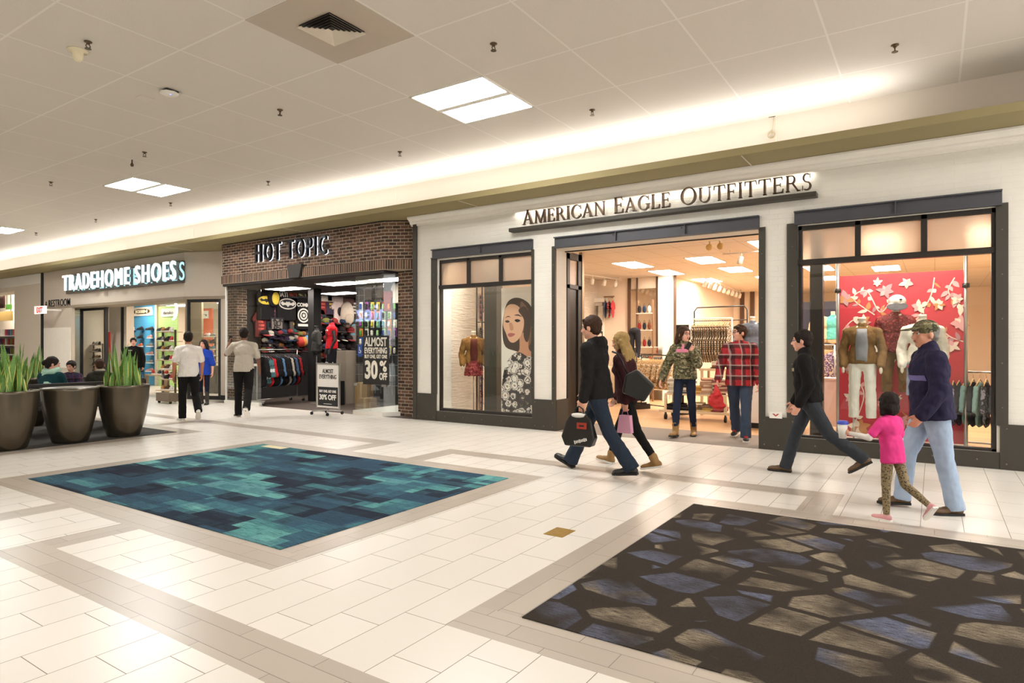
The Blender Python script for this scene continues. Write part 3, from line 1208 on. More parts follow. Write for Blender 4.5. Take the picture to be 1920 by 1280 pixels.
# ================================================================== brick shop front
BF = 9.55
foot = [(-15.27, BF), (-9.53, BF), (-8.82, 9.92), (-8.82, 10.2), (-15.75, 10.2), (-15.75, 9.95)]
def prism_z(poly, z0, z1):
    q = MB()
    n = len(poly)
    vs = [(x, y, z0) for x, y in poly] + [(x, y, z1) for x, y in poly]
    q.add(vs, [tuple(reversed(range(n))), tuple(range(n, 2 * n))] + [(k, (k + 1) % n, (k + 1) % n + n, k + n) for k in range(n)])
    return q
struct(prism_z(foot, 3.26, 4.06).build('wall_brick', M_BRICK))
f2 = [(-15.29, BF - .025), (-9.52, BF - .025), (-8.8, 9.9), (-8.8, 10.2), (-15.75, 10.2), (-15.75, 9.94)]
struct(prism_z(f2, 3.06, 3.26).build('wall_brick_course', M_SOLDIER))
struct(prism_z([(x, y - .01) for x, y in foot], 4.06, 4.075).build('trim_19', M_BLACK))
struct(MB().box(-9.47, -8.82, 9.92, 10.25, 0, 3.06).build('wall_brick_pier', M_BRICK))
struct(MB().box(-15.75, -15.28, 9.95, 10.25, 0, 3.06).build('wall_brick_pier', M_BRICK))
q = MB().prism([(-12.5, 3.05), (-12.14, 3.05), (-12.05, 3.36), (-12.58, 3.36)], xz(0), BF - .08, BF - .02)
struct(q.build('trim_20', mat('keystone_grey', '#37322e', .6), bevel=.006))
# sign: black letters with a pale lit back
sg = thing('shop_sign', 'black block letter sign with glowing edges on the brick wall', 'sign', (WX(553, BF), BF, 3.5))
M_BKL = mat('black_letter', '#0f0e0e', .35)
M_HALO = emat('letter_halo', '#eaf2ff', 1.2)
me = text_mesh('HOT TOPIC', .42, .07, .70, .0, space=1.34)
xmin = min(v.co.x for v in me.vertices)
xmax = max(v.co.x for v in me.vertices)
MB().box(-1.2, 1.2, -.115, -.001, .16, .22).build('mounting_rail', mat('brown_rail', '#4a382e', .6), sg)
kx = 2.53 / (xmax - xmin)
me.transform(Matrix.Diagonal((kx, 1, 1, 1)))
for qq in split_islands(me):
    o = qq.build('letter', M_BKL, sg)
    o.location = (0, -.15, 0)
    h = MB()
    h.add(qq.v, qq.f)
    h = h.build('halo', M_HALO, o)
    h.scale = (1, .25, 1)
    h.location = (.006, .04, -.006)

# shell
struct(MB().box(-15.75, -8.85, YF - .06, 18, -.02, .002).build('floor_brick_shop', mat('dark_shop_floor', '#4a3e36', .5, var=.2, scale=4)))
struct(MB().box(-15.26, -9.52, BF, 9.96, 3.0, 3.06).build('ceiling_brick_front', mat('dark_ceiling', '#2a2422', .8)))
struct(MB().box(-15.75, -8.85, 9.95, 18, 3.0, 3.06).build('ceiling_brick_shop', mat('dark_ceiling', '#2a2422', .8)))
M_DARKW = mat('dark_grid_wall', '#1d1918', .7, var=.3, scale=30)
struct(MB().box(-15.75, -15.6, 10.25, 18, 0, 3.0).build('wall_brick_shop_left', M_DARKW))
struct(MB().box(-8.95, -8.85, 10.25, 18, 0, 3.0).build('wall_brick_shop_right', M_DARKW))
struct(MB().box(-15.75, -8.85, 15.8, 16, 0, 3.0).build('wall_brick_shop_back', M_DARKW))
# black column in the entrance
struct(MB().box(-13.98, -13.75, 11.2, 11.45, 0, 3.0).build('column_1', M_BLACK))
# left display glass
mb = MB()
mb.box(-15.28, -13.82, 9.6, 9.7, 0, .08)
mb.box(-15.28, -15.24, 9.63, 9.67, .08, 3.06)
mb.box(-15.28, -13.8, 9.63, 9.67, 3.0, 3.06)
o = struct(mb.build('window_4', M_WHITE))
MB().box(-15.24, -13.8, 9.645, 9.655, .08, 3.0).build('pane', M_GLASSR, o)
# right display glass box
mb = MB()
mb.add(*[prism_z([(-10.5, 9.6), (-9.62, 9.6), (-9.4, 9.93), (-9.4, 11.2), (-10.5, 11.2)], 0, .09).__dict__[k] for k in ('v', 'f')])
o = struct(mb.build('window_5', M_WHITE))
MB().box(-10.47, -9.64, 9.645, 9.655, .09, 3.02).build('pane', M_GLASSR, o)
MB().add([(-9.63, 9.65, .09), (-9.47, 9.91, .09), (-9.475, 9.915, .09), (-9.638, 9.655, .09), (-9.63, 9.65, 3.02), (-9.47, 9.91, 3.02), (-9.475, 9.915, 3.02), (-9.638, 9.655, 3.02)],
         [(0, 1, 5, 4), (1, 2, 6, 5), (2, 3, 7, 6), (3, 0, 4, 7)]).build('pane', M_GLASSR, o)
MB().box(-10.472, -10.464, 9.655, 11.2, .09, 3.02).build('pane', M_GLASS, o)
MB().box(-10.49, -9.62, 9.62, 9.66, 3.0, 3.05).build('top_rail', M_WHITE, o)
MB().box(-9.66, -9.53, 9.62, 9.66, .62, .67).build('patch_fitting', M_CHROME, o)
MB().box(-10.5, -10.43, 9.62, 9.66, .62, .67).build('patch_fitting', M_CHROME, o)

# ================================================================== shoe shop front
SF = 9.7
foot = [(-26.45, SF), (-17.34, SF), (-16.3, 10.12), (-15.76, 10.12), (-15.76, 10.5), (-26.45, 10.5)]
struct(prism_z(foot, 2.84, 4.07).build('wall_shoe_front', mat('warm_grey_wall', '#c2b6a6', .8, var=.03)))
M_WGREY = bpy.data.materials['warm_grey_wall']
struct(prism_z([(x, y - .02) for x, y in foot], 2.76, 2.84).build('trim_21', mat('taupe_trim', '#8d7f6d', .6)))
struct(MB().box(-26.45, -24.25, SF, 9.8, 0, 2.76).build('wall_restroom', M_WGREY))
struct(MB().box(-26.4, -24.3, SF - .02, SF, .72, 2.1).build('trim_22', mat('pale_wall_panel', '#e6dfd2', .5)))
struct(MB().box(-16.28, -15.76, 10.12, 10.4, 0, 2.76).build('column_2', M_WGREY))
struct(MB().box(-16.3, -15.74, 10.1, 10.12, 0, .13).build('baseboard_1', M_BLACK))
struct(MB().box(-26.62, -26.45, SF - .03, SF + .2, 0.5, 4.07).build('trim_23', M_BLACK))
struct(MB().box(-29.2, -26.62, SF + .05, 10.4, 0, 4.07).build('wall_left', M_PLASTER))
struct(MB().box(XMIN, -29.2, SF + .05, 10.4, 3.55, 4.07).build('wall_left_lintel', M_PLASTER))
struct(MB().box(XMIN, -26.62, SF - .02, SF + .06, 3.72, 4.07).build('trim_24', M_WHITE))

sg = thing('shop_sign', 'white glowing channel letter sign on grey box over shoe shop', 'sign', (0, 0, 0))
sx0, sx1 = WX(126, SF - .06), WX(343, SF - .06)
MB().box(sx0, sx1, SF - .1, SF - .001, 3.22, 3.83).build('backing_box', mat('sign_box_grey', '#5d564e', .5, .2), sg, bevel=.01)
me = text_mesh('TRADEHOME SHOES', .5, .05, .86, .0, space=1.24)
xmin = min(v.co.x for v in me.vertices)
xmax = max(v.co.x for v in me.vertices)
tx0, tx1 = WX(118, SF - .36), WX(329, SF - .36)
me.transform(Matrix.Translation((tx0, 0, 3.285)) @ Matrix.Diagonal(((tx1 - tx0) / (xmax - xmin), 1, 1, 1)) @ Matrix.Translation((-xmin, 0, 0)))
M_FACE = emat('white_letter_face', '#f4fbff', 1.15)
M_RIM = emat('cyan_letter_rim', '#a9dbe6', .6)
M_SIDE = mat('letter_side', '#7f9296', .4)
for qq in split_islands(me):
    o = qq.build('letter', M_FACE, sg)
    o.location = (0, SF - .36, 0)
    h = MB()
    h.add(qq.v, qq.f)
    r = h.build('letter_return', M_SIDE, o)
    r.scale = (1, 1.6, 1)
    r.location = (0, .066, 0)
    g = MB()
    g.add(qq.v, qq.f)
    r = g.build('halo', M_RIM, o)
    r.scale = (1, .3, 1)
    r.location = (0, .245, 0)
# shell
struct(MB().box(XMIN, -15.76, YF - .04, 18, -.02, .001).build('floor_shoe_shop', mat('pale_shop_floor', '#d3c8b8', .3, var=.05, scale=2)))
struct(MB().box(-26.45, -15.76, 10.2, 18, 3.05, 3.1).build('ceiling_shoe_shop', M_WHITE))
struct(MB().box(-15.9, -15.76, 10.4, 18, 0, 3.05).build('wall_shoe_shop_right', M_PEACH))
struct(MB().box(-26.45, -26.3, 10.4, 18, 0, 3.05).build('wall_shoe_shop_left', M_PEACH))
struct(MB().box(-26.45, -15.76, 16.0, 16.2, 0, 3.05).build('wall_shoe_shop_back', M_PEACH))
# restroom lettering, exit sign
sgr = thing('restroom_sign', 'black RESTROOM lettering on the wall left of the shoe shop', 'sign', (WX(110, SF), SF - .001, WZ(110, 574, SF)))
me = text_mesh('RESTROOM', .24, .012, .8, .002, space=1.08)
xmin = min(v.co.x for v in me.vertices)
xmax = max(v.co.x for v in me.vertices)
me.transform(Matrix.Diagonal(((WX(131, SF) - WX(91, SF)) / (xmax - xmin), 1, 1, 1)))
for qq in split_islands(me):
    qq.build('letter', M_BLACK, sgr).location = (.06, -.008, 0)
q = MB().box(-1.0, -.93, -.03, -.001, -.01, .12)
q.ell((-.965, -.015, .165), (.035, .014, .035), None, 8, 6)
q.build('figure', M_BLACK, sgr)
ex = thing('exit_sign', 'small white exit sign with red letters projecting from wall', 'exit sign', (WX(76, SF - .5), SF - .5, WZ(76, 588, SF - .5)))
MB().box(-.42, .42, -.03, .03, 0, .26).build('case', emat('exit_white', '#fff3ec', .5), ex)
MB().box(.3, .4, .03, .47, .1, .16).build('arm', M_WHITE, ex)
text('EXIT', .17, emat('exit_red', '#d22a22', 1.2), ex, (0, -.034, .045), xs=.95, bold=.01)

def shop_lights(spots, z, m, grp, lab):
    first = None
    for (x, y) in spots:
        if first is None:
            first = thing('ceiling_panel', lab, 'ceiling light', (x, y, z), 0, grp)
            MB().box(-.62, .62, -.31, .31, -.012, -.001).build('frame', M_WHITE, first)
            MB().box(-.58, .58, -.27, .27, -.018, -.012).build('lens', m, first)
        else:
            dup(first, (x, y, z))
shop_lights([(-24.0, 11.4), (-21.4, 11.4), (-18.6, 11.4), (-24.5, 13.6), (-21.4, 13.8), (-18.5, 14.6)], 3.05, emat('shoe_shop_lens', '#fff8ee', 22.0), 'shoe shop ceiling panels', 'glowing rectangular ceiling panel inside the shoe shop')
shop_lights([(-14.3, 10.8), (-12.0, 10.6), (-14.3, 12.6), (-11.3, 12.9), (-14.2, 14.4), (-10.2, 10.6)], 3.0, emat('brick_shop_lens', '#fff3ea', 17.0), 'brick shop ceiling panels', 'ceiling panel inside the brick-front shop')
# ================================================================== people
SKIN = {}
def skin(kind):
    cols = {'fair': '#dba286', 'pink': '#e0a68e', 'tan': '#b77a57', 'brown': '#7d4f37', 'peach': '#cf9274'}
    k = 'skin_' + kind
    if k in _mc:
        return _mc[k]
    m, t, p = newmat(k)
    c = S(cols[kind])
    n = t.noise(t.coord(), 22, 3)
    t.link(t.mix(n, tuple(x * .93 for x in c[:3]) + (1,), tuple(min(1, x * 1.06) for x in c[:3]) + (1,)), p.inputs['Base Color'])
    p.inputs['Roughness'].default_value = .5
    p.inputs['Subsurface Weight'].default_value = .12
    p.inputs['Subsurface Radius'].default_value = (.012, .005, .003)
    _mc[k] = m
    return m
def hair_mat(name, a, b):
    if name in _mc:
        return _mc[name]
    m, t, p = newmat(name)
    co = t.coord()
    n = t.noise(t.mapping(co, (60, 60, 9)), 3, 4)
    t.link(t.mix(n, S(a), S(b)), p.inputs['Base Color'])
    p.inputs['Roughness'].default_value = .6
    p.inputs['Specular IOR Level'].default_value = .2
    t.link(t.bump(n, .6, .01), p.inputs['Normal'])
    _mc[name] = m
    return m
H_DARK = hair_mat('dark_hair', '#0f0b09', '#2a1d16')
H_BROWN = hair_mat('brown_hair', '#25170f', '#4d3322')
H_BLOND = hair_mat('blond_hair', '#7a5f36', '#c4a366')
H_GREY = hair_mat('grey_hair', '#55504a', '#8e8880')

M_EYE = mat('eye_white', '#c4bcb2', .2)
M_IRIS = mat('iris_dark', '#2a1a12', .2)
M_LIPS = mat('lips', '#a8594f', .4)

def ortho(v, d):
    v = v - d * v.dot(d)
    return v.normalized()

def ecyl(p0, p1, fw, r0, r1, n=20):
    """upright tube with elliptical section between p0 and p1"""
    vs = []
    for p, r in ((p0, r0), (p0 * .5 + p1 * .5, ((r0[0] + r1[0]) / 2 * 1.02, (r0[1] + r1[1]) / 2 * 1.02)), (p1, r1)):
        for k in range(n):
            a = 2 * math.pi * k / n
            vs.append(p + Vector((math.cos(a) * r[0], 0, 0)) + fw * math.sin(a) * r[1])
    fs = [tuple(reversed(range(n))), tuple(range(2 * n, 3 * n))]
    for j in range(2):
        for k in range(n):
            k2 = (k + 1) % n
            fs.append((j * n + k, j * n + k2, (j + 1) * n + k2, (j + 1) * n + k))
    return ('m', vs, fs)

def ttube(p0, p1, r0, r1, n=18):
    """flat-ended tapered tube (trouser leg)"""
    q = MB().tube([p0, p1], [r0, r1], n)
    return ('m', q.v, q.f)

def person(label, H, loc, rz, pose, outfit, sex='m', sk='fair', fat=1.0, head=1.05, vox=.0085, face=True):
    s = H / 1.75
    P = thing('person', label, 'person', (loc[0], loc[1], loc[2] if len(loc) > 2 else 0), rz)
    lean = rad(pose.get('lean', 4))
    u = Vector((0, math.sin(lean), math.cos(lean)))
    fw = Vector((0, math.cos(lean), -math.sin(lean)))
    hipw = (.088 if sex == 'm' else .085) * s
    shw = (.19 if sex == 'm' else .158) * s * (1 if head < 1.15 else .9)
    J = {}
    lens = dict(th=.425 * s, sh=.415 * s)
    if head > 1.15:
        lens = dict(th=.40 * s, sh=.39 * s)
    for n, sx in (('L', -1), ('R', 1)):
        q = pose.get('leg' + n, {})
        a, k, f, out = (rad(q.get(x, dv)) for x, dv in (('a', 0), ('k', 4), ('f', 0), ('o', 2)))
        hip = Vector((sx * hipw, 0, -.03 * s))
        kn = hip + Vector((sx * math.sin(out), math.sin(a), -math.cos(a))).normalized() * lens['th']
        an = kn + Vector((sx * math.sin(out) * .3, math.sin(a - k), -math.cos(a - k))).normalized() * lens['sh']
        yaw = rad(q.get('y', 8)) * sx
        fd = Vector((math.sin(yaw) * math.cos(f), math.cos(yaw) * math.cos(f), -math.sin(f)))
        side = Vector((math.cos(yaw), -math.sin(yaw), 0))
        fu = side.cross(fd).normalized()
        J['hip' + n], J['knee' + n], J['ank' + n], J['fd' + n], J['fu' + n], J['fs' + n] = hip, kn, an, fd, fu, side
    ah = .078 * s
    low = 1e9
    for n in 'LR':
        a, fd, fu = J['ank' + n], J['fd' + n], J['fu' + n]
        for p in (a - fu * ah - fd * .06 * s, a - fu * ah + fd * .19 * s):
            low = min(low, p.z)
    lift = Vector((0, 0, -low)) if 'pz' not in pose else Vector((0, 0, pose['pz']))
    for k in list(J):
        if k[:2] in ('hi', 'kn', 'an'):
            J[k] = J[k] + lift
    pel = lift.copy()
    J['pel'] = pel
    chest = pel + u * .33 * s
    neck = pel + u * (.50 * s)
    J['neck'] = neck
    hp = rad(pose.get('hpitch', 0))
    hy = rad(pose.get('hyaw', 0))
    Rh = Matrix.Rotation(hy, 4, 'Z') @ Matrix.Rotation(-hp - lean * .3, 4, 'X')
    hc = neck + u * (.075 * s) + Vector((0, .025 * s, .07 * s * (1 + (head - 1) * .8)))
    J['head'] = hc
    hs = s * head
    for n, sx in (('L', -1), ('R', 1)):
        q = pose.get('arm' + n, {})
        p, ab, e = rad(q.get('p', 0)), rad(q.get('ab', 9)), rad(q.get('e', 15))
        sh = pel + u * (.43 * s) + Vector((sx * shw * .96, 0, 0))
        ud = Vector((sx * math.sin(ab), math.sin(p) * math.cos(ab), -math.cos(p) * math.cos(ab)))
        el = sh + ud * .285 * s
        fo = rad(q.get('fo', 2))
        fd_ = Vector((sx * math.sin(fo), math.sin(p + e) * math.cos(fo), -math.cos(p + e) * math.cos(fo)))
        wr = el + fd_ * .25 * s
        J['sh' + n], J['el' + n], J['wr' + n] = sh, el, wr
        d = fd_.normalized()
        nr = ortho(Vector(q.get('pn', (-sx, 0, 0))), d)
        tb = d.cross(nr).normalized()
        if tb.dot(Vector((0, 1, .35))) < 0:
            tb = -tb
        J['hd' + n], J['hn' + n], J['ht' + n] = d, nr, tb
        J['hand' + n] = wr + d * .09 * s
    # ---- body: one continuous surface
    B = []
    w = .93 if sex == 'f' else 1.0
    B += [('e', pel + u * .02 * s, (.155 * s * w * fat, .105 * s * fat, .12 * s)),
          ('e', pel + u * .2 * s, (.135 * s * w * fat, .1 * s * fat, .16 * s)),
          ('e', pel + u * .31 * s, (.16 * s * w, .11 * s, .135 * s)),
          ('c', J['shL'], neck - u * .05 * s, .04 * s, .044 * s), ('c', J['shR'], neck - u * .05 * s, .04 * s, .044 * s),
          ('c', neck - u * .05 * s, hc - Vector((0, .012 * s, .03 * s)), .056 * s * w, .052 * s * w)]
    def hpnt(x, y, z):
        return hc + Rh.to_3x3() @ Vector((x * hs, y * hs, z * hs))
    rh = (hy * 1.0)
    R3 = (-hp - lean * .3, 0, hy)
    B += [('e', hpnt(0, -.012, .028), (.074 * hs, .092 * hs, .088 * hs), R3),
          ('e', hpnt(0, .018, -.03), (.058 * hs, .07 * hs, .078 * hs), R3),
          ('e', hpnt(0, .05, -.085), (.03 * hs, .03 * hs, .024 * hs), R3),
          ('c', hpnt(0, .083, .018), hpnt(0, .102, -.022), .009 * hs, .014 * hs),
          ('e', hpnt(0, .075, .034), (.05 * hs, .016 * hs, .012 * hs), R3),
          ('e', hpnt(.034, .06, -.02), (.022 * hs, .02 * hs, .022 * hs), R3),
          ('e', hpnt(-.034, .06, -.02), (.022 * hs, .02 * hs, .022 * hs), R3),
          ('e', hpnt(0, .08, -.05), (.022 * hs, .012 * hs, .012 * hs), R3)]
    for sx in (-1, 1):
        B.append(('e', hpnt(sx * .076, -.008, -.008), (.012 * hs, .02 * hs, .032 * hs), R3))
    for n, sx in (('L', -1), ('R', 1)):
        B += [('c', J['hip' + n], J['knee' + n], .078 * s * w * fat, .052 * s), ('c', J['knee' + n], J['ank' + n], .05 * s, .034 * s)]
        B += [('c', J['ank' + n], J['ank' + n] + J['fd' + n] * .06 * s - J['fu' + n] * .045 * s, .03 * s, .02 * s)]
        B += [('c', J['sh' + n], J['el' + n], .046 * s * w, .038 * s * w), ('c', J['el' + n], J['wr' + n], .038 * s * w, .026 * s * w)]
        d, nr, tb, wr = J['hd' + n], J['hn' + n], J['ht' + n], J['wr' + n]
        cu = rad(pose.get('arm' + n, {}).get('curl', 35))
        mx = Matrix((tb, d, nr)).transposed()
        eu = mx.to_euler()
        B.append(('e', wr + d * .048 * s, (.04 * s, .055 * s, .018 * s), eu))
        for i, (off, ln) in enumerate(((.028, .072), (.010, .08), (-.009, .075), (-.026, .06))):
            b0 = wr + d * .085 * s + tb * off * s
            c1 = cu * (.5 + .08 * i)
            d1 = d * math.cos(c1) + nr * math.sin(c1)
            c2 = c1 + cu * .9
            d2 = d * math.cos(c2) + nr * math.sin(c2)
            k1 = b0 + d1 * ln * .5 * s
            B += [('c', wr + d * .06 * s + tb * off * s * .8, b0, .010 * s, .0095 * s), ('c', b0, k1, .0095 * s, .009 * s), ('c', k1, k1 + d2 * ln * .5 * s, .009 * s, .0078 * s)]
        t0 = wr + d * .025 * s + tb * .03 * s
        t1 = t0 + (tb * .6 + d * .75 + nr * .25).normalized() * .042 * s
        B += [('c', t0, t1, .013 * s, .011 * s), ('c', t1, t1 + (tb * .2 + d * .9 + nr * .4).normalized() * .035 * s, .0105 * s, .0085 * s)]
    blob('body', B, vox, skin(sk), P, smooth=3)
    # ---- face details
    if face:
        for sx in (-1, 1):
            e = MB()
            e.ell(hpnt(sx * .031, .0725, .012), (.0108 * hs,) * 3, None, 10, 8)
            eo = e.build('eye', M_EYE, P)
            i = MB()
            i.ell(hpnt(sx * .031, .0808, .012), (.0055 * hs,) * 3, None, 8, 6)
            i.build('iris', M_IRIS, eo)
            b = MB().tube([hpnt(sx * .014, .089, .034), hpnt(sx * .03, .088, .04), hpnt(sx * .048, .078, .034)], .0045 * hs, 6)
            b.build('eyebrow', outfit['hair'][1], P)
        l = MB()
        l.ell(hpnt(0, .088, -.0455), (.02 * hs, .007 * hs, .0045 * hs), R3, 10, 6)
        l.ell(hpnt(0, .087, -.054), (.017 * hs, .007 * hs, .005 * hs), R3, 10, 6)
        l.build('lips', M_LIPS, P)
    # ---- hair
    hk, hm = outfit['hair'][:2]
    Hh = []
    if hk in ('short', 'fringe', 'buzz'):
        g = {'short': .012, 'fringe': .016, 'buzz': .007}[hk]
        Hh += [('e', hpnt(0, -.022, .036), ((.074 + g) * hs, (.088 + g) * hs, (.084 + g) * hs), R3),
               ('e', hpnt(0, -.05, -.01), ((.068 + g * .5) * hs, .055 * hs, .07 * hs), R3)]
        if hk == 'fringe':
            Hh += [('c', hpnt(-.045, .062, .066), hpnt(.045, .062, .07), .022 * hs, .02 * hs)]
        else:
            Hh += [('c', hpnt(-.04, .05, .08), hpnt(.04, .05, .08), .02 * hs, .02 * hs)]
    elif hk in ('long', 'pony', 'bun', 'halfbun'):
        Hh += [('e', hpnt(0, -.022, .034), (.09 * hs, .1 * hs, .097 * hs), R3),
               ('e', hpnt(0, -.06, -.02), (.078 * hs, .05 * hs, .08 * hs), R3)]
        if hk == 'long':
            L = outfit.get('hairlen', .34)
            for sx in (-1, -.35, .35, 1):
                a = hpnt(sx * .065, -.045, .0)
                b = hpnt(sx * .075, -.07, -.12)
                c = neck + Vector((sx * .09 * s, -.075 * s - (0.01 if abs(sx) < .5 else 0), -.02 * s))
                e_ = c + Vector((sx * .01, -.025 * s, -L * .55 * s))
                Hh += [('c', a, b, .04 * hs, .038 * hs), ('c', b, c, .038 * hs, .04 * hs), ('c', c, e_, .042 * hs, .022 * hs)]
            if face:
                for sx in (-1, 1):
                    Hh += [('c', hpnt(sx * .07, .03, .06), hpnt(sx * .084, .015, -.07), .018 * hs, .02 * hs)]
        if hk == 'pony':
            a = hpnt(0, -.1, .03)
            b = hpnt(0, -.15, -.04)
            Hh += [('c', a, b, .03 * hs, .04 * hs), ('c', b, b + Vector((0, -.02 * s, -.24 * s)), .042 * hs, .016 * hs)]
        if hk == 'bun':
            Hh += [('e', hpnt(0, -.115, -.01), (.05 * hs, .045 * hs, .048 * hs), R3)]
    if Hh:
        blob('hair', Hh, max(vox, .0085), hm, P, smooth=2, disp=(.014 * hs, .03))
    if 'glasses' in outfit:
        g = MB()
        for sx in (-1, 1):
            g.tube([hpnt(sx * .031 + .022 * math.cos(a), .098, .012 + .016 * math.sin(a)) for a in [k * math.pi / 5 for k in range(11)]], .0022 * hs, 5)
            g.tube([hpnt(sx * .053, .098, .016), hpnt(sx * .082, .0, .01)], .002 * hs, 5)
        g.tube([hpnt(-.01, .1, .016), hpnt(.01, .1, .016)], .002 * hs, 5)
        g.build('glasses', M_BLACK, P)
    if 'cap' in outfit:
        cm = outfit['cap']
        Cc = [('e', hpnt(0, -.01, .055), (.088 * hs, .104 * hs, .078 * hs), R3), ('b', hpnt(0, .13, .05), (.13 * hs, .1 * hs, .012 * hs), (R3[0] - .18, 0, R3[2]))]
        blob('cap', Cc, .008, cm, P, smooth=2)
    # ---- top
    T = outfit['top']
    th = T.get('thick', .014) * s
    hem = T.get('hem', -.06)
    Tm = T['mat']
    TT = [('e', pel + u * .325 * s + fw * .005, ((.168 * w + .004) * s + th, .116 * s * fat ** .5 + th, .15 * s + th)),
          ('e', pel + u * .17 * s + fw * .01 * fat, (.145 * s * w * fat + th, .108 * s * fat + th, .2 * s)),
          ('c', J['shL'], neck - u * .035 * s, .045 * s + th, .052 * s + th), ('c', J['shR'], neck - u * .035 * s, .045 * s + th, .052 * s + th),
          ecyl(pel + u * hem * s, pel + u * .2 * s, fw, (.166 * s * w * fat + th * 1.15, .12 * s * fat + th * 1.15), (.142 * s * w * fat + th, .106 * s * fat + th))]
    if sex == 'f' and head < 1.15:
        TT += [('e', pel + u * .32 * s + fw * .075 * s + Vector((sx * .07 * s, 0, 0)), (.07 * s + th * .5, .06 * s + th * .5, .065 * s)) for sx in (-1, 1)]
    TT += [('c', neck - u * .06 * s, neck + u * T.get('collar', -.012) * s, .062 * s + th, .056 * s + th * .8)]
    for n in 'LR':
        sh, el, wr = J['sh' + n], J['el' + n], J['wr' + n]
        ln = T.get('sleeve', 'long')
        if ln == 'long':
            d2 = (wr - el)
            TT += [('c', sh, el, .053 * s * w + th, .043 * s * w + th), ('c', el, el + d2 * .95, .042 * s * w + th, .031 * s * w + th)]
        elif ln == 'half':
            TT += [('c', sh, sh + (el - sh) * .75, .05 * s * w + th, .05 * s * w + th)]
        elif ln == 'elbow':
            TT += [('c', sh, el + (wr - el) * .12, .056 * s * w + th, .05 * s * w + th)]
    if T.get('hood'):
        TT += [('e', neck + Vector((0, -.085 * s, -.005 * s)), (.105 * s, .06 * s, .07 * s)), ('c', neck + Vector((-.075 * s, .02 * s, .0)), neck + Vector((-.06 * s, -.05 * s, .02 * s)), .03 * s, .04 * s),
               ('c', neck + Vector((.075 * s, .02 * s, .0)), neck + Vector((.06 * s, -.05 * s, .02 * s)), .03 * s, .04 * s)]
    if T.get('skirt'):
        TT += [('c', pel + u * .05 * s, pel - Vector((0, 0, T['skirt'] * s)), .16 * s * w * fat, .2 * s * w * fat)]
    top = blob(T.get('name', 'jacket'), TT, max(vox, .0105), Tm, P, smooth=3, disp=(T.get('fold', .016), .07))
    J['top'] = top
    if 'under' in T:   # long sleeves under a short top
        um = T['under']
        UU = []
        for n in 'LR':
            sh, el, wr = J['sh' + n], J['el' + n], J['wr' + n]
            UU += [('c', sh, el, .05 * s, .044 * s), ('c', el, el + (wr - el) * .95, .042 * s, .032 * s)]
            blob('sleeve', UU[-2:], max(vox, .0095), um, P, smooth=2, disp=(.008, .05))
    # ---- trousers
    if 'trousers' in outfit:
        K = outfit['trousers']
        kt = K.get('thick', .012) * s
        fl = K.get('flare', .058) * s
        KK = [('e', pel - u * .0 * s, (.158 * s * w * fat + kt * .6, .11 * s * fat + kt * .6, .125 * s))]
        for n in 'LR':
            h, k_, a = J['hip' + n], J['knee' + n], J['ank' + n]
            KK += [('c', h, k_, .082 * s * w * fat + kt, .055 * s + kt), ('e', k_, (.055 * s + kt,) * 3), ttube(k_, a + (k_ - a) * (K.get('cut', .06) - (.14 if K.get('cut', .06) < .1 else 0)), .054 * s + kt, fl * 1.04)]
        blob('trousers', KK, max(vox, .0105), K['mat'], P, smooth=3, disp=(K.get('fold', .014), .08))
    # ---- shoes
    Sh = outfit['shoes']
    for n in 'LR':
        a, fd, fu, sd = J['ank' + n], J['fd' + n], J['fu' + n], J['fs' + n]
        mx = Matrix((sd, fd, fu)).transposed().to_euler()
        base = a - fu * ah
        c = base + fd * .062 * s
        SS = [('e', base + fd * -.015 * s + fu * .042 * s, (.04 * s, .055 * s, .045 * s), mx),
              ('e', base + fd * .12 * s + fu * .032 * s, (.045 * s, .085 * s, .032 * s), mx),
              ('c', base + fd * .0 + fu * .05 * s, base + fd * .09 * s + fu * .04 * s, .04 * s, .034 * s)]
        if Sh.get('boot'):
            SS += [('c', base + fu * .05 * s, a + (J['knee' + n] - a).normalized() * Sh['boot'] * s, .046 * s, (.055 if Sh['boot'] > .05 else .05) * s)]
        else:
            SS += [('c', base + fu * .05 * s, a + fu * .005, .042 * s, .04 * s)]
        sb = blob('shoe', SS, max(vox, .0085), Sh['mat'], P, smooth=2)
        so = MB()
        out = [(-.036, -.062), (.036, -.062), (.041, .03), (.049, .12), (.038, .185), (0, .212), (-.038, .185), (-.049, .12), (-.041, .03)]
        so.prism([(x * s, y * s) for x, y in out], lambda x, y, dd: base + sd * x + fd * y + fu * dd, 0.0, (.022 if not Sh.get('heel') else .02) * s)
        if Sh.get('heel'):
            pass
        so.build('sole', Sh['sole'], sb)
        if 'laces' in Sh:
            lm = MB()
            for k in range(4):
                q = base + fd * (.05 + .022 * k) * s + fu * (.083 - .008 * k) * s
                lm.tube([q - sd * .028 * s, q + fu * .006 * s, q + sd * .028 * s], .005 * s, 5)
            lm.build('laces', Sh['laces'], sb)
    M4 = Matrix.Translation(P.location) @ Matrix.Rotation(rz, 4, 'Z')
    J['M'] = M4
    J['obj'] = P
    J['hp'] = hpnt
    J['u'], J['fw'], J['s'] = u, fw, s
    return J

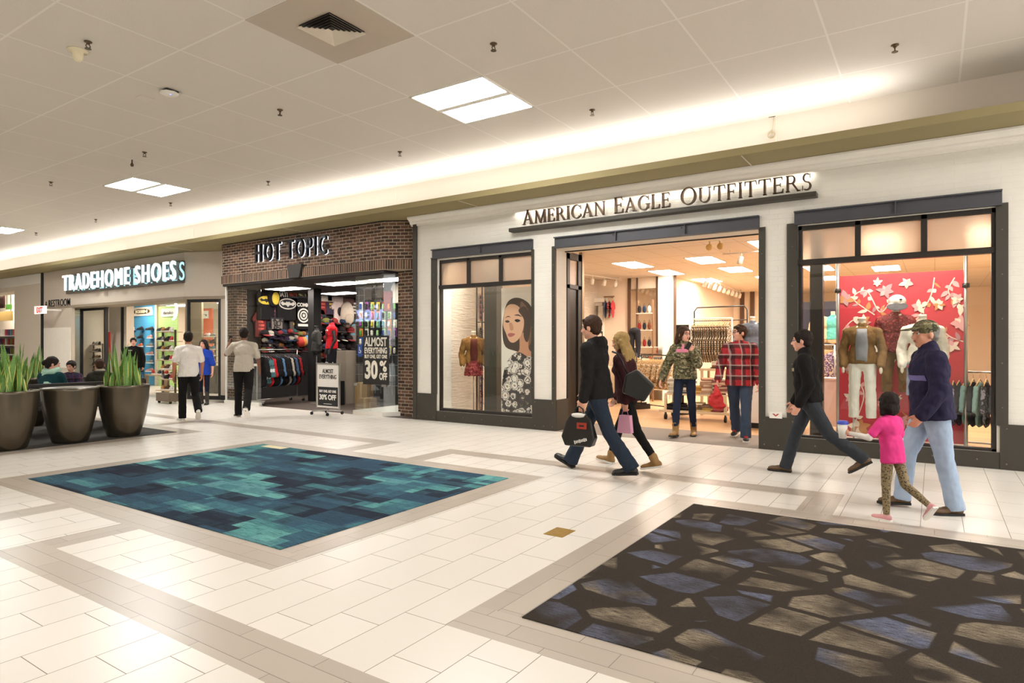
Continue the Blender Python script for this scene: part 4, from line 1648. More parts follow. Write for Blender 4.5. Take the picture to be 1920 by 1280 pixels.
def patch(J, mb_pts, name, m, off=.0):
    """sewn-on patch that follows the chest: sideways x, body height v, width, height"""
    x, v, wd, hg = mb_pts
    s = J['s']
    top = J['top']
    nx, nz = max(2, int(wd / .02)), max(2, int(hg / .02))
    vs = []
    for d in (.007, -.004):
        for j in range(nz + 1):
            for i in range(nx + 1):
                o = J['pel'] + J['u'] * (v + hg * (j / nz - .5)) * s + Vector(((x + wd * (i / nx - .5)) * s, 0, 0)) + J['fw'] * .6
                ok, p, nr, _ = top.ray_cast(o, -J['fw'])
                if not ok:
                    p, nr = o - J['fw'] * .5, J['fw']
                vs.append(p + nr * d)
    n1 = (nx + 1) * (nz + 1)
    fs = []
    for j in range(nz):
        for i in range(nx):
            a = j * (nx + 1) + i
            fs.append((a, a + 1, a + nx + 2, a + nx + 1))
            fs.append((n1 + a, n1 + a + nx + 1, n1 + a + nx + 2, n1 + a + 1))
    q = MB()
    q.add(vs, fs, True)
    return q.build(name, m, top)

D_BLUE = cloth('dark_blue_denim', '#27303d')
D_NAVY = cloth('indigo_denim', '#1f2637')
D_MID = cloth('mid_blue_denim', '#3d4a5e')
D_LIGHT = cloth('light_blue_denim', '#9fb0c6')
C_BLACK = cloth('black_fabric', '#151312')
C_CHAR = cloth('charcoal_fabric', '#24221f')
C_GREYTEE = cloth('heather_grey_jersey', '#b9b0a1', .06)
C_WHITE = cloth('white_jersey', '#e7e0d8', .04)
C_NAVY = cloth('navy_fleece', '#26223a')
C_MAROON = cloth('maroon_fabric', '#3a1a1d')
C_PINK = cloth('bright_pink_jersey', '#df3f86')
C_ROYAL = cloth('royal_blue_jersey', '#1f3fa0')
L_BLACK = mat('black_leather', '#16130f', .35, bump=.2)
L_BROWN = mat('brown_leather', '#5b4123', .5, bump=.2)
L_TAN = mat('tan_leather', '#96713f', .55, bump=.2)
SOLE_B = mat('black_rubber', '#1a1816', .7)
SOLE_W = mat('white_rubber', '#e8e4dc', .6)

def plaid_mat(name, base, dark, light, sc_=9.0):
    m, t, p = newmat(name)
    X, Y, Z = t.xyz(t.coord())
    def st(c, k, off, wd):
        return t.math('LESS_THAN', t.math('FRACT', t.math('ADD', t.math('MULTIPLY', c, k), off)), wd)
    h = t.math('ADD', X, t.math('MULTIPLY', Y, .7))
    bx, bz = st(h, sc_ * .75, .1, .42), st(Z, sc_ * .75, .3, .42)
    col = t.mix(t.math('MULTIPLY', bx, .75), S(base), S(dark))
    col = t.mix(t.math('MULTIPLY', bz, .75), col, S(dark))
    wx, wz = st(h, sc_ * .75, .78, .13), st(Z, sc_ * .75, .98, .13)
    col = t.mix(t.math('MULTIPLY', wx, .38), col, S(light))
    col = t.mix(t.math('MULTIPLY', wz, .38), col, S(light))
    t.link(col, p.inputs['Base Color'])
    p.inputs['Roughness'].default_value = .85
    t.link(t.bump(t.noise(t.coord(), 10, 3), .5, .04), p.inputs['Normal'])
    return m
def camo_mat():
    m, t, p = newmat('camouflage_fleece')
    co = t.coord()
    n = t.noise(co, 9, 3, .6)
    n2 = t.noise(t.mapping(co, (1, 1, 2.2), (0, 0, 0), (3, 1, 2)), 16, 3, .6)
    c = t.ramp(n, [(0, S('#5c5338')), (.42, S('#6f6746')), (.5, S('#3c3a24')), (.6, S('#867c5a'))], 'CONSTANT')
    c = t.mix(t.math('GREATER_THAN', n2, .58), c, S('#9b9272'))
    c = t.mix(t.math('LESS_THAN', n2, .38), c, S('#2f2d1c'))
    t.link(c, p.inputs['Base Color'])
    p.inputs['Roughness'].default_value = .9
    t.link(t.bump(t.noise(co, 12, 3), .6, .04), p.inputs['Normal'])
    return m
def leopard_mat():
    m, t, p = newmat('leopard_leggings')
    v = t.voronoi(t.coord(), 64, 'F1')
    n = t.noise(t.coord(), 60, 2)
    r = t.math('ADD', v, t.math('MULTIPLY', n, .25))
    t.link(t.ramp(r, [(0, S('#7a6848')), (.32, S('#1d1812')), (.5, S('#8c7a58'))], 'CONSTANT'), p.inputs['Base Color'])
    p.inputs['Roughness'].default_value = .8
    return m

def ang(dx, dy):
    """z rotation so that local forward (+Y) points along (dx,dy)"""
    return math.atan2(-dx, dy)
WEST = ang(-1, 0)

# man in the black hooded top, striding left with a bag
J1 = person('man in black hooded top and flared jeans striding left, carrying a black shop bag', 1.95, (-3.28, 6.78), ang(-1, -.03),
    dict(lean=6, legL=dict(a=-22, k=14, f=6, y=4), legR=dict(a=27, k=2, f=-24, y=4), armL=dict(p=-4, e=14, ab=7, curl=60), armR=dict(p=14, e=18, ab=8), hpitch=4),
    dict(hair=('short', H_BROWN), top=dict(mat=cloth('black_hoodie', '#1c1a19'), name='hooded_top', thick=.022, hem=-.1, hood=True), trousers=dict(mat=D_BLUE, flare=.078, thick=.016), shoes=dict(mat=L_BLACK, sole=SOLE_B)), sk='fair')
# woman behind him
J2 = person('blond woman in maroon jacket and black trousers walking behind the man in the black hood', 1.74, (-3.12, 7.3), ang(-1, .02),
    dict(lean=9, legL=dict(a=-20, k=16, f=12, y=3), legR=dict(a=24, k=6, f=-8, y=3), armL=dict(p=-28, e=30, ab=12, curl=70), armR=dict(p=10, e=25, ab=8), hpitch=8),
    dict(hair=('long', H_BLOND), top=dict(mat=C_MAROON, thick=.026, hem=-.09, collar=.02), trousers=dict(mat=C_BLACK, flare=.046, thick=.006, cut=.2), shoes=dict(mat=L_TAN, sole=SOLE_W, boot=.06)), 'f')
# woman in camouflage fleece
CAMO = camo_mat()
toward = lambda x, y: ang(-x, -y)
J3 = person('long-haired woman in camouflage fleece and ripped dark jeans leaving the shop, hand to mouth', 1.84, (-3.42, 10.3), ang(.1, -1),
    dict(lean=2, legR=dict(a=14, k=4, f=-4, y=8), legL=dict(a=-6, k=10, f=4), armR=dict(p=6, e=16, ab=24, fo=14, curl=40), armL=dict(p=28, e=122, ab=16, fo=-14, curl=70, pn=(0, -1, 0)), hyaw=52, hpitch=2),
    dict(hair=('long', H_BROWN), hairlen=.4, glasses=1, top=dict(mat=CAMO, name='fleece', thick=.03, hem=-.04, collar=.02, fold=.022), trousers=dict(mat=D_NAVY, flare=.05, thick=.005, cut=.16), shoes=dict(mat=L_TAN, sole=SOLE_B, boot=.12)), 'f', 'pink')
mp = cloth('pink_fleece', '#cf7d92')
patch(J3, (0.0, .4, .2, .05), 'pink_yoke', mp)
patch(J3, (0.0, .455, .035, .1), 'pink_placket', mp)
# man in red plaid
J4 = person('man in glasses and red plaid shirt leaving the shop beside the camouflage woman', 1.86, (-2.58, 10.45), ang(.05, -1),
    dict(lean=1, legL=dict(a=10, k=4, f=0, y=12), legR=dict(a=-14, k=14, f=14), armR=dict(p=8, e=22, ab=18, curl=80), armL=dict(p=0, e=12, ab=16, fo=5, curl=50), hyaw=-48, hpitch=-2),
    dict(hair=('short', H_BROWN), glasses=1, top=dict(mat=plaid_mat('red_plaid_flannel', '#a81f2a', '#160d0f', '#d9c3b8', 8), name='shirt', thick=.026, hem=-.13, collar=.0), trousers=dict(mat=D_MID, flare=.075, thick=.02), shoes=dict(mat=mat('black_sneaker', '#1c1a1c', .6), sole=SOLE_W, laces=mat('red_laces', '#c3232b', .7))), 'm', 'pink', 1.12)
# man in black jacket in front of right pillar
J5 = person('man in black zip jacket and grey jeans walking left past the right white pillar', 1.74, (-1.2, 7.97), ang(-1, -.06),
    dict(lean=5, legR=dict(a=20, k=4, f=0, y=6), legL=dict(a=-30, k=24, f=32, y=6), armL=dict(p=-12, e=36, ab=12, curl=50), armR=dict(p=6, e=20, ab=8), hpitch=2),
    dict(hair=('short', H_DARK), glasses=1, top=dict(mat=C_BLACK, thick=.024, hem=-.05, collar=.03), trousers=dict(mat=cloth('grey_denim', '#34373c'), flare=.066, thick=.016), shoes=dict(mat=L_BROWN, sole=SOLE_B)), 'm', 'pink', 1.06)
patch(J5, (-.07, .33, .11, .035), 'chest_label', mat('tan_label', '#9b8e6b', .7))
# little girl
J6 = person('little girl with dark bob, pink tee over white sleeves and leopard leggings, walking away', 1.12, (-.3, 6.35), ang(-.8, .6),
    dict(lean=5, legL=dict(a=2, k=4, f=0, y=14), legR=dict(a=-16, k=44, f=50, y=10), armL=dict(p=16, e=84, ab=34, fo=22, curl=70), armR=dict(p=5, e=20, ab=14), hpitch=0),
    dict(hair=('bob', H_DARK), top=dict(mat=C_PINK, name='tee_shirt', sleeve='half', thick=.016, hem=-.13, under=C_WHITE, fold=.012), trousers=dict(mat=leopard_mat(), flare=.036, thick=.004, cut=.02, fold=.006), shoes=dict(mat=mat('pink_slip_on', '#d99a9c', .5), sole=SOLE_W)), 'f', 'fair', 1.0, 1.26, .0075, face=True)
hp = J6['hp']
R_ = (0, 0, 0)
hb = 1.26 * J6['s']
blob('hair', [('e', hp(0, -.025, .036), (.09 * hb, .1 * hb, .095 * hb)), ('e', hp(0, -.045, -.04), (.092 * hb, .07 * hb, .095 * hb)), ('c', hp(-.075, 0, 0), hp(-.082, -.01, -.1), .03 * hb, .03 * hb), ('c', hp(.075, 0, 0), hp(.082, -.01, -.1), .03 * hb, .03 * hb)], .008, H_DARK, J6['obj'], 2, (.012, .03))
# man in navy fleece
J7 = person('man in camouflage cap, navy fleece and light jeans walking left beside the little girl', 1.76, (-.02, 6.9), ang(-1, -.32),
    dict(lean=3, legL=dict(a=-9, k=2, f=0, y=10), legR=dict(a=22, k=16, f=2, y=6), armL=dict(p=0, e=34, ab=14, curl=60), armR=dict(p=-8, e=10, ab=10), hpitch=0, hyaw=14),
    dict(hair=('buzz', H_GREY), cap=CAMO, top=dict(mat=C_NAVY, name='fleece', thick=.034, hem=-.1, collar=.03, fold=.022), trousers=dict(mat=D_LIGHT, flare=.07, thick=.022), shoes=dict(mat=L_BROWN, sole=SOLE_B)), 'm', 'peach', 1.12)
patch(J7, (0.0, .27, .34, .05), 'chest_stripe', mat('lavender_stripe', '#6a6396', .8))
patch(J7, (.05, .37, .12, .022), 'chest_label', mat('red_label', '#b32234', .7))
# man in white tee
J8 = person('man in white tee shirt and black trousers seen from behind, walking to the shoe shop', 1.8, (-12.35, 7.0), ang(-.93, .37),
    dict(lean=2, legL=dict(a=4, k=6, f=0, y=14), legR=dict(a=-14, k=34, f=38), armL=dict(p=-4, e=14, ab=13, curl=40), armR=dict(p=6, e=20, ab=13), hyaw=-8),
    dict(hair=('buzz', H_DARK), top=dict(mat=C_WHITE, name='tee_shirt', sleeve='half', thick=.013, hem=-.1), trousers=dict(mat=C_BLACK, flare=.066, thick=.016), shoes=dict(mat=mat('white_sneaker', '#d9d5cd', .6), sole=SOLE_W)), 'm', 'tan', 1.08, vox=.011, face=False)
# woman in blue
J9 = person('woman in royal blue top holding a phone, facing out beside the shoe shop window', 1.66, tuple(G(382, 758).xy), ang(.62, -.78),
    dict(lean=0, legL=dict(a=6, k=6), legR=dict(a=-6, k=8), armR=dict(p=24, e=80, ab=8, fo=-24, curl=60), armL=dict(p=-2, e=14, ab=16), hyaw=-10),
    dict(hair=('long', H_DARK), top=dict(mat=C_ROYAL, name='blouse', sleeve='elbow', thick=.022, hem=-.16), trousers=dict(mat=cloth('black_navy_leggings', '#16182a'), flare=.044, thick=.005, cut=.35), shoes=dict(mat=mat('dark_boot', '#2a2420', .6), sole=SOLE_B, boot=.26)), 'f', 'pink', vox=.011)
# man in grey tee
J10 = person('man in grey tee shirt and black trousers seen from behind, hand raised to ear', 1.9, (-11.85, 7.88), ang(-.75, .66),
    dict(lean=3, legL=dict(a=8, k=4, f=0, y=26), legR=dict(a=-20, k=26, f=44), armL=dict(p=42, e=112, ab=34, fo=-10, curl=80), armR=dict(p=4, e=30, ab=14)),
    dict(hair=('buzz', H_DARK), top=dict(mat=C_GREYTEE, name='tee_shirt', sleeve='half', thick=.013, hem=-.07), trousers=dict(mat=C_BLACK, flare=.064, thick=.016), shoes=dict(mat=mat('grey_canvas_shoe', '#5c574c', .7), sole=SOLE_W)), 'm', 'brown', 1.04, vox=.011, face=False)
# person in black in the shoe shop doorway
J11 = person('short-haired person in black sweatshirt and jeans standing behind the planters with dark handbag', 1.74, (-19.9, 9.6), ang(.8, -.6),
    dict(lean=1, armL=dict(p=2, e=12, ab=14, curl=70), armR=dict(p=4, e=14, ab=12), hyaw=14),
    dict(hair=('short', H_DARK), top=dict(mat=C_BLACK, name='sweatshirt', thick=.03, hem=-.12), trousers=dict(mat=D_MID, flare=.06, thick=.014), shoes=dict(mat=L_BLACK, sole=SOLE_B)), 'm', 'pink', 1.15, vox=.012)
patch(J11, (.06, .4, .1, .018), 'chest_print', SOLE_W)

# ---- things people carry
def world(J, p):
    return J['M'] @ p
hw = world(J1, J1['handL'])
t = thing('shopping_bag', 'black shop bag with white top and red mark held by the striding man', 'bag', (hw.x - .02, hw.y - .03, hw.z - .42), .05)
bg_ = []
prof = [(-.15, 0), (.17, 0), (.21, .1), (.16, .3), (.1, .36), (-.1, .36), (-.15, .28), (-.2, .1)]
q = MB().prism(prof, lambda a, b, d: (a, d * (1 - .6 * b / .36), b), -.07, .07)
q.build('body', mat('black_bag_plastic', '#1b1815', .35), t, bevel=.015)
q = MB()
q.ell((0, 0, .345), (.105, .05, .03), None, 16, 8)
q.build('stuffing', mat('white_tissue', '#d8d3cb', .8), t)
q = MB().tube([(-.06, 0, .36), (-.05, 0, .42), (0, 0, .45), (.05, 0, .42), (.06, 0, .36)], .008, 6)
q.build('handle', M_BLACK, t)
MB().box(.0, .12, -.062, -.055, .2, .27).build('emblem', mat('red_emblem', '#a8321f', .5), t)
MB().box(.03, .09, -.065, -.06, .225, .245).build('emblem_bar', M_BLACK, t)
q = MB()
for k in range(8):
    q.obox((-.02 + .02 * k, -.07, .045 + .006 * k), (.012, .006, .03 if k % 3 else .04), (0, -.3, 0))
q.build('white_print', M_WHITE, t)

pw = world(J2, J2['shL'])
t = thing('handbag', 'large black shoulder bag on the back of the blond woman', 'bag', (pw.x + .27, pw.y - .12, .98), .35)
q = MB().prism([(-.16, -.04), (.1, -.15), (.22, .05), (.02, .24), (-.12, .17)], lambda a, b, d: (a, d, b), -.07, .07)
q.build('body', L_BLACK, t, bevel=.03)
MB().tube([(-.1, 0, .18), (-.16, 0, .33), (-.22, .04, .42), (-.28, .1, .44)], .012, 6).build('strap', L_BLACK, t)
hw = world(J2, J2['handL'])
t = thing('gift_bag', 'small pink paper bag in the hand of the blond woman', 'bag', (hw.x, hw.y, hw.z - .28))
MB().prism([(-.09, 0), (.09, 0), (.07, .21), (-.06, .21)], lambda a, b, d: (a, d, b), -.04, .04).build('body', mat('pink_paper', '#dc9fb6', .6), t)
MB().tube([(-.04, 0, .21), (-.02, 0, .28), (.02, 0, .28), (.04, 0, .21)], .004, 6).build('handle', mat('pink_cord', '#c67f9b', .6), t)
hw = world(J4, J4['handR'])
t = thing('shopping_bag', 'red plastic bag hanging from the hand of the plaid man', 'bag', (hw.x, hw.y - .03, hw.z - .36), .3)
blob('body', [('c', (0, 0, .36), (0, 0, .22), .02, .07), ('e', (-.01, 0, .13), (.12, .05, .13)), ('e', (.04, 0, .05), (.1, .045, .06))], .009, mat('red_plastic', '#c21f22', .35), t, 2, (.03, .06))
hw = world(J3, J3['handL'])
t = thing('phone', 'dark phone held at the chin by the woman in camouflage', 'phone', (hw.x - .02, hw.y - .02, hw.z), .4)
MB().obox((0, 0, 0), (.07, .012, .13), (.3, .5, 0)).build('case', M_BLACK, t, bevel=.004)
hw = world(J6, J6['handL'])
t = thing('drink_cup', 'white cup with blue lid held out by the little girl', 'cup', (hw.x, hw.y, hw.z - .06))
MB().lathe([(0, 0), (.03, 0), (.042, .13), (0, .13)], n=20).build('cup', M_WHITE, t)
MB().lathe([(.046, .125), (.046, .14), (.036, .155), (0, .155)], n=20).build('lid', mat('blue_lid', '#3c50b8', .4), t)
hw = world(J9, J9['handR'])
t = thing('phone', 'phone in bright case held by the woman in royal blue', 'phone', (hw.x, hw.y, hw.z + .05))
MB().obox((0, 0, 0), (.08, .014, .15), (-.5, 0, .5)).build('case', mat('yellow_case', '#b9a53c', .5), t, bevel=.004)
hw = world(J10, J10['handL'])
t = thing('phone', 'black phone at the ear of the man in grey', 'phone', (hw.x, hw.y, hw.z))
MB().obox((0, 0, 0), (.07, .012, .14), (.2, .2, .8)).build('case', M_BLACK, t, bevel=.004)
hw = world(J11, J11['handL'])
t = thing('handbag', 'dark handbag hanging from the hand of the person in black sweatshirt', 'bag', (hw.x, hw.y, hw.z - .5))
blob('body', [('e', (0, 0, .13), (.14, .07, .13)), ('e', (0, 0, .06), (.15, .08, .07))], .012, L_BLACK, t)
MB().tube([(-.08, 0, .22), (-.03, 0, .5), (.03, 0, .5), (.08, 0, .22)], .01, 6).build('strap', L_BLACK, t)
# ================================================================== planters, benches, seated people
M_POT = mat('dark_bronze_pot', '#5d5548', .27, .75, .15, 2)
M_SOIL = mat('dark_soil', '#241d16', .95, var=.4, scale=40)
def leaf_mat():
    m, t, p = newmat('snake_plant_leaf')
    X, Y, Z = t.xyz(t.coord('Generated'))
    e = t.math('ABSOLUTE', t.math('SUBTRACT', X, .5))
    n = t.noise(t.mapping(t.coord(), (4, 4, 30)), 2, 3)
    col = t.mix(n, S('#3b6a2a'), S('#7ba548'))
    t.link(t.mix(t.math('GREATER_THAN', e, .37), col, S('#d6d67c')), p.inputs['Base Color'])
    p.inputs['Roughness'].default_value = .4
    return m
M_LEAF = leaf_mat()
def leaf_mesh(h, w, bend, twist, name='leaf'):
    q = MB()
    n = 9
    L, Rr = [], []
    vs = []
    for i in range(n + 1):
        f = i / n
        ww = w * (0.62 + .75 * f) if f < .5 else w * (1.0 * (1 - ((f - .5) / .5) ** 2.2))
        ww = max(ww, .0008)
        a = twist * f
        y = bend * f * f * h
        z = h * f * (1 - .12 * abs(bend) * f)
        for k in (-1, -.45, 0, .45, 1):
            cup = .25 * ww * (k * k)
            vs.append((k * ww * .5 * math.cos(a) - cup * math.sin(a), y + k * ww * .5 * math.sin(a) + cup * math.cos(a), z))
    fs = []
    for i in range(n):
        for k in range(4):
            a = i * 5 + k
            fs.append((a, a + 1, a + 6, a + 5))
    q.add(vs, fs, True)
    return q.mesh('leaf', M_LEAF)
LEAVES = [leaf_mesh(.36 + .13 * (i % 4), .058 + .012 * (i % 3), .12 * (i % 5) / 4, .5 * ((i * 7) % 5 - 2) / 2) for i in range(9)]
def planter(loc, lab, plant=True, h=.84, r=.385, n=52, lid=False, ls=1.0):
    t = thing('planter', lab, 'planter', loc)
    prof = [(0, 0), (.235, 0), (.25, .015), (.3, .17), (.35, .38), (.385, .6), (.4, .8), (.408, .84), (.4, .845), (.375, .845), (.365, .83), (.34, .74), (0, .74)]
    MB().lathe([(a * r / .408, b * h / .845) for a, b in prof], n=56).build('pot', M_POT, t)
    if lid:
        MB().lathe([(0, h - .02), (r * .9, h - .02), (r * .93, h - .006), (r * .9, h + .004), (0, h + .004)], n=48).build('lid', mat('grey_lid', '#77726a', .35, .3), t)
    if plant:
        MB().lathe([(r * .86, h - .1), (r * .5, h - .085), (0, h - .08)], n=30).build('soil', M_SOIL, t)
        for k in range(n):
            a = k * 2.39996
            rr = .26 * math.sqrt((k + .5) / n) * r / .385
            o = link('leaf', LEAVES[k % 9], t)
            o.location = (rr * math.cos(a), rr * math.sin(a), h - .1)
            o.rotation_euler = (rad(rnd.uniform(-4, 15)), rad(rnd.uniform(-14, 14)), a - math.pi / 2 + rnd.uniform(-.5, .5))
            sc_ = ls * rnd.uniform(.7, 1.1)
            o.scale = (ls, ls, sc_)
    return t
planter((-11.15, 5.22, .006), 'tall dark bronze planter with snake plant, rightmost of the three on grey carpet')
planter((-11.12, 4.43, .006), 'middle dark bronze planter of the three, covered and without a plant', False, lid=True)
planter((-11.1, 3.62, .006), 'dark bronze planter with snake plant cut off by the left picture edge')
planter((-13.95, 4.86, .006), 'snake plant planter behind the benches at left', h=.9, n=26)

M_DWOOD = mat('dark_slat_wood', '#2b2622', .5, var=.25, scale=12)
def bench(loc, rz, lab, L=1.7):
    t = thing('bench', lab, 'bench', loc, rz)
    for k in range(5):
        MB().box(-L / 2, L / 2, -.25 + .1 * k, -.17 + .1 * k, .42, .45).build('seat_slat', M_DWOOD, t, bevel=.004)
    MB().box(-L / 2, L / 2, -.3, -.25, .8, .86).build('top_rail', M_DWOOD, t, bevel=.006)
    MB().box(-L / 2, L / 2, -.295, -.255, .5, .54).build('lower_rail', M_DWOOD, t)
    n = 6
    for k in range(n):
        x0 = -L / 2 + L * k / n
        x1 = x0 + L / n
        for sgn in (0, 1):
            a, b = (x0, x1) if sgn == 0 else (x1, x0)
            q = MB().tube([(a, -.275 + .008 * sgn, .53), (b, -.275 + .008 * sgn, .81)], .014, 6)
            q.build('lattice_slat', M_DWOOD, t)
    for sx in (-1, 1):
        x = sx * (L / 2 - .05)
        MB().box(x - .03, x + .03, .17, .23, 0, .62).build('leg', M_DWOOD, t)
        MB().box(x - .03, x + .03, -.3, -.24, 0, .8).build('leg', M_DWOOD, t)
        MB().box(x - .04, x + .04, -.26, .25, .62, .65).build('armrest', M_DWOOD, t, bevel=.006)
        MB().box(x - .02, x + .02, -.24, .17, .36, .42).build('side_rail', M_DWOOD, t)
    return t
bench((-12.38, 4.75, .006), rad(90), 'dark slatted bench with lattice back, right behind the planters', 1.9)
bench((-13.75, 5.85, .006), rad(-90), 'dark slatted bench facing the first one, farther from planters', 1.2)
sit = dict(a=84, k=82, o=6)
C_TEAL = cloth('dark_teal_knit', '#153a3f')
JS1 = person('dark-haired woman in teal sweater and pale mint scarf seated on the bench', 1.66, (-12.42, 4.62, 0), ang(-.6, .8),
    dict(lean=10, legL=sit, legR=sit, armL=dict(p=24, e=60, ab=10), armR=dict(p=20, e=60, ab=10), hyaw=-52, hpitch=14, pz=.57),
    dict(hair=('bun', H_DARK), top=dict(mat=C_TEAL, name='sweater', thick=.03, hem=-.02), trousers=dict(mat=C_BLACK, flare=.05), shoes=dict(mat=L_BLACK, sole=SOLE_B)), 'f', 'pink', vox=.011)
h = JS1['neck']
q = [('c', h + Vector((math.cos(a) * .085, math.sin(a) * .07, +.025 + .02 * math.sin(a))), h + Vector((math.cos(a + .7) * .085, math.sin(a + .7) * .07, +.025 + .02 * math.sin(a + .7))), .055, .055) for a in [k * .7 for k in range(9)]]
q += [('c', h + Vector((.06, .07, -.04)), h + Vector((.1, .1, -.26)), .06, .055), ('c', h + Vector((-.09, -.03, -.02)), h + Vector((.05, -.13, -.24)), .055, .07)]
blob('scarf', q, .011, cloth('mint_scarf', '#a9cdb9'), JS1['obj'], 2, (.02, .05))
JS2 = person('child in purple plaid shirt on the far bench, leaning toward the woman with scarf', 1.3, (-13.2, 5.28, 0), ang(.85, -.5),
    dict(lean=6, legL=sit, legR=sit, armL=dict(p=20, e=50), armR=dict(p=20, e=50), hpitch=12, hyaw=-20, pz=.62),
    dict(hair=('short', H_DARK), top=dict(mat=plaid_mat('purple_plaid', '#3b2a4d', '#171425', '#7d3550', 12), name='shirt', thick=.02, hem=-.04), trousers=dict(mat=D_NAVY), shoes=dict(mat=L_BLACK, sole=SOLE_B)), 'm', 'pink', 1, 1.18, vox=.011)
JS3 = person('boy in dark grey hooded sweatshirt seated on bench, seen from behind between the planters', 1.45, (-12.42, 5.42, 0), ang(-1, .3),
    dict(lean=6, legL=sit, legR=sit, armL=dict(p=24, e=60, ab=10), armR=dict(p=20, e=60, ab=10), hpitch=6, pz=.6),
    dict(hair=('buzz', H_BROWN), top=dict(mat=cloth('charcoal_fleece', '#35322d'), name='hooded_sweatshirt', thick=.026, hem=-.02, hood=True), trousers=dict(mat=C_BLACK), shoes=dict(mat=L_BLACK, sole=SOLE_B)), 'm', 'tan', 1, 1.15, vox=.011, face=False)
blob('hood_lining', [('e', JS3['neck'] + Vector((0, -.075, .035)), (.085, .045, .03))], .01, cloth('pale_grey_lining', '#a39d90'), JS3['obj'])
t = thing('tote_bag', 'bright red bag standing on the far bench behind the plaid child', 'bag', (-13.72, 5.95, .456), .5)
MB().prism([(-.2, 0), (.2, 0), (.16, .42), (-.12, .46)], lambda a, b, d: (a, d, b), -.06, .06).build('body', mat('red_canvas', '#c4202c', .7), t, bevel=.02)
MB().tube([(-.08, 0, .44), (-.05, 0, .56), (.06, 0, .56), (.09, 0, .42)], .01, 6).build('handle', mat('red_canvas', '#c4202c'), t)

# ================================================================== merchandise builders
def osl(o, m, slot=0):
    """material on the object, so copies can share mesh data"""
    o.material_slots[slot].link = 'OBJECT'
    o.material_slots[slot].material = m
_cm = {}
def colmat(h):
    if h not in _cm:
        _cm[h] = cloth('fabric_' + h.strip('#'), h)
    return _cm[h]

# ---- shoe: upper, sole
SH = None
def make_shoe():
    t = thing('shoe', '', 'shoe', (0, 0, -5))
    o = blob('upper', [('e', (0, -.07, .055), (.036, .06, .055)), ('e', (0, .06, .036), (.042, .095, .036)), ('c', (0, -.06, .06), (0, .03, .05), .04, .036)], .009, mat('shoe_base', '#888888'), t, 1)
    q = MB()
    out = [(-.036, -.13), (.036, -.13), (.041, -.04), (.047, .07), (.036, .135), (0, .158), (-.036, .135), (-.047, .07), (-.041, -.04)]
    q.prism(out, lambda x, y, d: (x, y, d), 0, .024)
    q.build('sole', SOLE_W, t)
    return t
def shoe(loc, rz, up, sole, lab, grp, parent_first=[None]):
    global SH
    if SH is None:
        SH = make_shoe()
        r = SH
        r.location, r.rotation_euler = loc, (0, 0, rz)
        r['label'], r['group'] = lab, grp
    else:
        r = dup(SH, loc, rz, lab, grp)
    for c in r.children:
        osl(c, up if c.name.startswith('upper') else sole)
    return r
SHC = {k: mat('shoe_' + k, v, .6) for k, v in dict(white='#dcd7cd', black='#191718', grey='#77736d', tan='#b98145', brown='#5c3f27', red='#b3332b', orange='#c8562a', teal='#3d7b87', rose='#b98a80', navy='#2a3046').items()}

# ---- garment hanging on a rail (thin along x), hook at top
GR = {}
def garment(kind, loc, rz, m, lab, grp):
    if kind not in GR:
        t = thing('hanging_garment', lab, 'garment', loc, rz, grp)
        if kind == 'long':
            P_ = [('e', (0, 0, -.36), (.034, .21, .28)), ('e', (0, 0, -.2), (.036, .19, .12)), ('e', (0, 0, -.6), (.03, .19, .12)),
                  ('c', (0, -.17, -.16), (0, -.25, -.48), .036, .03), ('c', (0, .17, -.16), (0, .25, -.48), .036, .03)]
        elif kind == 'short':
            P_ = [('e', (0, 0, -.34), (.028, .19, .26)), ('e', (0, 0, -.2), (.03, .18, .12)), ('c', (0, -.15, -.16), (0, -.23, -.3), .03, .03), ('c', (0, .15, -.16), (0, .23, -.3), .03, .03)]
        else:  # dress
            P_ = [('e', (0, 0, -.3), (.03, .15, .2)), ('e', (0, 0, -.6), (.035, .2, .34)), ('c', (0, -.1, -.1), (0, -.13, -.2), .02, .03), ('c', (0, .1, -.1), (0, .13, -.2), .02, .03)]
        blob('fabric', P_, .014, colmat('#888888'), t, 2, (.02, .06))
        q = MB().tube([(0, .012, .045), (0, .03, .02), (0, .012, -.01), (0, 0, -.03)], .004, 6)
        q.tube([(0, -.19, -.13), (0, 0, -.04), (0, .19, -.13)], .008, 6)
        q.build('hanger', mat('pale_wood_hanger', '#d3b07a', .5), t)
        GR[kind] = t
        r = t
    else:
        r = dup(GR[kind], loc, rz, lab, grp)
    for c in r.children:
        if c.name.startswith('fabric'):
            osl(c, m)
    return r

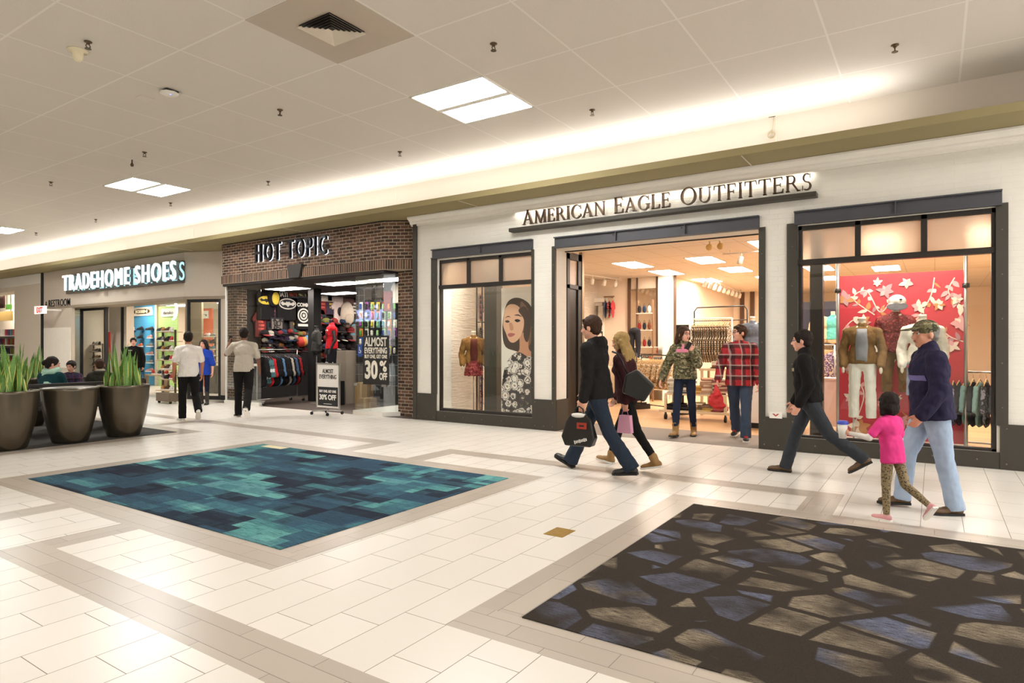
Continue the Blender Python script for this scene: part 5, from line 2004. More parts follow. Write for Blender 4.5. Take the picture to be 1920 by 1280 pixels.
# ---- shirt pinned flat on a wall, facing local -Y
def tee_outline(w, h, sleeve):
    if sleeve == 'tank':
        return [(-.36 * w, 0), (.36 * w, 0), (.38 * w, .62 * h), (.26 * w, .75 * h), (.24 * w, h), (.12 * w, h), (0, .82 * h), (-.12 * w, h), (-.24 * w, h), (-.26 * w, .75 * h), (-.38 * w, .62 * h)]
    return [(-.34 * w, 0), (.34 * w, 0), (.34 * w, .66 * h), (.44 * w, .58 * h), (.54 * w, .7 * h), (.34 * w, .96 * h), (.12 * w, h), (0, .93 * h), (-.12 * w, h), (-.34 * w, .96 * h), (-.54 * w, .7 * h), (-.44 * w, .58 * h), (-.34 * w, .66 * h)]
def shirt(loc, rz, w, h, m, lab, grp, sleeve='tee', trim=None):
    t = thing('display_shirt', lab, 'shirt', loc, rz, grp)
    o = MB().prism(tee_outline(w, h, sleeve), lambda u, v, d: (u, d, v), -.03, .03).build('fabric', m, t, bevel=.02)
    if trim is not None:
        ol = tee_outline(w, h, sleeve)
        q = MB()
        for k in range(3 if sleeve == 'tank' else 4, len(ol) - (3 if sleeve == 'tank' else 5)):
            q.tube([(ol[k][0], -.028, ol[k][1]), (ol[k + 1][0], -.028, ol[k + 1][1])], .012, 6)
        q.build('piping', trim, t)
    return t

def rail_rack(loc, rz, L, H, lab, wheels=True, m=None):
    t = thing('clothes_rack', lab, 'clothes rack', loc, rz)
    m = m or M_CHROME
    MB().cyl((0, -L / 2, H), (0, L / 2, H), .014, n=12).build('rail', m, t)
    for s in (-1, 1):
        MB().cyl((0, s * L / 2, .1), (0, s * L / 2, H), .014, n=12).build('post', m, t)
        MB().box(-.24, .24, s * L / 2 - .015, s * L / 2 + .015, .09, .12).build('foot', m, t)
        if wheels:
            for sx in (-1, 1):
                MB().cyl((sx * .21, s * L / 2 - .015, .045), (sx * .21, s * L / 2 + .015, .045), .04, n=16).build('caster', M_BLACK, t)
                MB().box(sx * .21 - .012, sx * .21 + .012, s * L / 2 - .02, s * L / 2 + .02, .05, .095).build('caster_fork', m, t)
        else:
            MB().box(-.24, .24, s * L / 2 - .03, s * L / 2 + .03, 0, .09).build('base', m, t)
    MB().cyl((0, -L / 2, .13), (0, L / 2, .13), .012, n=10).build('lower_rail', m, t)
    return t
def mannequin(loc, rz, lab, plastic, top=None, legs=None, z0=.9, rod=True, arms=True, open_=None, base=True, short=False, pedestal=0.0, cap=None, topname='jacket', tank=None):
    """headless display figure; z0 = hip height; top/legs = materials"""
    t = thing('mannequin', lab, 'mannequin', loc, rz)
    z = z0
    B = [('e', (0, 0, z + .38), (.16, .1, .17)), ('e', (0, 0, z + .18), (.125, .09, .15)), ('e', (0, 0, z), (.15, .1, .12)),
         ('c', (-.17, 0, z + .44), (0, 0, z + .5), .045, .05), ('c', (.17, 0, z + .44), (0, 0, z + .5), .045, .05), ('c', (0, 0, z + .48), (0, .01, z + .6), .052, .048)]
    A = {}
    for sx in (-1, 1):
        sh, el, wr = Vector((sx * .185, 0, z + .43)), Vector((sx * .25, -.03, z + .17)), Vector((sx * .235, .07, z - .04))
        A[sx] = (sh, el, wr)
        if arms:
            B += [('c', sh, el, .044, .036), ('c', el, wr, .036, .026), ('e', wr + Vector((0, .02, -.06)), (.022, .04, .06))]
        if legs is not None:
            B += [('c', (sx * .085, 0, z - .02), (sx * .1, .02, z - .42), .078, .052)]
    blob('body', B, .011, plastic, t, 2)
    MB().cyl((0, .01, z + .6), (0, .01, z + .645), .05, .046, n=20).build('neck_cap', plastic, t)
    if top is not None:
        o = .018
        TT = [('e', (0, .0, z + .36), (.175 + o, .112 + o, .17)), ('e', (0, 0, z + .16), (.14 + o, .1 + o, .2)), ecyl(Vector((0, 0, z - .02)), Vector((0, 0, z + .2)), Vector((0, 1, 0)), (.165 + o, .118 + o), (.145 + o, .1 + o))]
        for sx in (-1, 1):
            sh, el, wr = A[sx]
            TT += [('c', sh, (0, 0, z + .49), .05 + o, .06)]
            if tank is None:
                TT += [('c', sh, el, .05 + o, .042 + o)]
                if arms and not short:
                    TT += [('c', el, wr, .042 + o, .036 + o)]
        TT += [('c', (0, 0, z + .46), (0, .0, z + .52), .075, .07)]
        tp = blob(topname, TT, .0115, top, t, 2, (.02, .06))
        if open_ is not None:   # inner tee shown between the open fronts
            q = MB()
            vs = []
            nz = 8
            for i in range(nz + 1):
                f = i / nz
                wd = .05 + .03 * (1 - abs(f - .5))
                zz = z - .02 + f * .5
                for k in range(5):
                    x = (k / 4 - .5) * 2 * wd
                    ok, p, nr, _ = tp.ray_cast(Vector((x, .6, zz)), Vector((0, -1, 0)))
                    vs.append((x, (p.y if ok else .12) + .01, zz))
            q.add(vs, [(i * 5 + k, i * 5 + k + 1, i * 5 + k + 6, i * 5 + k + 5) for i in range(nz) for k in range(4)], True)
            iv = q.build('inner_shirt', open_, t)
            sd = iv.modifiers.new('s', 'SOLIDIFY')
            sd.thickness = .012
    if legs is not None:
        ln = -.85 if not isinstance(legs, tuple) else legs[1]
        lm = legs if not isinstance(legs, tuple) else legs[0]
        LL = [('e', (0, 0, z - .0), (.168, .115, .12))]
        for sx in (-1, 1):
            kz = max(ln, -.42)
            LL += [('c', (sx * .088, 0, z - .03), (sx * .105, .025, z - .42), .09, .068)] if ln < -.5 else [ecyl(Vector((sx * .1, .01, z + ln)), Vector((sx * .088, 0, z - .03)), Vector((0, 1, 0)), (.092, .092), (.095, .1))]
            if ln < -.5:
                LL += [ecyl(Vector((sx * .11, 0, z + ln)), Vector((sx * .105, .02, z - .40)), Vector((0, 1, 0)), (.066, .066), (.07, .07))]
        blob('trousers', LL, .0115, lm, t, 2, (.014, .07))
    if rod:
        lo = pedestal
        MB().cyl((.0 if legs is None else .11, 0, lo + .012), (.0 if legs is None else .11, 0, z - (.1 if legs is None else .8)), .012, n=10).build('rod', M_CHROME, t)
        if base:
            MB().cyl((0, 0, lo), (0, 0, lo + .012), .17, n=28).build('base_plate', M_CHROME, t)
    return t
# ================================================================== right shop window
M_PLAST = mat('cream_mannequin', '#e4d5bd', .45)
t = thing('display_platform', 'low white platform under the mannequins in the right shop window', 'platform', (-.42, 10.5, 0))
MB().box(-.85, .85, -.4, .48, .001, .1).build('deck', M_WHITE, t, bevel=.008)
BY = 11.0
bd = thing('display_backdrop', 'tall red panel with pale floral pattern behind the window mannequins', 'backdrop', (-.42, BY, .1))
MB().box(-.8, .78, 0, .05, 0, 2.46).build('panel', mat('red_panel', '#c13a44', .45, var=.05), bd)
FL = [mat('floral_cream', '#ecd9c3', .6), mat('floral_pink', '#e3a8a4', .6), mat('floral_mauve', '#b98c8e', .6), mat('floral_ochre', '#c98955', .6)]
fq = MB()
def fpt(px, py):
    w = W(px, py, BY - .004)
    return (w.x + .42, w.z - .1)
def leafp(c, a, L, wd, mi):
    fq.cur = mi
    n = 7
    up, dn = [], []
    for i in range(n + 1):
        f = i / n
        r = wd * math.sin(math.pi * f ** .8)
        cx, cz = c[0] + math.cos(a) * L * f, c[1] + math.sin(a) * L * f
        up.append((cx - math.sin(a) * r, cz + math.cos(a) * r))
        dn.append((cx + math.sin(a) * r, cz - math.cos(a) * r))
    pts = up + dn[-2:0:-1]
    fq.poly([(x, -.004 - .00004 * len(fq.f), z) for x, z in pts])
def ribbon(pts, wd, mi=0):
    fq.cur = mi
    P2 = [Vector((p[0], p[1])) for p in pts]
    sm = []
    for i in range(len(P2) - 1):
        for k in range(6):
            f = k / 6
            p0, p1, p2, p3 = P2[max(i - 1, 0)], P2[i], P2[i + 1], P2[min(i + 2, len(P2) - 1)]
            sm.append(.5 * ((2 * p1) + (p2 - p0) * f + (2 * p0 - 5 * p1 + 4 * p2 - p3) * f * f + (3 * p1 - p0 - 3 * p2 + p3) * f ** 3))
    sm.append(P2[-1])
    for i in range(len(sm) - 1):
        d = (sm[i + 1] - sm[i]).normalized()
        n = Vector((-d.y, d.x)) * wd
        fq.poly([(q.x, -.003, q.y) for q in (sm[i] - n, sm[i + 1] - n, sm[i + 1] + n, sm[i] + n)])
    return sm
fr = random.Random(5)
for path in [[(1640, 590), (1600, 560), (1625, 545), (1650, 585), (1672, 560)], [(1752, 520), (1745, 555), (1725, 590), (1715, 600)], [(1790, 520), (1778, 545), (1792, 565), (1806, 575)],
             [(1600, 800), (1620, 740), (1600, 700), (1590, 660)], [(1700, 800), (1720, 740), (1745, 700)], [(1806, 640), (1780, 630), (1760, 610)], [(1580, 620), (1600, 600), (1625, 610)], [(1660, 700), (1690, 650), (1660, 610)], [(1650, 820), (1665, 770), (1690, 740)]]:
    sm = ribbon([fpt(*p) for p in path], .0075)
    for k in range(2, len(sm) - 1, 2):
        a = math.atan2(sm[k + 1].y - sm[k].y, sm[k + 1].x - sm[k].x)
        for sg_ in (-1, 1):
            if fr.random() < .72:
                leafp((sm[k].x, sm[k].y), a + sg_ * fr.uniform(.6, 1.2), fr.uniform(.06, .15), fr.uniform(.014, .034), fr.choice([0, 0, 1, 2, 3]))
for (px, py, r, mi) in [(1585, 560, .13, 2), (1660, 545, .12, 1), (1722, 575, .11, 0), (1800, 605, .12, 0), (1786, 648, .1, 0), (1795, 560, .09, 0), (1610, 800, .16, 3), (1590, 690, .09, 1), (1700, 530, .1, 0), (1645, 530, .08, 0), (1740, 640, .1, 1), (1620, 600, .09, 3), (1690, 790, .12, 1), (1760, 570, .09, 3), (1630, 640, .1, 2), (1595, 745, .1, 0)]:
    c = fpt(px, py)
    n = fr.choice([5, 6, 7])
    o_ = fr.random() * 6
    for k in range(n):
        leafp(c, o_ + 2 * math.pi * k / n, r * fr.uniform(.7, 1.15), r * fr.uniform(.22, .34), mi if fr.random() < .6 else (mi + 1) % 4)
fq.build('floral_pattern', FL, bd, fix=False)
for px, nm in ((1571, 'left'), (1811, 'right')):
    x = WX(px, 10.9)
    t = thing('display_pole', 'chrome floor-to-ceiling pole at the %s edge of the red panel' % nm, 'pole', (x, 10.9, 0))
    MB().cyl((0, 0, .001), (0, 0, SC - .001), .025, n=16).build('pole', M_CHROME, t)
    MB().cyl((0, 0, 2.3), (0, 0, 2.36), .045, n=16).build('collar', M_FRAME, t)
OLIVE_J = cloth('khaki_jacket', '#7a5c37')
M1 = mannequin((WX(1617, 10.35), 10.35, .1), math.pi, 'headless mannequin in khaki jacket over grey tee and white jeans, left in the right window', M_PLAST, OLIVE_J, (cloth('white_jeans', '#e6e0d2', .04), -.79), z0=1.15, open_=cloth('grey_satin', '#8b8a8c'))
def red_print():
    m, t, p = newmat('red_print_fabric')
    v = t.voronoi(t.coord(), 26, 'F1', 0)
    n = t.noise(t.coord(), 40, 3)
    t.link(t.ramp(t.math('MULTIPLY', v, n), [(.0, S('#d08a78')), (.1, S('#8f1a20')), (.3, S('#5a0f14')), (.45, S('#b5483c'))]), p.inputs['Base Color'])
    p.inputs['Roughness'].default_value = .7
    t.link(t.bump(t.noise(t.coord(), 12, 3), .6, .05), p.inputs['Normal'])
    return m
M_REDPRINT = red_print()
M2 = mannequin((WX(1679, 10.72), 10.72, .1), math.pi, 'headless mannequin in red print blouse and olive trousers in the middle of the right window', M_PLAST, M_REDPRINT, (cloth('olive_trousers', '#7d6238'), -.6), z0=1.32, topname='blouse', short=True)
M3 = mannequin((WX(1730, 10.3), 10.3, .1), math.pi, 'headless mannequin in white hooded sweatshirt and pale jeans, right in the right window', M_PLAST, cloth('white_sweatshirt', '#e2d8c6', .04), (D_LIGHT, -.46), z0=1.17, topname='sweatshirt')
t = thing('baseball_hat', 'white baseball cap with grey brim on a stand above the red blouse', 'hat', (WX(1682, 10.72), 10.7, 2.075))
blob('crown', [('e', (0, 0, .05), (.115, .135, .1)), ('b', (0, 0, .0), (.2, .24, .03))], .008, cloth('white_cap', '#e6ddcf', .03), t)
blob('brim', [('e', (.01, -.17, -.03), (.135, .12, .014), (.55, 0, 0))], .006, cloth('grey_brim', '#4b494c'), t)
MB().ell((.05, -.12, .07), (.02, .012, .012), None, 10, 8).build('badge', M_BLACK, t)
# stickers on the glass
for px, py, lb in ((1553, 800, 'small black square sticker on the right window glass, left of two'), (1576, 802, 'small black square sticker on the right window glass, beside the red panel')):
    w = W(px, py, YF + .07)
    t = thing('window_sticker', lb, 'sticker', (w.x, YF + .073, w.z))
    MB().box(-.03, .03, -.002, .0005, -.03, .03).build('sheet', M_BLACK, t)
    MB().ell((0, -.003, .005), (.014, .002, .01), None, 8, 6).build('mark', M_WHITE, t)
# dark inner post and the shop seen behind
struct(MB().box(-1.53, -1.36, 10.25, 10.42, 0, SC).build('column_4', M_FRAME))
M_NAVYW = mat('navy_display_wall', '#2d2d3d', .7)
wx0, wx1 = WX(1518, 17), WX(1600, 17)
struct(MB().box(-3.3, -1.0, 17.0, 17.1, 0, 2.55).build('wall_display', M_NAVYW))
struct(MB().box(-3.3, -1.0, 16.94, 17.0, 1.55, 1.6).build('trim_25', M_WHITE))
for px, c, lb in ((1540, '#cdb295', 'bust in beige top on the navy display wall'), (1562, '#5fb0a8', 'bust in teal bikini top on the navy display wall')):
    w = W(px, 628, 16.8)
    mannequin((w.x, 16.8, 1.35), math.pi, lb, M_PLAST, colmat(c), None, z0=.3, rod=True, base=False, arms=False, short=True, topname='top', pedestal=.25)
rk = rail_rack((WX(1545, 13.4), 13.4, .001), .4, 1.3, 1.5, 'clothes rack of bright prints seen through the left of the right window', wheels=True)
def print_mat(name, a, b, c, sc_=18):
    m, t, p = newmat(name)
    v = t.voronoi(t.coord(), sc_, 'F1', 0)
    n = t.noise(t.coord(), sc_ * 1.6, 3)
    t.link(t.ramp(t.math('ADD', t.math('MULTIPLY', v, .6), t.math('MULTIPLY', n, .5)), [(.3, S(a)), (.48, S(b)), (.62, S(c))], 'CONSTANT'), p.inputs['Base Color'])
    p.inputs['Roughness'].default_value = .85
    return m
PR = [print_mat('print_violet', '#cfc3d6', '#6a5a86', '#e8dccc'), print_mat('print_rust', '#c97f4a', '#e9d8c2', '#5e4432'), print_mat('print_mono', '#e4ddd0', '#2c2622', '#a99c88'), print_mat('print_pink', '#e3c1c0', '#a24b5d', '#f0e4d4')]
def on_rack(root, L, H, n, mats, label, grp, kind='long', jitter=.03, rz=None):
    """garments along the rack's rail"""
    ra = root.rotation_euler.z if rz is None else rz
    for k in range(n):
        y = (k + .5) / n * (L - .1) - (L - .1) / 2
        p = Vector(root.location) + Vector((-math.sin(ra) * y, math.cos(ra) * y, H - .055))
        garment(kind, p, ra + math.pi / 2 + rnd.uniform(-.12, .12), mats[k % len(mats)], label, grp)
on_rack(rk, 1.3, 1.5, 14, PR, 'bright print top on the rack behind the dark inner post', 'bright tops seen through the right window', 'short')
t = thing('pedestal_cart', 'white wheeled pedestal with dark shoe behind the window sticker', 'pedestal', (WX(1566, 12.3), 12.3, 0))
MB().box(-.16, .16, -.16, .16, .1, .9).build('box', M_WHITE, t, bevel=.005)
MB().box(-.2, .2, -.2, .2, .9, .93).build('top', M_WHITE, t)
for sx in (-1, 1):
    for sy in (-1, 1):
        MB().cyl((sx * .12 - .01, sy * .12, .05), (sx * .12 + .01, sy * .12, .05), .049, n=14).build('caster', M_BLACK, t)
rk = rail_rack((WX(1856, 11.0), 11.0, .001), rad(80), 1.0, 1.12, 'low rack of dark and teal garments at the right edge of the right window', wheels=False)
on_rack(rk, 1.0, 1.12, 12, [colmat('#2b2a30'), print_mat('print_dark', '#3b3640', '#14131a', '#8e8a94'), colmat('#8fb3ac'), colmat('#1e1c22'), colmat('#7aa09a')], 'dark or teal garment on the low rack at right window edge', 'garments at right window edge', 'long')
struct(MB().box(.95, 1.25, 13.0, 13.3, 0, SC).build('column_5', M_WHITE))

# ================================================================== left shop window
struct(MB().box(WX(908, 10.4), WX(931, 10.4), 10.4, 10.6, 0, SC).build('column_6', [M_STEEL]))
q = MB()
for k in range(7):
    for sx in (.28, .7):
        q.ell((WX(908, 10.4) + sx * (WX(931, 10.4) - WX(908, 10.4)), 10.398, .5 + k * .42), (.008, .005, .008), None, 8, 5)
struct(q.build('trim_26', M_RIVET))
PY = 10.2
ps = thing('poster', 'large portrait poster of a brown-haired woman in floral blouse in the left window', 'poster', (0, 0, 0))
px0, px1 = WX(940, PY), WX(1022, PY)
MB().box(px0, px1, PY, PY + .02, .215, 2.6).build('sheet', mat('poster_paper', '#f0e6d8', .5, var=.02), ps)
def pp(pts, dep, m, name):
    """flat printed shape on the poster, outline in picture points"""
    P3 = []
    n = len(pts)
    V = [Vector(p) for p in pts]
    for i in range(n):
        for k in range(4):
            f = k / 4
            a, b, c, d = V[i - 1], V[i], V[(i + 1) % n], V[(i + 2) % n]
            v = .5 * ((2 * b) + (c - a) * f + (2 * a - 5 * b + 4 * c - d) * f * f + (3 * b - a - 3 * c + d) * f ** 3)
            w = W(min(max(v.x, 940), 1022), min(v.y, 776), PY)
            P3.append((w.x, PY - .0006 * dep, w.z))
    q = MB()
    q.poly(P3)
    return q.build(name, m, ps, fix=False)
MB().box(px0 + .1, px1 - .1, PY - .03, PY + .08, .001, .215).build('plinth', M_FRAME, ps)
HB = mat('poster_hair', '#3d2a20', .5, var=.3, scale=30)
HL = mat('poster_hair_light', '#7c5640', .5, var=.3, scale=30)
SKP = mat('poster_skin', '#e6b391', .5, var=.05)
SKS = mat('poster_skin_dark', '#c98f6d', .5, var=.05)
pp([(945, 588), (952, 566), (966, 558), (983, 562), (996, 575), (1004, 600), (1008, 640), (1010, 690), (1000, 690), (975, 662), (948, 650), (942, 620)], 1, HB, 'hair_shape')
pp([(976, 566), (990, 580), (997, 610), (996, 640), (986, 650), (978, 610)], 2, HL, 'hair_light')
pp([(975, 625), (990, 630), (992, 655), (1010, 668), (1000, 676), (970, 672), (966, 662), (974, 655)], 3, SKS, 'neck_shape')
pp([(944, 600), (948, 578), (958, 570), (972, 574), (981, 590), (982, 612), (975, 632), (964, 642), (955, 639), (949, 625), (944, 612)], 4, SKP, 'face_shape')
pp([(972, 582), (985, 575), (996, 600), (990, 640), (982, 630), (983, 600)], 5, HB, 'hair_lock')
pp([(947, 596), (953, 592), (958, 595), (953, 594)], 6, HB, 'brow')
pp([(964, 591), (972, 589), (979, 594), (972, 592)], 6, HB, 'brow')
pp([(947, 602), (952, 600), (956, 603), (951, 605)], 6, mat('poster_eye', '#2b211c', .4), 'eye')
pp([(965, 600), (971, 598), (976, 601), (970, 604)], 6, mat('poster_eye', '#2b211c', .4), 'eye')
pp([(955, 606), (960, 606), (963, 617), (957, 619)], 6, SKS, 'nose')
pp([(952, 627), (957, 624), (966, 626), (960, 631), (955, 631)], 6, mat('poster_lips', '#b8625c', .5), 'lips')
def daisy_mat():
    m, t, p = newmat('daisy_print')
    X, Y, Z = t.xyz(t.coord())
    v2 = t.vec(X, 0.0, Z)
    d = t.voronoi(v2, 6.5, 'F1', 0, .7)
    sw = t.noise(v2, 26, 2)
    r = t.math('ADD', d, t.math('MULTIPLY', t.math('SUBTRACT', sw, .5), .42))
    t.link(t.ramp(r, [(0, S('#8f6d4a')), (.12, S('#efe6da')), (.4, S('#2a2422')), (.47, S('#e6dccf')), (.58, S('#5f5048')), (.66, S('#2a2422'))], 'CONSTANT'), p.inputs['Base Color'])
    p.inputs['Roughness'].default_value = .5
    return m
pp([(944, 776), (941, 740), (943, 706), (950, 680), (962, 664), (975, 660), (990, 668), (1008, 664), (1021, 680), (1021, 776)], 7, daisy_mat(), 'blouse_shape')
DM = mannequin((WX(888, 10.5), 10.5, .001), math.pi + .7, 'small mannequin in tan jacket over red print dress in the left window', M_PLAST, cloth('tan_jacket', '#8a6234'), None, z0=1.14, open_=cloth('brown_bodice', '#5a2a22'))
blob('skirt', [ttube(Vector((0, 0, 1.25)), Vector((0, 0, .87)), .13, .2)], .012, M_REDPRINT, DM, 2, (.03, .06))
for i, (py, m, lb) in enumerate([(560, plaid_mat('navy_plaid', '#35385a', '#b06a6a', '#e8e0d8', 12), 'plaid shirt hanging high between pole and dark column'), (620, PR[2], 'printed top hanging mid-height between pole and dark column'), (690, PR[0], 'violet print top hanging low between pole and dark column'), (735, PR[3], 'pink print top hanging lowest between pole and dark column')]):
    w = W(899, py - 16, 11.4)
    garment('long', w, .9, m, lb + ' in left window', 'garments between the poles in the left window')
for px in (894, 904):
    t = thing('display_pole', 'thin metal pole behind the small mannequin, %s of two' % ('left' if px == 894 else 'right'), 'pole', (WX(px, 11.0), 11.0, 0))
    MB().cyl((0, 0, .001), (0, 0, SC - .001), .016, n=12).build('pole', M_FRAME, t)
    MB().box(-.01, .01, 0, .4, 1.98, 2.0).build('arm', M_FRAME, t)

# ================================================================== clothing shop interior seen through the entrance
IY = 17.2
n_ = 27
for (a, b, yt, yb) in [(1177, 1182, 521, 628), (1193, 1195, 521, 640), (1230, 1234, 518, 652), (1261, 1267, 516, 655)]:
    q = MB().box(WX(a, IY - .05), WX(b, IY - .05), IY - .06, IY - .001, WZ(a, yb, IY - .05), min(SC - .003, WZ(a, yt, IY - .05)))
    struct(q.build('trim_%d' % n_, mat('brown_strip', '#5a4332', .5)))
    n_ += 1
struct(MB().box(WX(1234, IY - .15), WX(1261, IY - .15), IY - .16, IY - .001, .0, SC - .002).build('column_7', M_WHITE))
# mirrored niche and ladder shelf
t = thing('wall_mirror', 'tall mirror panel on the shop wall between brown strips', 'mirror', (WX(1212, IY - .02), IY - .02, .9))
MB().box(-.55, .55, -.02, .0, 0, 2.2).build('mirror', mat('mirror', '#cdbba5', .05, .9), t)
# far columns
for k, (px, yt) in enumerate([(1331, 549), (1366, 549), (1391, 549), (1410, 560)]):
    x = WX(px, 23.9)
    struct(MB().box(x - .07, x + .07, 23.9, 23.98, 0, SC - .002).build('trim_%d' % (n_ + k), mat('brown_strip', '#5a4332')))
struct(MB().box(WX(1340, 23.6), WX(1362, 23.6), 23.6, 23.98, 0, SC - .002).build('column_8', M_WHITE))
# white cornice doorway on the inner wall
q = MB()
xa, xb = WX(1098, IY - .1), WX(1131, IY - .1)
q.box(xa, xb, IY - .16, IY - .001, 2.65, 2.75)
q.box(xa, xb + .1, IY - .24, IY - .001, 2.75, 2.88)
q.box(xb - .16, xb, IY - .12, IY - .001, .0, 2.65)
struct(q.build('door_1', M_WHITE, bevel=.01))
# wall rail with four shirts
w = W(1142, 556, IY - .25)
t = thing('wall_rail', 'short wooden wall rail holding plaid shirts', 'rail', (w.x, IY - .1, w.z))
MB().box(-.16, .16, -.17, -.13, -.02, .02).build('bar', mat('rail_wood', '#8a6a4e', .5), t)
MB().box(-.02, .02, -.13, .098, -.015, .015).build('bracket', M_FRAME, t)
for k, (m, lb) in enumerate([(colmat('#4b556e'), 'blue-grey shirt on the short wall rail'), (plaid_mat('red_blue_plaid', '#b3323b', '#2b2440', '#e6d9cf', 11), 'red plaid shirt on the short wall rail'), (colmat('#c4434b'), 'plain red shirt on the short wall rail')]):
    garment('short', (w.x - .12 + .12 * k, IY - .25, w.z - .03), .25, m, lb, 'shirts on the wall rail')
# ladder display with bags
w0, w1 = W(1196, 632, 16.2), W(1219, 562, 16.2)
t = thing('ladder_display', 'tall wooden ladder display of bags near the wall mirror', 'display stand', (w0.x, 16.2, .001))
for sx in (0, .42):
    MB().box(sx - .02, sx + .02, -.02, .02, 0, w1.z).build('upright', mat('rail_wood', '#8a6a4e'), t)
for k in range(5):
    MB().box(0, .42, -.14, .02, .55 + .45 * k - .02, .55 + .45 * k).build('shelf', M_WHITE, t)
for k in range(5):
    for j, c in enumerate(['#b9873f', '#2f3b52', '#6e3e2a']):
        cc = [c, '#d8d3c6', '#5a5f4a', '#8c2f2c', '#2a2a30'][(k + j) % 5]
        t = thing('small_bag', '%s bag on the ladder display, shelf %d from the floor, %s' % (['mustard', 'pale', 'olive', 'dark red', 'black'][(k + j) % 5], k + 1, ['left', 'middle', 'right'][j]), 'bag', (w0.x + .07 + .14 * j, 16.14, .5505 + .45 * k))
        blob('pouch', [('e', (0, 0, .1), (.055, .04, .1))], .014, colmat(cc), t)
        MB().tube([(-.03, 0, .18), (0, 0, .27), (.03, 0, .18)], .006, 6).build('strap', M_FRAME, t)
# trousers form
t = thing('trouser_form', 'black jeans on a standing leg form beside the ladder display', 'display form', (WX(1190, 15.4), 15.4, .001))
blob('jeans', [('e', (0, 0, 1.85), (.16, .11, .1)), ('c', (-.08, 0, 1.8), (-.09, .02, 1.42), .085, .065), ('c', (.08, 0, 1.8), (.09, .02, 1.42), .085, .065), ('c', (.09, .02, 1.42), (.09, 0, 1.2), .065, .05), ('c', (-.09, .02, 1.42), (-.09, 0, 1.2), .065, .05)], .012, colmat('#26262c'), t)
MB().box(-.3, .3, -.25, .25, 0, 1.15).build('plinth', M_WHITE, t)
# wall shelf bay
t = thing('wall_shelving', 'white shelf bay with folded clothes below the mirror', 'shelves', (WX(1212, 16.9), 16.75, .001))
for z in (.3, .7, 1.1, 1.45):
    MB().box(-.6, .6, -.2, .25, z - .02, z).build('shelf', M_WHITE, t)
for sx in (-.6, .6):
    MB().box(sx - .015, sx + .015, -.2, .25, 0, 1.45).build('side', M_WHITE, t)
def stack(loc, cols, lab, grp, rz=0, w_=.3, d_=.24, cat='folded clothes'):
    t = thing('folded_stack', lab, cat, loc, rz, grp)
    z = 0
    for k, c in enumerate(cols):
        h = .028 + .012 * ((k * 7) % 3)
        q = MB().obox((.01 * ((k * 5) % 3 - 1), .008 * ((k * 3) % 3 - 1), z + h / 2), (w_, d_, h * .94), (0, 0, .06 * ((k * 11) % 5 - 2)))
        q.build('folded_garment', colmat(c), t, bevel=.009)
        z += h
    return t
for k in range(3):
    for zi, z in enumerate((.3, .7, 1.1)):
        stack((WX(1212, 16.9) - .4 + .4 * k, 16.7, z + .0015), [['#2b2b33', '#6b7a8c', '#c9b79b', '#8c4a3a'][(k + zi + j) % 4] for j in range(4)], 'folded clothes on the %s shelf of the white shelf bay, %s pile' % (['bottom', 'second', 'third'][zi], ['left', 'middle', 'right'][k]), 'folded piles in shelf bay')
# front rack of cream cardigans
g = G(1238, 772)
rk = rail_rack((g.x, g.y, .001), rad(60), 1.35, 1.27, 'low dark rack of cream patterned cardigans just inside the entrance', wheels=False, m=M_FRAME)
KN = [print_mat('knit_cream', '#d9bf97', '#a98455', '#efe0c4', 30), print_mat('knit_tan', '#c7a06b', '#7d5c36', '#e6d2ae', 30), print_mat('knit_mix', '#e6d6ba', '#8b6c48', '#cfb287', 24)]
on_rack(rk, 1.35, 1.27, 20, KN, 'cream patterned cardigan on the low rack inside the entrance', 'cream cardigans on the low rack')
g2 = G(1205, 766)
rk = rail_rack((g2.x - .6, g2.y + .75, .001), rad(35), 1.2, 1.3, 'second rack of tan knitwear behind the striding couple', wheels=False, m=M_FRAME)
on_rack(rk, 1.2, 1.3, 14, KN[1:] + KN[:1], 'tan knit garment on the second rack behind the couple', 'tan knits on the second rack')
# cart with piles
a, b = G(1240, 784), G(1374, 792)
cx, cy = (a.x + b.x) / 2, (a.y + b.y) / 2 + .15
cL = (b - a).length
cr = math.atan2(b.y - a.y, b.x - a.x)
t = thing('merchandise_cart', 'low cream wheeled cart loaded with folded clothes inside the entrance', 'cart', (cx, cy, 0), cr)
M_CART = mat('cream_cart', '#d8c3a3', .5)
MB().box(-cL / 2, cL / 2, -.34, .34, .15, .2).build('lower_deck', M_CART, t, bevel=.005)
MB().box(-cL / 2 + .1, cL / 2 - .1, -.3, .3, .5, .53).build('upper_deck', M_CART, t, bevel=.005)
for sx in (-1, 1):
    for sy in (-1, 1):
        x, y = sx * (cL / 2 - .12), sy * .27
        MB().box(x - .025, x + .025, y - .025, y + .025, .2, .5).build('post', M_CART, t)
        MB().cyl((x - .02, y, .06), (x + .02, y, .06), .058, n=16).build('caster', M_BLACK, t)
        MB().box(x - .012, x + .012, y - .03, y + .03, .06, .15).build('caster_fork', M_FRAME, t)
def cartpt(u, v, z):
    return (cx + math.cos(cr) * u - math.sin(cr) * v, cy + math.sin(cr) * u + math.cos(cr) * v, z)
pal = [['#c9c3b4', '#e2ddcf', '#b7b1a0', '#d9d3c4'], ['#4a4a48', '#8c8b86', '#d9d5ca', '#2e2d2c'], ['#c79a4c', '#d8b272', '#a97e39', '#c79a4c'], ['#cbb09a', '#b89478', '#d9c2ad', '#a97f66'], ['#7c4a44', '#c7a58f', '#8e5a50', '#c7b19b']]
names = ['pale grey', 'black and white', 'mustard', 'rose beige', 'brown and rose']
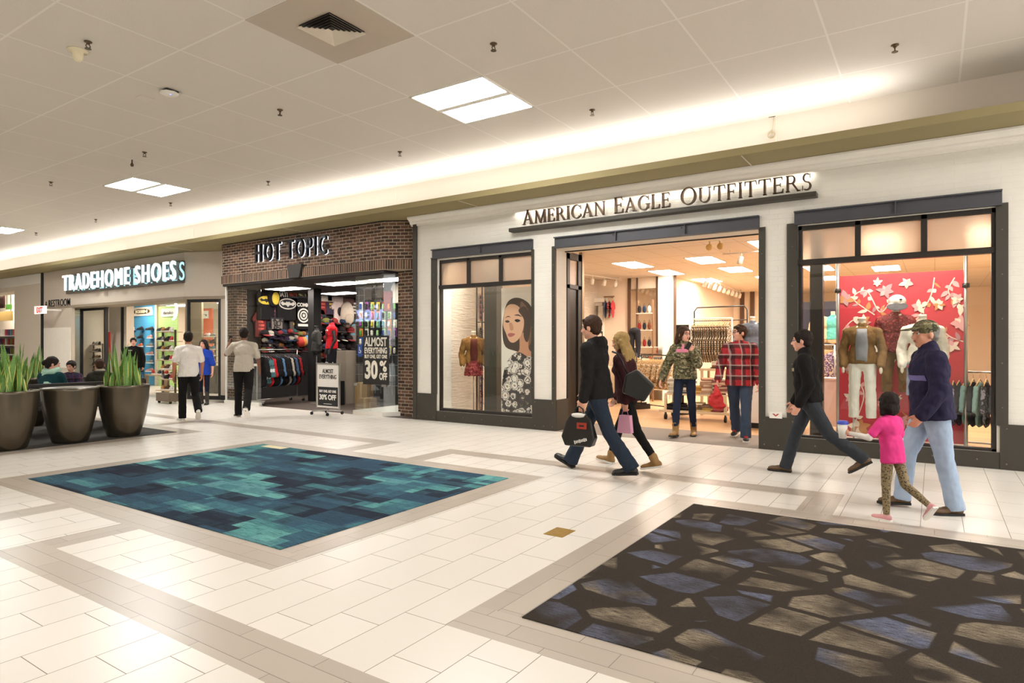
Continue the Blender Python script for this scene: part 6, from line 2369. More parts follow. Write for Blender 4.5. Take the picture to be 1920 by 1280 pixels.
for k in range(5):
    stack(cartpt(-cL / 2 + .3 + k * (cL - .6) / 4, -.05, .5315), pal[k] * (2 if k != 2 else 1), '%s pile of folded clothes on top of the wheeled cart' % names[k], 'piles on top of the cart', cr + .1 * k, .28, .4)
for k in range(5):
    stack(cartpt(-cL / 2 + .3 + k * (cL - .6) / 4, -.1, .2015), [['#1e1c1d', '#2b2928', '#1a1a1c'], ['#191819', '#333', '#191819'], ['#c9b89c', '#6e5a44', '#b09a7a', '#d8cbb2'], ['#d9c17f', '#b19354', '#8a6c55'], ['#8a3f45', '#a2555a', '#c7a58f']][k] if k != 1 else ['#191819', '#333333', '#191819'], '%s pile of folded clothes on the lower deck of the cart' % ['black', 'charcoal', 'taupe', 'ochre', 'wine red'][k], 'piles on lower deck of the cart', cr, .3, .4)
# tall rack of leopard dresses
w = W(1334, 597, 14.4)
rk = rail_rack((w.x, 14.4, .001), rad(82), .95, w.z, 'tall white rack of black and cream print dresses behind the camouflage woman', wheels=False, m=M_WHITE)
on_rack(rk, .95, w.z, 16, [print_mat('leopard_dress', '#e2d3bb', '#2a1f19', '#8c6f50', 34)], 'black and cream print dress on the tall white rack', 'print dresses on the tall rack', 'dress')
w = W(1350, 575, 16.5)
t = thing('arched_rack', 'arched wire rack of dark garments at the back of the clothing shop', 'clothes rack', (w.x, 16.5, .001), rad(82))
MB().tube([(0, -.7, 0), (0, -.7, w.z - .1), (0, -.62, w.z), (0, .62, w.z), (0, .7, w.z - .1), (0, .7, 0)], .018, 8).build('arch', M_FRAME, t)
MB().cyl((0, -.7, w.z - .35), (0, .7, w.z - .35), .012, n=8).build('rail', M_FRAME, t)
for k in range(8):
    garment('long', (w.x + .6 - .16 * k, 16.5 + .01 * k, w.z - .42), rad(172), [colmat('#2a2433'), colmat('#5d6a78'), colmat('#7c8f8a'), colmat('#b0503f')][k % 4], 'dark garment on the arched wire rack at the back', 'garments on arched rack')
# mirror stand
w = W(1280, 632, 14.0)
t = thing('standing_mirror', 'dark framed mirror standing left of the tall white rack', 'mirror', (w.x, 14.0, .001))
MB().box(-.14, .14, -.02, .02, 1.0, 1.95).build('frame', M_FRAME, t)
MB().box(-.07, .07, -.026, -.02, 1.1, 1.85).build('glass', mat('mirror', '#cdbba5'), t)
MB().cyl((0, 0, 0), (0, 0, 1.0), .03, n=10).build('post', M_FRAME, t)
MB().cyl((0, 0, 0), (0, 0, .02), .2, n=20).build('foot', M_FRAME, t)
# display table with books and boxes
w = W(1362, 690, 13.9)
t = thing('display_table', 'pale wooden display table of boxes behind the plaid man', 'table', (w.x, 13.9, .001))
MB().box(-.5, .5, -.3, .3, .95, 1.0).build('tabletop', M_CART, t)
MB().box(-.48, .48, -.28, .28, .55, .58).build('shelf', M_CART, t)
for sx in (-1, 1):
    for sy in (-1, 1):
        MB().box(sx * .45 - .025, sx * .45 + .025, sy * .25 - .025, sy * .25 + .025, 0, .95).build('leg', M_CART, t)
for k in range(4):
    stack((w.x - .38 + .25 * k, 13.75, 1.0015 if k % 2 else .5815), [['#c9b8a0', '#4b3a30', '#8a5b48', '#e0d6c6'][(k + j) % 4] for j in range(4)], 'pile of folded tops on the pale display table, %s from left' % ['first', 'second', 'third', 'fourth'][k], 'piles on the display table', 0, .2, .3)
# denim shirt mannequin at the right jamb
mannequin((WX(1411, 13.2), 13.2, .001), math.pi + .3, 'mannequin in grey denim shirt half hidden by the right entrance post', M_PLAST, cloth('grey_denim_shirt', '#5d6470'), D_MID, z0=1.42, topname='shirt')
# counter
g = G(1415, 803)
t = thing('counter', 'white counter with dark kick plate behind the right entrance post', 'counter', (g.x, g.y + .3, 0))
MB().box(-.35, .6, -.3, .4, .1, .98).build('body', M_WHITE, t)
MB().box(-.33, .58, -.27, .38, 0.001, .1).build('kick_plate', M_BLACK, t)
MB().box(-.38, .63, -.33, .43, .98, 1.02).build('top', M_WHITE, t, bevel=.005)
# table at the left of the entrance
w = W(1108, 690, 14.6)
t = thing('display_table', 'small dark display table of hats at the left inside the entrance', 'table', (w.x + .2, 14.6, .001))
MB().box(-.4, .4, -.3, .3, .92, .96).build('tabletop', M_CART, t)
for sx in (-1, 1):
    for sy in (-1, 1):
        MB().box(sx * .36 - .02, sx * .36 + .02, sy * .26 - .02, sy * .26 + .02, 0, .92).build('leg', M_FRAME, t)
for k in range(4):
    t2 = thing('hat', '%s hat on the small dark display table' % ['black', 'rust', 'grey', 'cream'][k], 'hat', (w.x - .05 + .17 * k, 14.5, .9615))
    blob('crown', [('e', (0, 0, .05), (.075, .09, .075))], .012, colmat(['#1f1c1c', '#b5563a', '#77736f', '#dccdb4'][k]), t2)
    MB().lathe([(.06, .006), (.12, .004), (.12, .01), (.06, .014)], n=20).build('brim', colmat(['#1f1c1c', '#b5563a', '#77736f', '#dccdb4'][k]), t2)
t = thing('garment_stand', 'slim dark stand holding the coral top at the left inside the entrance', 'stand', (w.x + .15, 14.95, .001))
MB().cyl((0, 0, 0), (0, 0, .02), .16, n=20).build('base_plate', M_FRAME, t)
MB().tube([(0, 0, .02), (0, 0, 1.84), (0, -.05, 1.85), (0, -.06, 1.79)], .012, 8).build('post', M_FRAME, t)
garment('long', (w.x + .15, 14.9, 1.75), .6, colmat('#c4563f'), 'coral top hanging by the left inside edge of the entrance', None)
# track lights
def track(x0, y0, x1, y1, n, lab):
    t = thing('track_light', lab, 'track light', (x0, y0, SC))
    MB().tube([(0, 0, -.07), (x1 - x0, y1 - y0, -.07)], .016, 6).build('rail', M_WHITE, t)
    for k in (0.05, .95):
        MB().cyl(((x1 - x0) * k, (y1 - y0) * k, -.001), ((x1 - x0) * k, (y1 - y0) * k, -.07), .008, n=6).build('hanger', M_WHITE, t)
    for k in range(n):
        f = (k + .5) / n
        x, y = (x1 - x0) * f, (y1 - y0) * f
        h = MB()
        h.cyl((x, y, -.07), (x, y, -.16), .01, n=6)
        h.cyl((x, y, -.15), (x - .06, y + .05, -.28), .045, .06, n=12)
        h.build('lamp_head', M_WHITE, t)
    return t
track(-7.9, 13.4, -7.4, 16.8, 6, 'white track of spotlights at the left of the clothing shop ceiling')
track(-5.3, 17.5, -5.6, 23.0, 9, 'far white track of spotlights along the clothing shop ceiling')
track(-3.6, 13.2, -.6, 13.2, 4, 'white track of spotlights above the tall rack')
w = W(1340, 468, 11.6)
t = thing('emergency_light', 'twin-head emergency lamp under the shop ceiling near the entrance', 'emergency light', (w.x, 11.6, SC))
MB().box(-.1, .1, -.05, .05, -.05, -.001).build('bracket', M_WHITE, t)
for sx in (-1, 1):
    q = MB()
    q.cyl((sx * .09, 0, -.05), (sx * .09, 0, -.1), .012, n=8)
    q.ell((sx * .1, -.0, -.15), (.06, .05, .06), None, 14, 10)
    q.build('lamp_head', mat('aged_ivory', '#cda962', .4), t)
t = thing('ceiling_vent', 'dark slotted air vent in the clothing shop ceiling', 'air vent', (-2.75, 15.9, SC))
MB().box(-.35, .35, -.3, .3, -.02, -.001).build('grille', mat('brown_vent', '#7a5c41', .6), t)
# ================================================================== brick-front shop: stock
LX = -15.55
def WL(px, py, X=LX):
    """point on the left wall plane x=X"""
    u = (px - 960) / FPX
    k = X / (_d[0] + _r[0] * u)
    return Vector((X, (_d[1] + _r[1] * u) * k, 1.5 + (646.5 - py) / FPX * k))
E90 = rad(90)
def wall_shirt(px, py, w, h, c, lab, sleeve='tee', trim=None, grp='shirts on the dark shop wall', X=LX + .07):
    p = WL(px, py, X)
    return shirt((X, p.y, p.z), E90, w, h, colmat(c), lab, grp, sleeve, trim)
YEL = mat('yellow_print', '#d2b93a', .6)
WHT = mat('white_print', '#d9d4ca', .6)
GRP = 'graphic'
# black tank with yellow trim
s1 = wall_shirt(498, 600, .75, 1.15, '#161416', 'black tank top with yellow trim and yellow oval emblem, left end of the shop wall', 'tank', YEL)
def oval_emblem(par, z, rx, rz_, ring, inner, bat):
    q = MB()
    q.ell((0, -.034, z), (rx, .008, rz_), None, 28, 8)
    o = q.build('emblem', ring, par)
    q = MB()
    q.ell((0, -.038, z), (rx * .88, .008, rz_ * .8), None, 28, 8)
    q.build('emblem_field', inner, o)
    pts = [(-.9, .1), (-.62, .45), (-.5, .2), (-.25, .2), (-.14, .45), (-.06, .32), (.06, .32), (.14, .45), (.25, .2), (.5, .2), (.62, .45), (.9, .1), (.62, -.35), (.35, -.2), (.15, -.3), (0, -.6), (-.15, -.3), (-.35, -.2), (-.62, -.35)]
    q = MB().prism([(u * rx * .95, z + v * rz_ * .95) for u, v in pts], lambda u, v, d: (u, d, v), -.05, -.045)
    q.build('emblem_shape', bat, o)
oval_emblem(s1, .55, .26, .12, YEL, YEL, M_BLACK)
t = thing('backpack', 'black backpack with yellow face patch hanging on the shop wall', 'backpack', WL(513, 556, LX + .12))
blob('body', [('e', (0, 0, 0), (.12, .2, .3))], .02, colmat('#232024'), t)
MB().ell((.1, 0, -.05), (.03, .12, .18), None, 14, 10).build('patch', YEL, t)
s2 = wall_shirt(538, 601, .95, 1.3, '#1b191a', 'black basketball jersey with white trim, BATMAN lettering and white oval', 'tank', WHT)
text('BATMAN', .13, WHT, s2, (0, -.035, .68), xs=.85, bold=.008)
oval_emblem(s2, .48, .3, .16, WHT, M_BLACK, WHT)
s3 = wall_shirt(568, 618, .85, 1.2, '#141213', 'black tee with white ringed star target print beside the black column', 'tee')
def ring_emblem(par, z, r):
    for k, (rr, m) in enumerate(((1, WHT), (.8, M_BLACK), (.6, WHT), (.4, M_BLACK))):
        MB().cyl((0, -.031 - .002 * k, z), (0, -.033 - .002 * k, z), r * rr, n=30).build('emblem_ring', m, par)
    st = []
    for k in range(10):
        a = math.pi / 2 + k * math.pi / 5
        rr = r * (.34 if k % 2 == 0 else .14)
        st.append((rr * math.cos(a), z + rr * math.sin(a)))
    MB().prism(st, lambda u, v, d: (u, d, v), -.045, -.04).build('emblem_star', WHT, par)
ring_emblem(s3, .42, .21)
text('COMIC', .1, WHT, s3, (0, -.035, .68), xs=1.0, bold=.006)
MB().box(-.2, .2, -.036, -.03, .1, .17).build('print_block', WHT, s3)
t = thing('slat_sign', 'small white rectangular sign high on the dark shop wall', 'sign', WL(511, 541, LX + .05))
MB().box(-.04, .01, -.5, .5, -.09, .09).build('panel', mat('dull_white', '#bcb4ac', .6), t)
MB().box(.01, .014, -.35, .35, -.025, .025).build('print', mat('dull_grey', '#77716c', .6), t)
q = thing('hanger_row', 'row of white hangers along the top of the dark wall', 'hangers', WL(522, 548, LX + .03))
for k in range(9):
    MB().tube([(0, -.6 + .15 * k - .07, -.08), (0, -.6 + .15 * k, 0), (0, -.6 + .15 * k + .07, -.08)], .012, 5).build('hanger', WHT, q)
MB().cyl((0, -.7, .03), (0, .7, .03), .012, n=8).build('rail', M_CHROME, q)
# posters / record sleeves
for (px, py, w_, h_, c, lab) in [(549, 546, .36, .38, '#a5482c', 'rust orange framed print on the dark wall'), (566, 545, .34, .4, '#c2bd8c', 'pale green face print on the dark wall'),
                                 (519, 612, .42, .5, '#77706a', 'grey photograph print below the jersey'), (516, 634, .5, .6, '#2a2726', 'small black framed sign on the rack post')]:
    p = WL(px, py, LX + .1)
    t = thing('framed_print', lab, 'print', (p.x, p.y, p.z - h_ / 2), E90)
    MB().box(-w_ / 2, w_ / 2, -.015, .015, 0, h_).build('frame', M_BLACK, t)
    MB().box(-w_ / 2 + .04, w_ / 2 - .04, -.02, -.015, .05, h_ - .04).build('picture', print_mat('print_' + c[1:], c, '#26201d', c, 7), t)
# upper right of the column
sp = wall_shirt(612, 548, .55, .55, '#2e3a97', 'royal blue tee with red and yellow shield print, high beside the column', 'tee')
MB().prism([(-.2, .42), (.2, .42), (.26, .3), (0, .05), (-.26, .3)], lambda u, v, d: (u, d, v), -.04, -.032).build('shield', mat('red_print', '#b93226', .6), sp)
MB().prism([(-.08, .36), (.12, .36), (.04, .28), (.08, .2), (0, .12), (-.08, .2), (.02, .24), (-.05, .3)], lambda u, v, d: (u, d, v), -.045, -.04).build('shield_mark', YEL, sp)
sq = wall_shirt(612, 565 + 0, .62, .75, '#cfc4b6', 'cream tee with grey crest print under the blue tee', 'tee')
MB().ell((0, -.034, .38), (.17, .008, .2), None, 20, 8).build('crest', mat('grey_print', '#8e857b', .6), sq)
sr = wall_shirt(628, 566, .95, 1.25, '#c7b4ad', 'large pinkish grey tee with lettering, high on the shop wall', 'tee')
for k in range(5):
    MB().box(-.2 + .02 * k, .22 - .03 * (k % 2), -.036, -.03, .3 + .12 * k, .34 + .12 * k).build('print_line', mat('grey_print', '#8e857b'), sr)
wall_shirt(652, 570, .7, 1.3, '#6b4f49', 'brown tee with a black bow tie, right of the large pinkish tee', 'tee')
sv = wall_shirt(636, 608, .62, .75, '#d4c2bb', 'pale pink tee with small portrait print behind the red jersey', 'tee')
MB().ell((.0, -.034, .4), (.1, .008, .14), None, 16, 8).build('print', M_BLACK, sv)
t = thing('backpack', 'cream backpack hanging on the shop wall right of the red jersey', 'backpack', WL(651, 590, LX + .15))
blob('body', [('e', (0, 0, 0), (.14, .26, .42))], .02, colmat('#c9bba9'), t)
MB().ell((.1, 0, -.12), (.06, .18, .2), None, 14, 10).build('pocket', colmat('#b8a996'), t)
# caps and small goods as individual things
gc = random.Random(3)
cols = ['#2b2426', '#7a2a2c', '#8a5a30', '#2f3b55', '#a79f92', '#3c2846', '#6b6a35', '#1f1d1f', '#8a3030', '#31534f']
cn = ['black', 'dark red', 'orange', 'blue', 'cream', 'purple', 'olive', 'jet black', 'red', 'teal']
HP = None
i = 0
for r in range(5):
    for c in range(9):
        px, py = 498 + 9 * c + gc.uniform(-4, 4), 624 + 8 * r + gc.uniform(-3, 3)
        if px > 580:
            continue
        p = WL(px, py, LX + .15)
        k = gc.choice([0, 7, 0, 7, 0, 7, 1, 2, 3, 4, 5, 6, 8, 9])
        lab = '%s hat on the dark shop wall, row %d from top, place %d from left' % (cn[k], r + 1, c + 1)
        if HP is None:
            HP = thing('baseball_hat', lab, 'hat', p, E90, 'hats on the dark wall')
            blob('crown', [('e', (0, 0, 0), (.13, .1, .1))], .02, colmat('#888888'), HP, 1)
            MB().ell((0, -.12, -.06), (.12, .1, .012), (.3, 0, 0), 12, 6).build('brim', M_BLACK, HP)
            MB().cyl((0, .03, .04), (0, .27, .04), .01, n=6).build('peg', M_CHROME, HP)
            o = HP
        else:
            o = dup(HP, p, E90 + gc.uniform(-.5, .5), lab)
            o.scale = (.8, .8, .8)
        for ch in o.children:
            osl(ch, M_CHROME if ch.name.startswith('peg') else colmat(cols[k] if ch.name.startswith('crown') else cols[gc.choice([0, 7, 0, 7, 1, 3, 4])]))
for r in range(7):
    for c in range(5):
        px, py = 597 + 15 * c + gc.uniform(-3, 3), 602 + 16 * r
        p = WL(px, py, LX + .15)
        k = gc.choice([0, 7, 0, 7, 0, 7, 1, 2, 3, 4, 5, 6, 8, 9])
        o = dup(HP, p, E90 + gc.uniform(-.6, .6), '%s hat right of the black column, row %d from top, place %d from left' % (cn[k], r + 1, c + 1), 'hats right of the column')
        o.scale = (1.05, 1.05, 1.05)
        for ch in o.children:
            osl(ch, M_CHROME if ch.name.startswith('peg') else colmat(cols[k] if ch.name.startswith('crown') else cols[gc.choice([0, 7, 0, 7, 1, 3, 4])]))
t = thing('plush_ball', 'red, blue and yellow round cushion on the dark wall', 'cushion', WL(567, 641, LX + .2))
q = MB()
for k in range(3):
    q.cur = k
    q.ell((.05, -.1 + .1 * k, .02 * k), (.12, .14, .16), None, 14, 10)
q.build('cushion', [mat('red_print', '#b93226'), mat('yellow_orange', '#d98f35', .6), mat('sky_blue', '#5b8fc4', .6)], t)
# more dark printed shirts crowding the wall
xc = [('#3a2a2c', 'dark maroon'), ('#2c3038', 'slate'), ('#57504a', 'brown grey'), ('#8a8178', 'stone grey'), ('#23343a', 'dark teal'), ('#6b2b2b', 'brick red'), ('#403548', 'plum'), ('#b3a89b', 'light stone')]
for k, (px, py) in enumerate([(494, 546), (509, 618), (552, 622), (578, 600), (576, 575), (603, 590), (620, 590), (660, 545), (664, 600), (598, 622), (646, 628), (660, 640), (580, 640), (488, 632)]):
    c, nm = xc[k % 8]
    s_ = wall_shirt(px, py, .5, .7, c, '%s printed shirt on the shop wall, %s' % (nm, ['above the first black tank', 'under the first black tank', 'under the black jersey', 'left of the black column', 'high left of the black column', 'right of the black column', 'under the cream crest tee', 'under the brown bow tie tee', 'beside the cream backpack', 'low right of the black column', 'right of the red jersey', 'far right above the counter', 'low left of the black column', 'at the far left near the rack'][k]), 'tee', None, 'crowded dark shirts', LX + .02)
    q = MB()
    gk = random.Random(k)
    for j in range(4):
        q.box(-.1 + .04 * gk.random(), .06 + .05 * gk.random(), -.036, -.03, .2 + .1 * j, .26 + .1 * j)
    q.build('print', mat('print_tone_%d' % (k % 4), ['#c9c2b4', '#b5483c', '#c2a53c', '#6fa3b5'][k % 4], .6), s_)
# rolling rack of jackets
ra, rb = G(481, 760), G(556, 751)
rl = (rb - ra).length
rr_ = math.atan2(-(rb.x - ra.x), rb.y - ra.y)
rk = rail_rack(((ra.x + rb.x) / 2 + .02, (ra.y + rb.y) / 2, .002), rr_, rl, 1.38, 'rolling chrome rack of mostly black jackets at the brick shop front')
seq = [('#1b181a', 'black'), ('#b9c4c0', 'pale blue patterned'), ('#8fa3a6', 'pale print'), ('#bb2229', 'bright red'), ('#151314', 'black'), ('#171516', 'black'), ('#151314', 'black'), ('#5a7ea8', 'black with blue'), ('#141213', 'black'), ('#191718', 'black'), ('#161415', 'black'), ('#b5aca0', 'light grey'), ('#171516', 'black'), ('#46607e', 'steel blue'), ('#151314', 'black'), ('#a8262c', 'dark red'), ('#171516', 'black')]
for k, (c, nm) in enumerate(seq):
    f = (k + .7) / len(seq)
    p = Vector(rk.location) + Vector((-math.sin(rr_), math.cos(rr_), 0)) * ((f - .5) * (rl - .1)) + Vector((0, 0, 1.325))
    m = colmat(c)
    if 'pattern' in nm or 'print' in nm:
        m = print_mat('jacket_print_%d' % k, '#cfd6d2', '#3f6f73', '#2a2c30', 9)
    o = garment('long', p, rr_ + math.pi / 2 + gc.uniform(-.1, .1), m, '%s jacket, %d from the near end of the rolling rack' % (nm, k + 1), 'jackets on the rolling rack')
    o.scale = (2.0, 1.2, 1.25)
    for ch in o.children:
        if ch.name.startswith('hanger'):
            osl(ch, M_BLACK)
t = thing('price_sign', 'small white framed sign clipped to the near end of the rolling rack', 'sign', (ra.x + .1, ra.y - .1, 1.2))
MB().box(-.1, .1, -.01, .01, -.22, .2).build('sheet', WHT, t)
MB().box(-.07, .07, -.014, -.01, -.16, -.02).build('print', M_BLACK, t)
MB().box(-.015, .015, 0, .1, .17, .2).build('clip', M_CHROME, t)
# mannequin with red jersey
mx = W(622, 640, 10.75)
t = thing('counter', 'beige counter behind the sale stand in the brick shop', 'counter', (WX(640, 11.4), 11.4, .002))
MB().box(-.3, .45, -.25, .25, 0, 1.35).build('body', mat('beige_laminate', '#8d8274', .6), t)
t = thing('plinth', 'dark plinth under the red jersey mannequin', 'plinth', (mx.x, 10.75, .002))
MB().box(-.22, .22, -.22, .22, 0, .6).build('box', M_BLACK, t)
RJ = mannequin((mx.x, 10.75, .602), math.pi - .55, 'black mannequin in red number 23 basketball jersey and black shorts', mat('black_mannequin', '#141314', .4), cloth('red_jersey', '#c8202a', .05), (cloth('black_shorts', '#17161b'), -.36), z0=.75, topname='jersey', tank=True, base=False)
RJ.scale = (1.1, 1.1, 1.1)
for ch in RJ.children:
    if ch.name.startswith('jersey'):
        ok, p, nr, _ = ch.ray_cast(Vector((0, .6, 1.02)), Vector((0, -1, 0)))
        text('23', .13, M_BLACK, RJ, (0, (p.y if ok else .14) + .012, .95), xs=.9, bold=.012, rz=math.pi, name='number')
        MB().box(-.12, .12, (p.y if ok else .14) - .01, (p.y if ok else .14) + .008, 1.13, 1.16).build('team_print', M_WHITE, RJ)
q = MB()
for sx in (-1, 1):
    q.tube([(sx * .19, .0, .42), (sx * .1, .11, .42), (sx * .02, .03, .42)], .014, 6)
q.build('shorts_trim', M_WHITE, RJ)
mannequin((mx.x - .75, 10.9, .602), math.pi - .5, 'dark torso form in grey top left of the red jersey', mat('black_mannequin', '#141314'), cloth('dark_grey_top', '#3b3a38'), None, z0=.75, topname='top', short=True, arms=False, pedestal=-.6)
t = thing('plinth', 'dark plinth under the grey top form', 'plinth', (mx.x - .75, 11.25, .002))
MB().box(-.2, .2, -.05, .1, 0, .5).build('box', M_BLACK, t)
# sale stand outside
g = G(613, 777)
st = thing('sale_stand', 'wheeled sign stand with white and black sale sheet before the brick shop', 'sign stand', (g.x, g.y, 0))
zt, zb = WZ(613, 683, g.y), WZ(613, 764, g.y)
x0, x1 = WX(595, g.y) - g.x, WX(637, g.y) - g.x
MB().cyl((0, .02, .09), (0, .02, zt), .028, n=12).build('post', M_CHROME, st)
for sx in (-1, 1):
    for sy in (-1, 1):
        MB().tube([(0, .02, .1), (sx * .25, sy * .2, .075)], .014, 8).build('leg', M_CHROME, st)
        MB().cyl((sx * .25 - .012, sy * .2, .035), (sx * .25 + .012, sy * .2, .035), .034, n=14).build('caster', M_BLACK, st)
MB().box(x0, x1, -.015, .0, zb, zt).build('board', mat('sale_white', '#ddd8cf', .5), st)
for sx in (x0, x1):
    MB().box(sx - .012, sx + .012, -.025, .01, zb - .02, zt + .02).build('frame_rail', M_CHROME, st)
MB().box(x0 - .02, x1 + .02, -.025, .01, zt, zt + .03).build('frame_rail', M_CHROME, st)
hh = zt - zb
cxm = (x0 + x1) / 2
MB().box(x0 + .04, x1 - .04, -.019, -.015, zb + .04, zb + hh * .48).build('black_panel', M_BLACK, st)
ww = x1 - x0
def fit_text(txt, h, wd, m, par, loc, bold=.004, depth=.003, rz=0):
    me = text_mesh(txt, h, depth, 1.0, bold)
    a = min(v.co.x for v in me.vertices)
    b = max(v.co.x for v in me.vertices)
    k = wd / (b - a)
    me.transform(Matrix.Diagonal((k, 1, 1, 1)))
    me.materials.clear()
    me.materials.append(m)
    o = link('lettering', me, par)
    o.location = loc
    o.rotation_euler = (0, 0, rz)
    return o
fit_text('ALMOST', hh * .095, ww * .48, M_BLACK, st, (cxm, -.018, zb + hh * .80), .002)
fit_text('EVERYTHING', hh * .095, ww * .76, M_BLACK, st, (cxm, -.018, zb + hh * .67), .002)
fit_text('BUY ONE, GET ONE', hh * .055, ww * .74, M_WHITE, st, (cxm, -.021, zb + hh * .355), .002)
fit_text('30% OFF', hh * .11, ww * .74, M_WHITE, st, (cxm, -.021, zb + hh * .19), .006)
MB().box(cxm - ww * .18, cxm + ww * .18, -.0215, -.019, zb + hh * .085, zb + hh * .095).build('rule', M_WHITE, st)
# hanging sale banner on the display glass
by = 9.63
x0, x1, zt, zb = WX(681, by), WX(729.5, by), WZ(705, 629, by), WZ(705, 721, by)
bn = thing('sale_banner', 'black banner with white sale lettering on the right display glass', 'banner', ((x0 + x1) / 2, by, zb))
ww, hh = x1 - x0, zt - zb
MB().box(-ww / 2, ww / 2, -.006, .004, 0, hh).build('sheet', mat('banner_black', '#1c1917', .5), bn)
M_CREAM = mat('cream_print', '#e2dccb', .5)
for (tx, h, wd, z, x, b) in [('ALMOST', .17, .86, .79, 0, .006), ('EVERYTHING', .115, .87, .64, 0, .005), ('BUY ONE, GET ONE', .07, .87, .54, 0, .003), ('30', .34, .5, .135, -.18, .02), ('%', .2, .27, .28, .29, .012), ('OFF', .13, .3, .11, .29, .008)]:
    fit_text(tx, h * hh, wd * ww, M_CREAM, bn, (x * ww, -.009, z * hh), b)
w = W(675, 657, by)
t = thing('window_sticker', 'blue accessibility sticker on the display glass left of the banner', 'sticker', (w.x, by, w.z))
MB().box(-.065, .065, -.002, .003, -.13, .12).build('sheet', mat('sticker_blue', '#23468c', .5), t)
q = MB().tube([(.03 * math.cos(a), -.004, -.02 + .03 * math.sin(a)) for a in [rad(200 + 18 * k) for k in range(13)]], .006, 6)
q.ell((-.01, -.004, .065), (.012, .004, .012), None, 8, 6)
q.tube([(-.01, -.004, .05), (-.01, -.004, 0), (.02, -.004, 0), (.035, -.004, -.03)], .007, 6)
q.build('wheelchair_mark', M_WHITE, t)
# goods on the grid panel behind the display glass
GY = 11.35
gx0, gx1 = WX(668, GY), WX(752, GY)
t = thing('grid_panel', 'dark grid panel of boxed toys behind the right display glass', 'display panel', (gx0, GY, .002))
MB().box(0, gx1 - gx0, 0, .03, 0, 2.95).build('panel', mat('dark_board', '#231e1e', .7), t)
q = MB()
for k in range(10):
    q.box(0, gx1 - gx0, -.008, 0, .5 + .25 * k, .508 + .25 * k)
for k in range(8):
    x = (gx1 - gx0) * (k + .5) / 8
    q.box(x, x + .008, -.008, 0, .3, 2.9)
q.build('wire_grid', M_CHROME, t)
pc = ['#b52a2e', '#d8d2c4', '#2a2526', '#5c9a3f', '#c9b13a', '#7fb4c9', '#e0dace', '#8b3f8a', '#d07f3a', '#9cc48b', '#2f4f9a', '#1f1c1d']
pn = ['red', 'white', 'black', 'green', 'yellow', 'pale blue', 'cream', 'purple', 'orange', 'mint', 'blue', 'jet']
TB = None
i = 0
for r in range(6):
    for c in range(7):
        px, py = 676 + 10.6 * c, 586 + 16.5 * r
        if 565 < py < 575 and c < 5:
            continue
        w = W(px, py - 12, GY - .08)
        k = gc.randrange(12)
        lab = '%s packaged toy on the grid panel, row %d from top, column %d' % (pn[k], r + 1, c + 1)
        if TB is None:
            TB = thing('packaged_toy', lab, 'toy', w, 0, 'packaged toys on the grid panel')
            MB().box(-.055, .055, .02, .03, -.09, .1).build('card', M_WHITE, TB)
            blob('figure', [('e', (0, 0, .03), (.035, .03, .035)), ('e', (0, 0, -.03), (.04, .03, .05))], .012, M_WHITE, TB, 1)
            MB().tube([(0, .02, .09), (0, .08, .09)], .004, 5).build('peg', M_CHROME, TB)
            o = TB
        else:
            o = dup(TB, w, 0, lab)
        o.scale = (1.05, 1, 1.05)
        for ch in o.children:
            if ch.name.startswith('card'):
                osl(ch, colmat(pc[k]))
            elif ch.name.startswith('figure'):
                osl(ch, colmat(pc[gc.randrange(12)]))
for k, (px, py, c, nm) in enumerate([(690, 540, '#3a3330', 'charcoal'), (712, 536, '#4a4340', 'grey'), (742, 545, '#cfc4b8', 'cream'), (725, 560, '#7c2f2c', 'wine red')]):
    w = W(px, py, GY - .1)
    shirt((w.x, GY - .06, w.z - .3), 0, .34, .5, colmat(c), '%s shirt pinned high on the grid panel behind the glass' % nm, 'shirts on the grid panel')
for (px, py, w_, h_, c, lab) in [(683, 745, .34, .62, '#9a7647', 'tall brown cardboard box behind the display glass'), (690, 755, .3, .3, '#a98552', 'short brown cardboard box in front of the tall one')]:
    yy = 10.5 if h_ > .4 else 10.2
    t = thing('cardboard_box', lab, 'box', (WX(px, yy), yy, .0035), .2)
    MB().box(-w_ / 2, w_ / 2, -.13, .13, 0, h_).build('carton', mat('cardboard', '#a07c4c', .8), t, bevel=.004)
    MB().box(-.025, .025, -.132, .132, .002, h_ + .002).build('tape', mat('tape', '#c2a06b', .4), t)

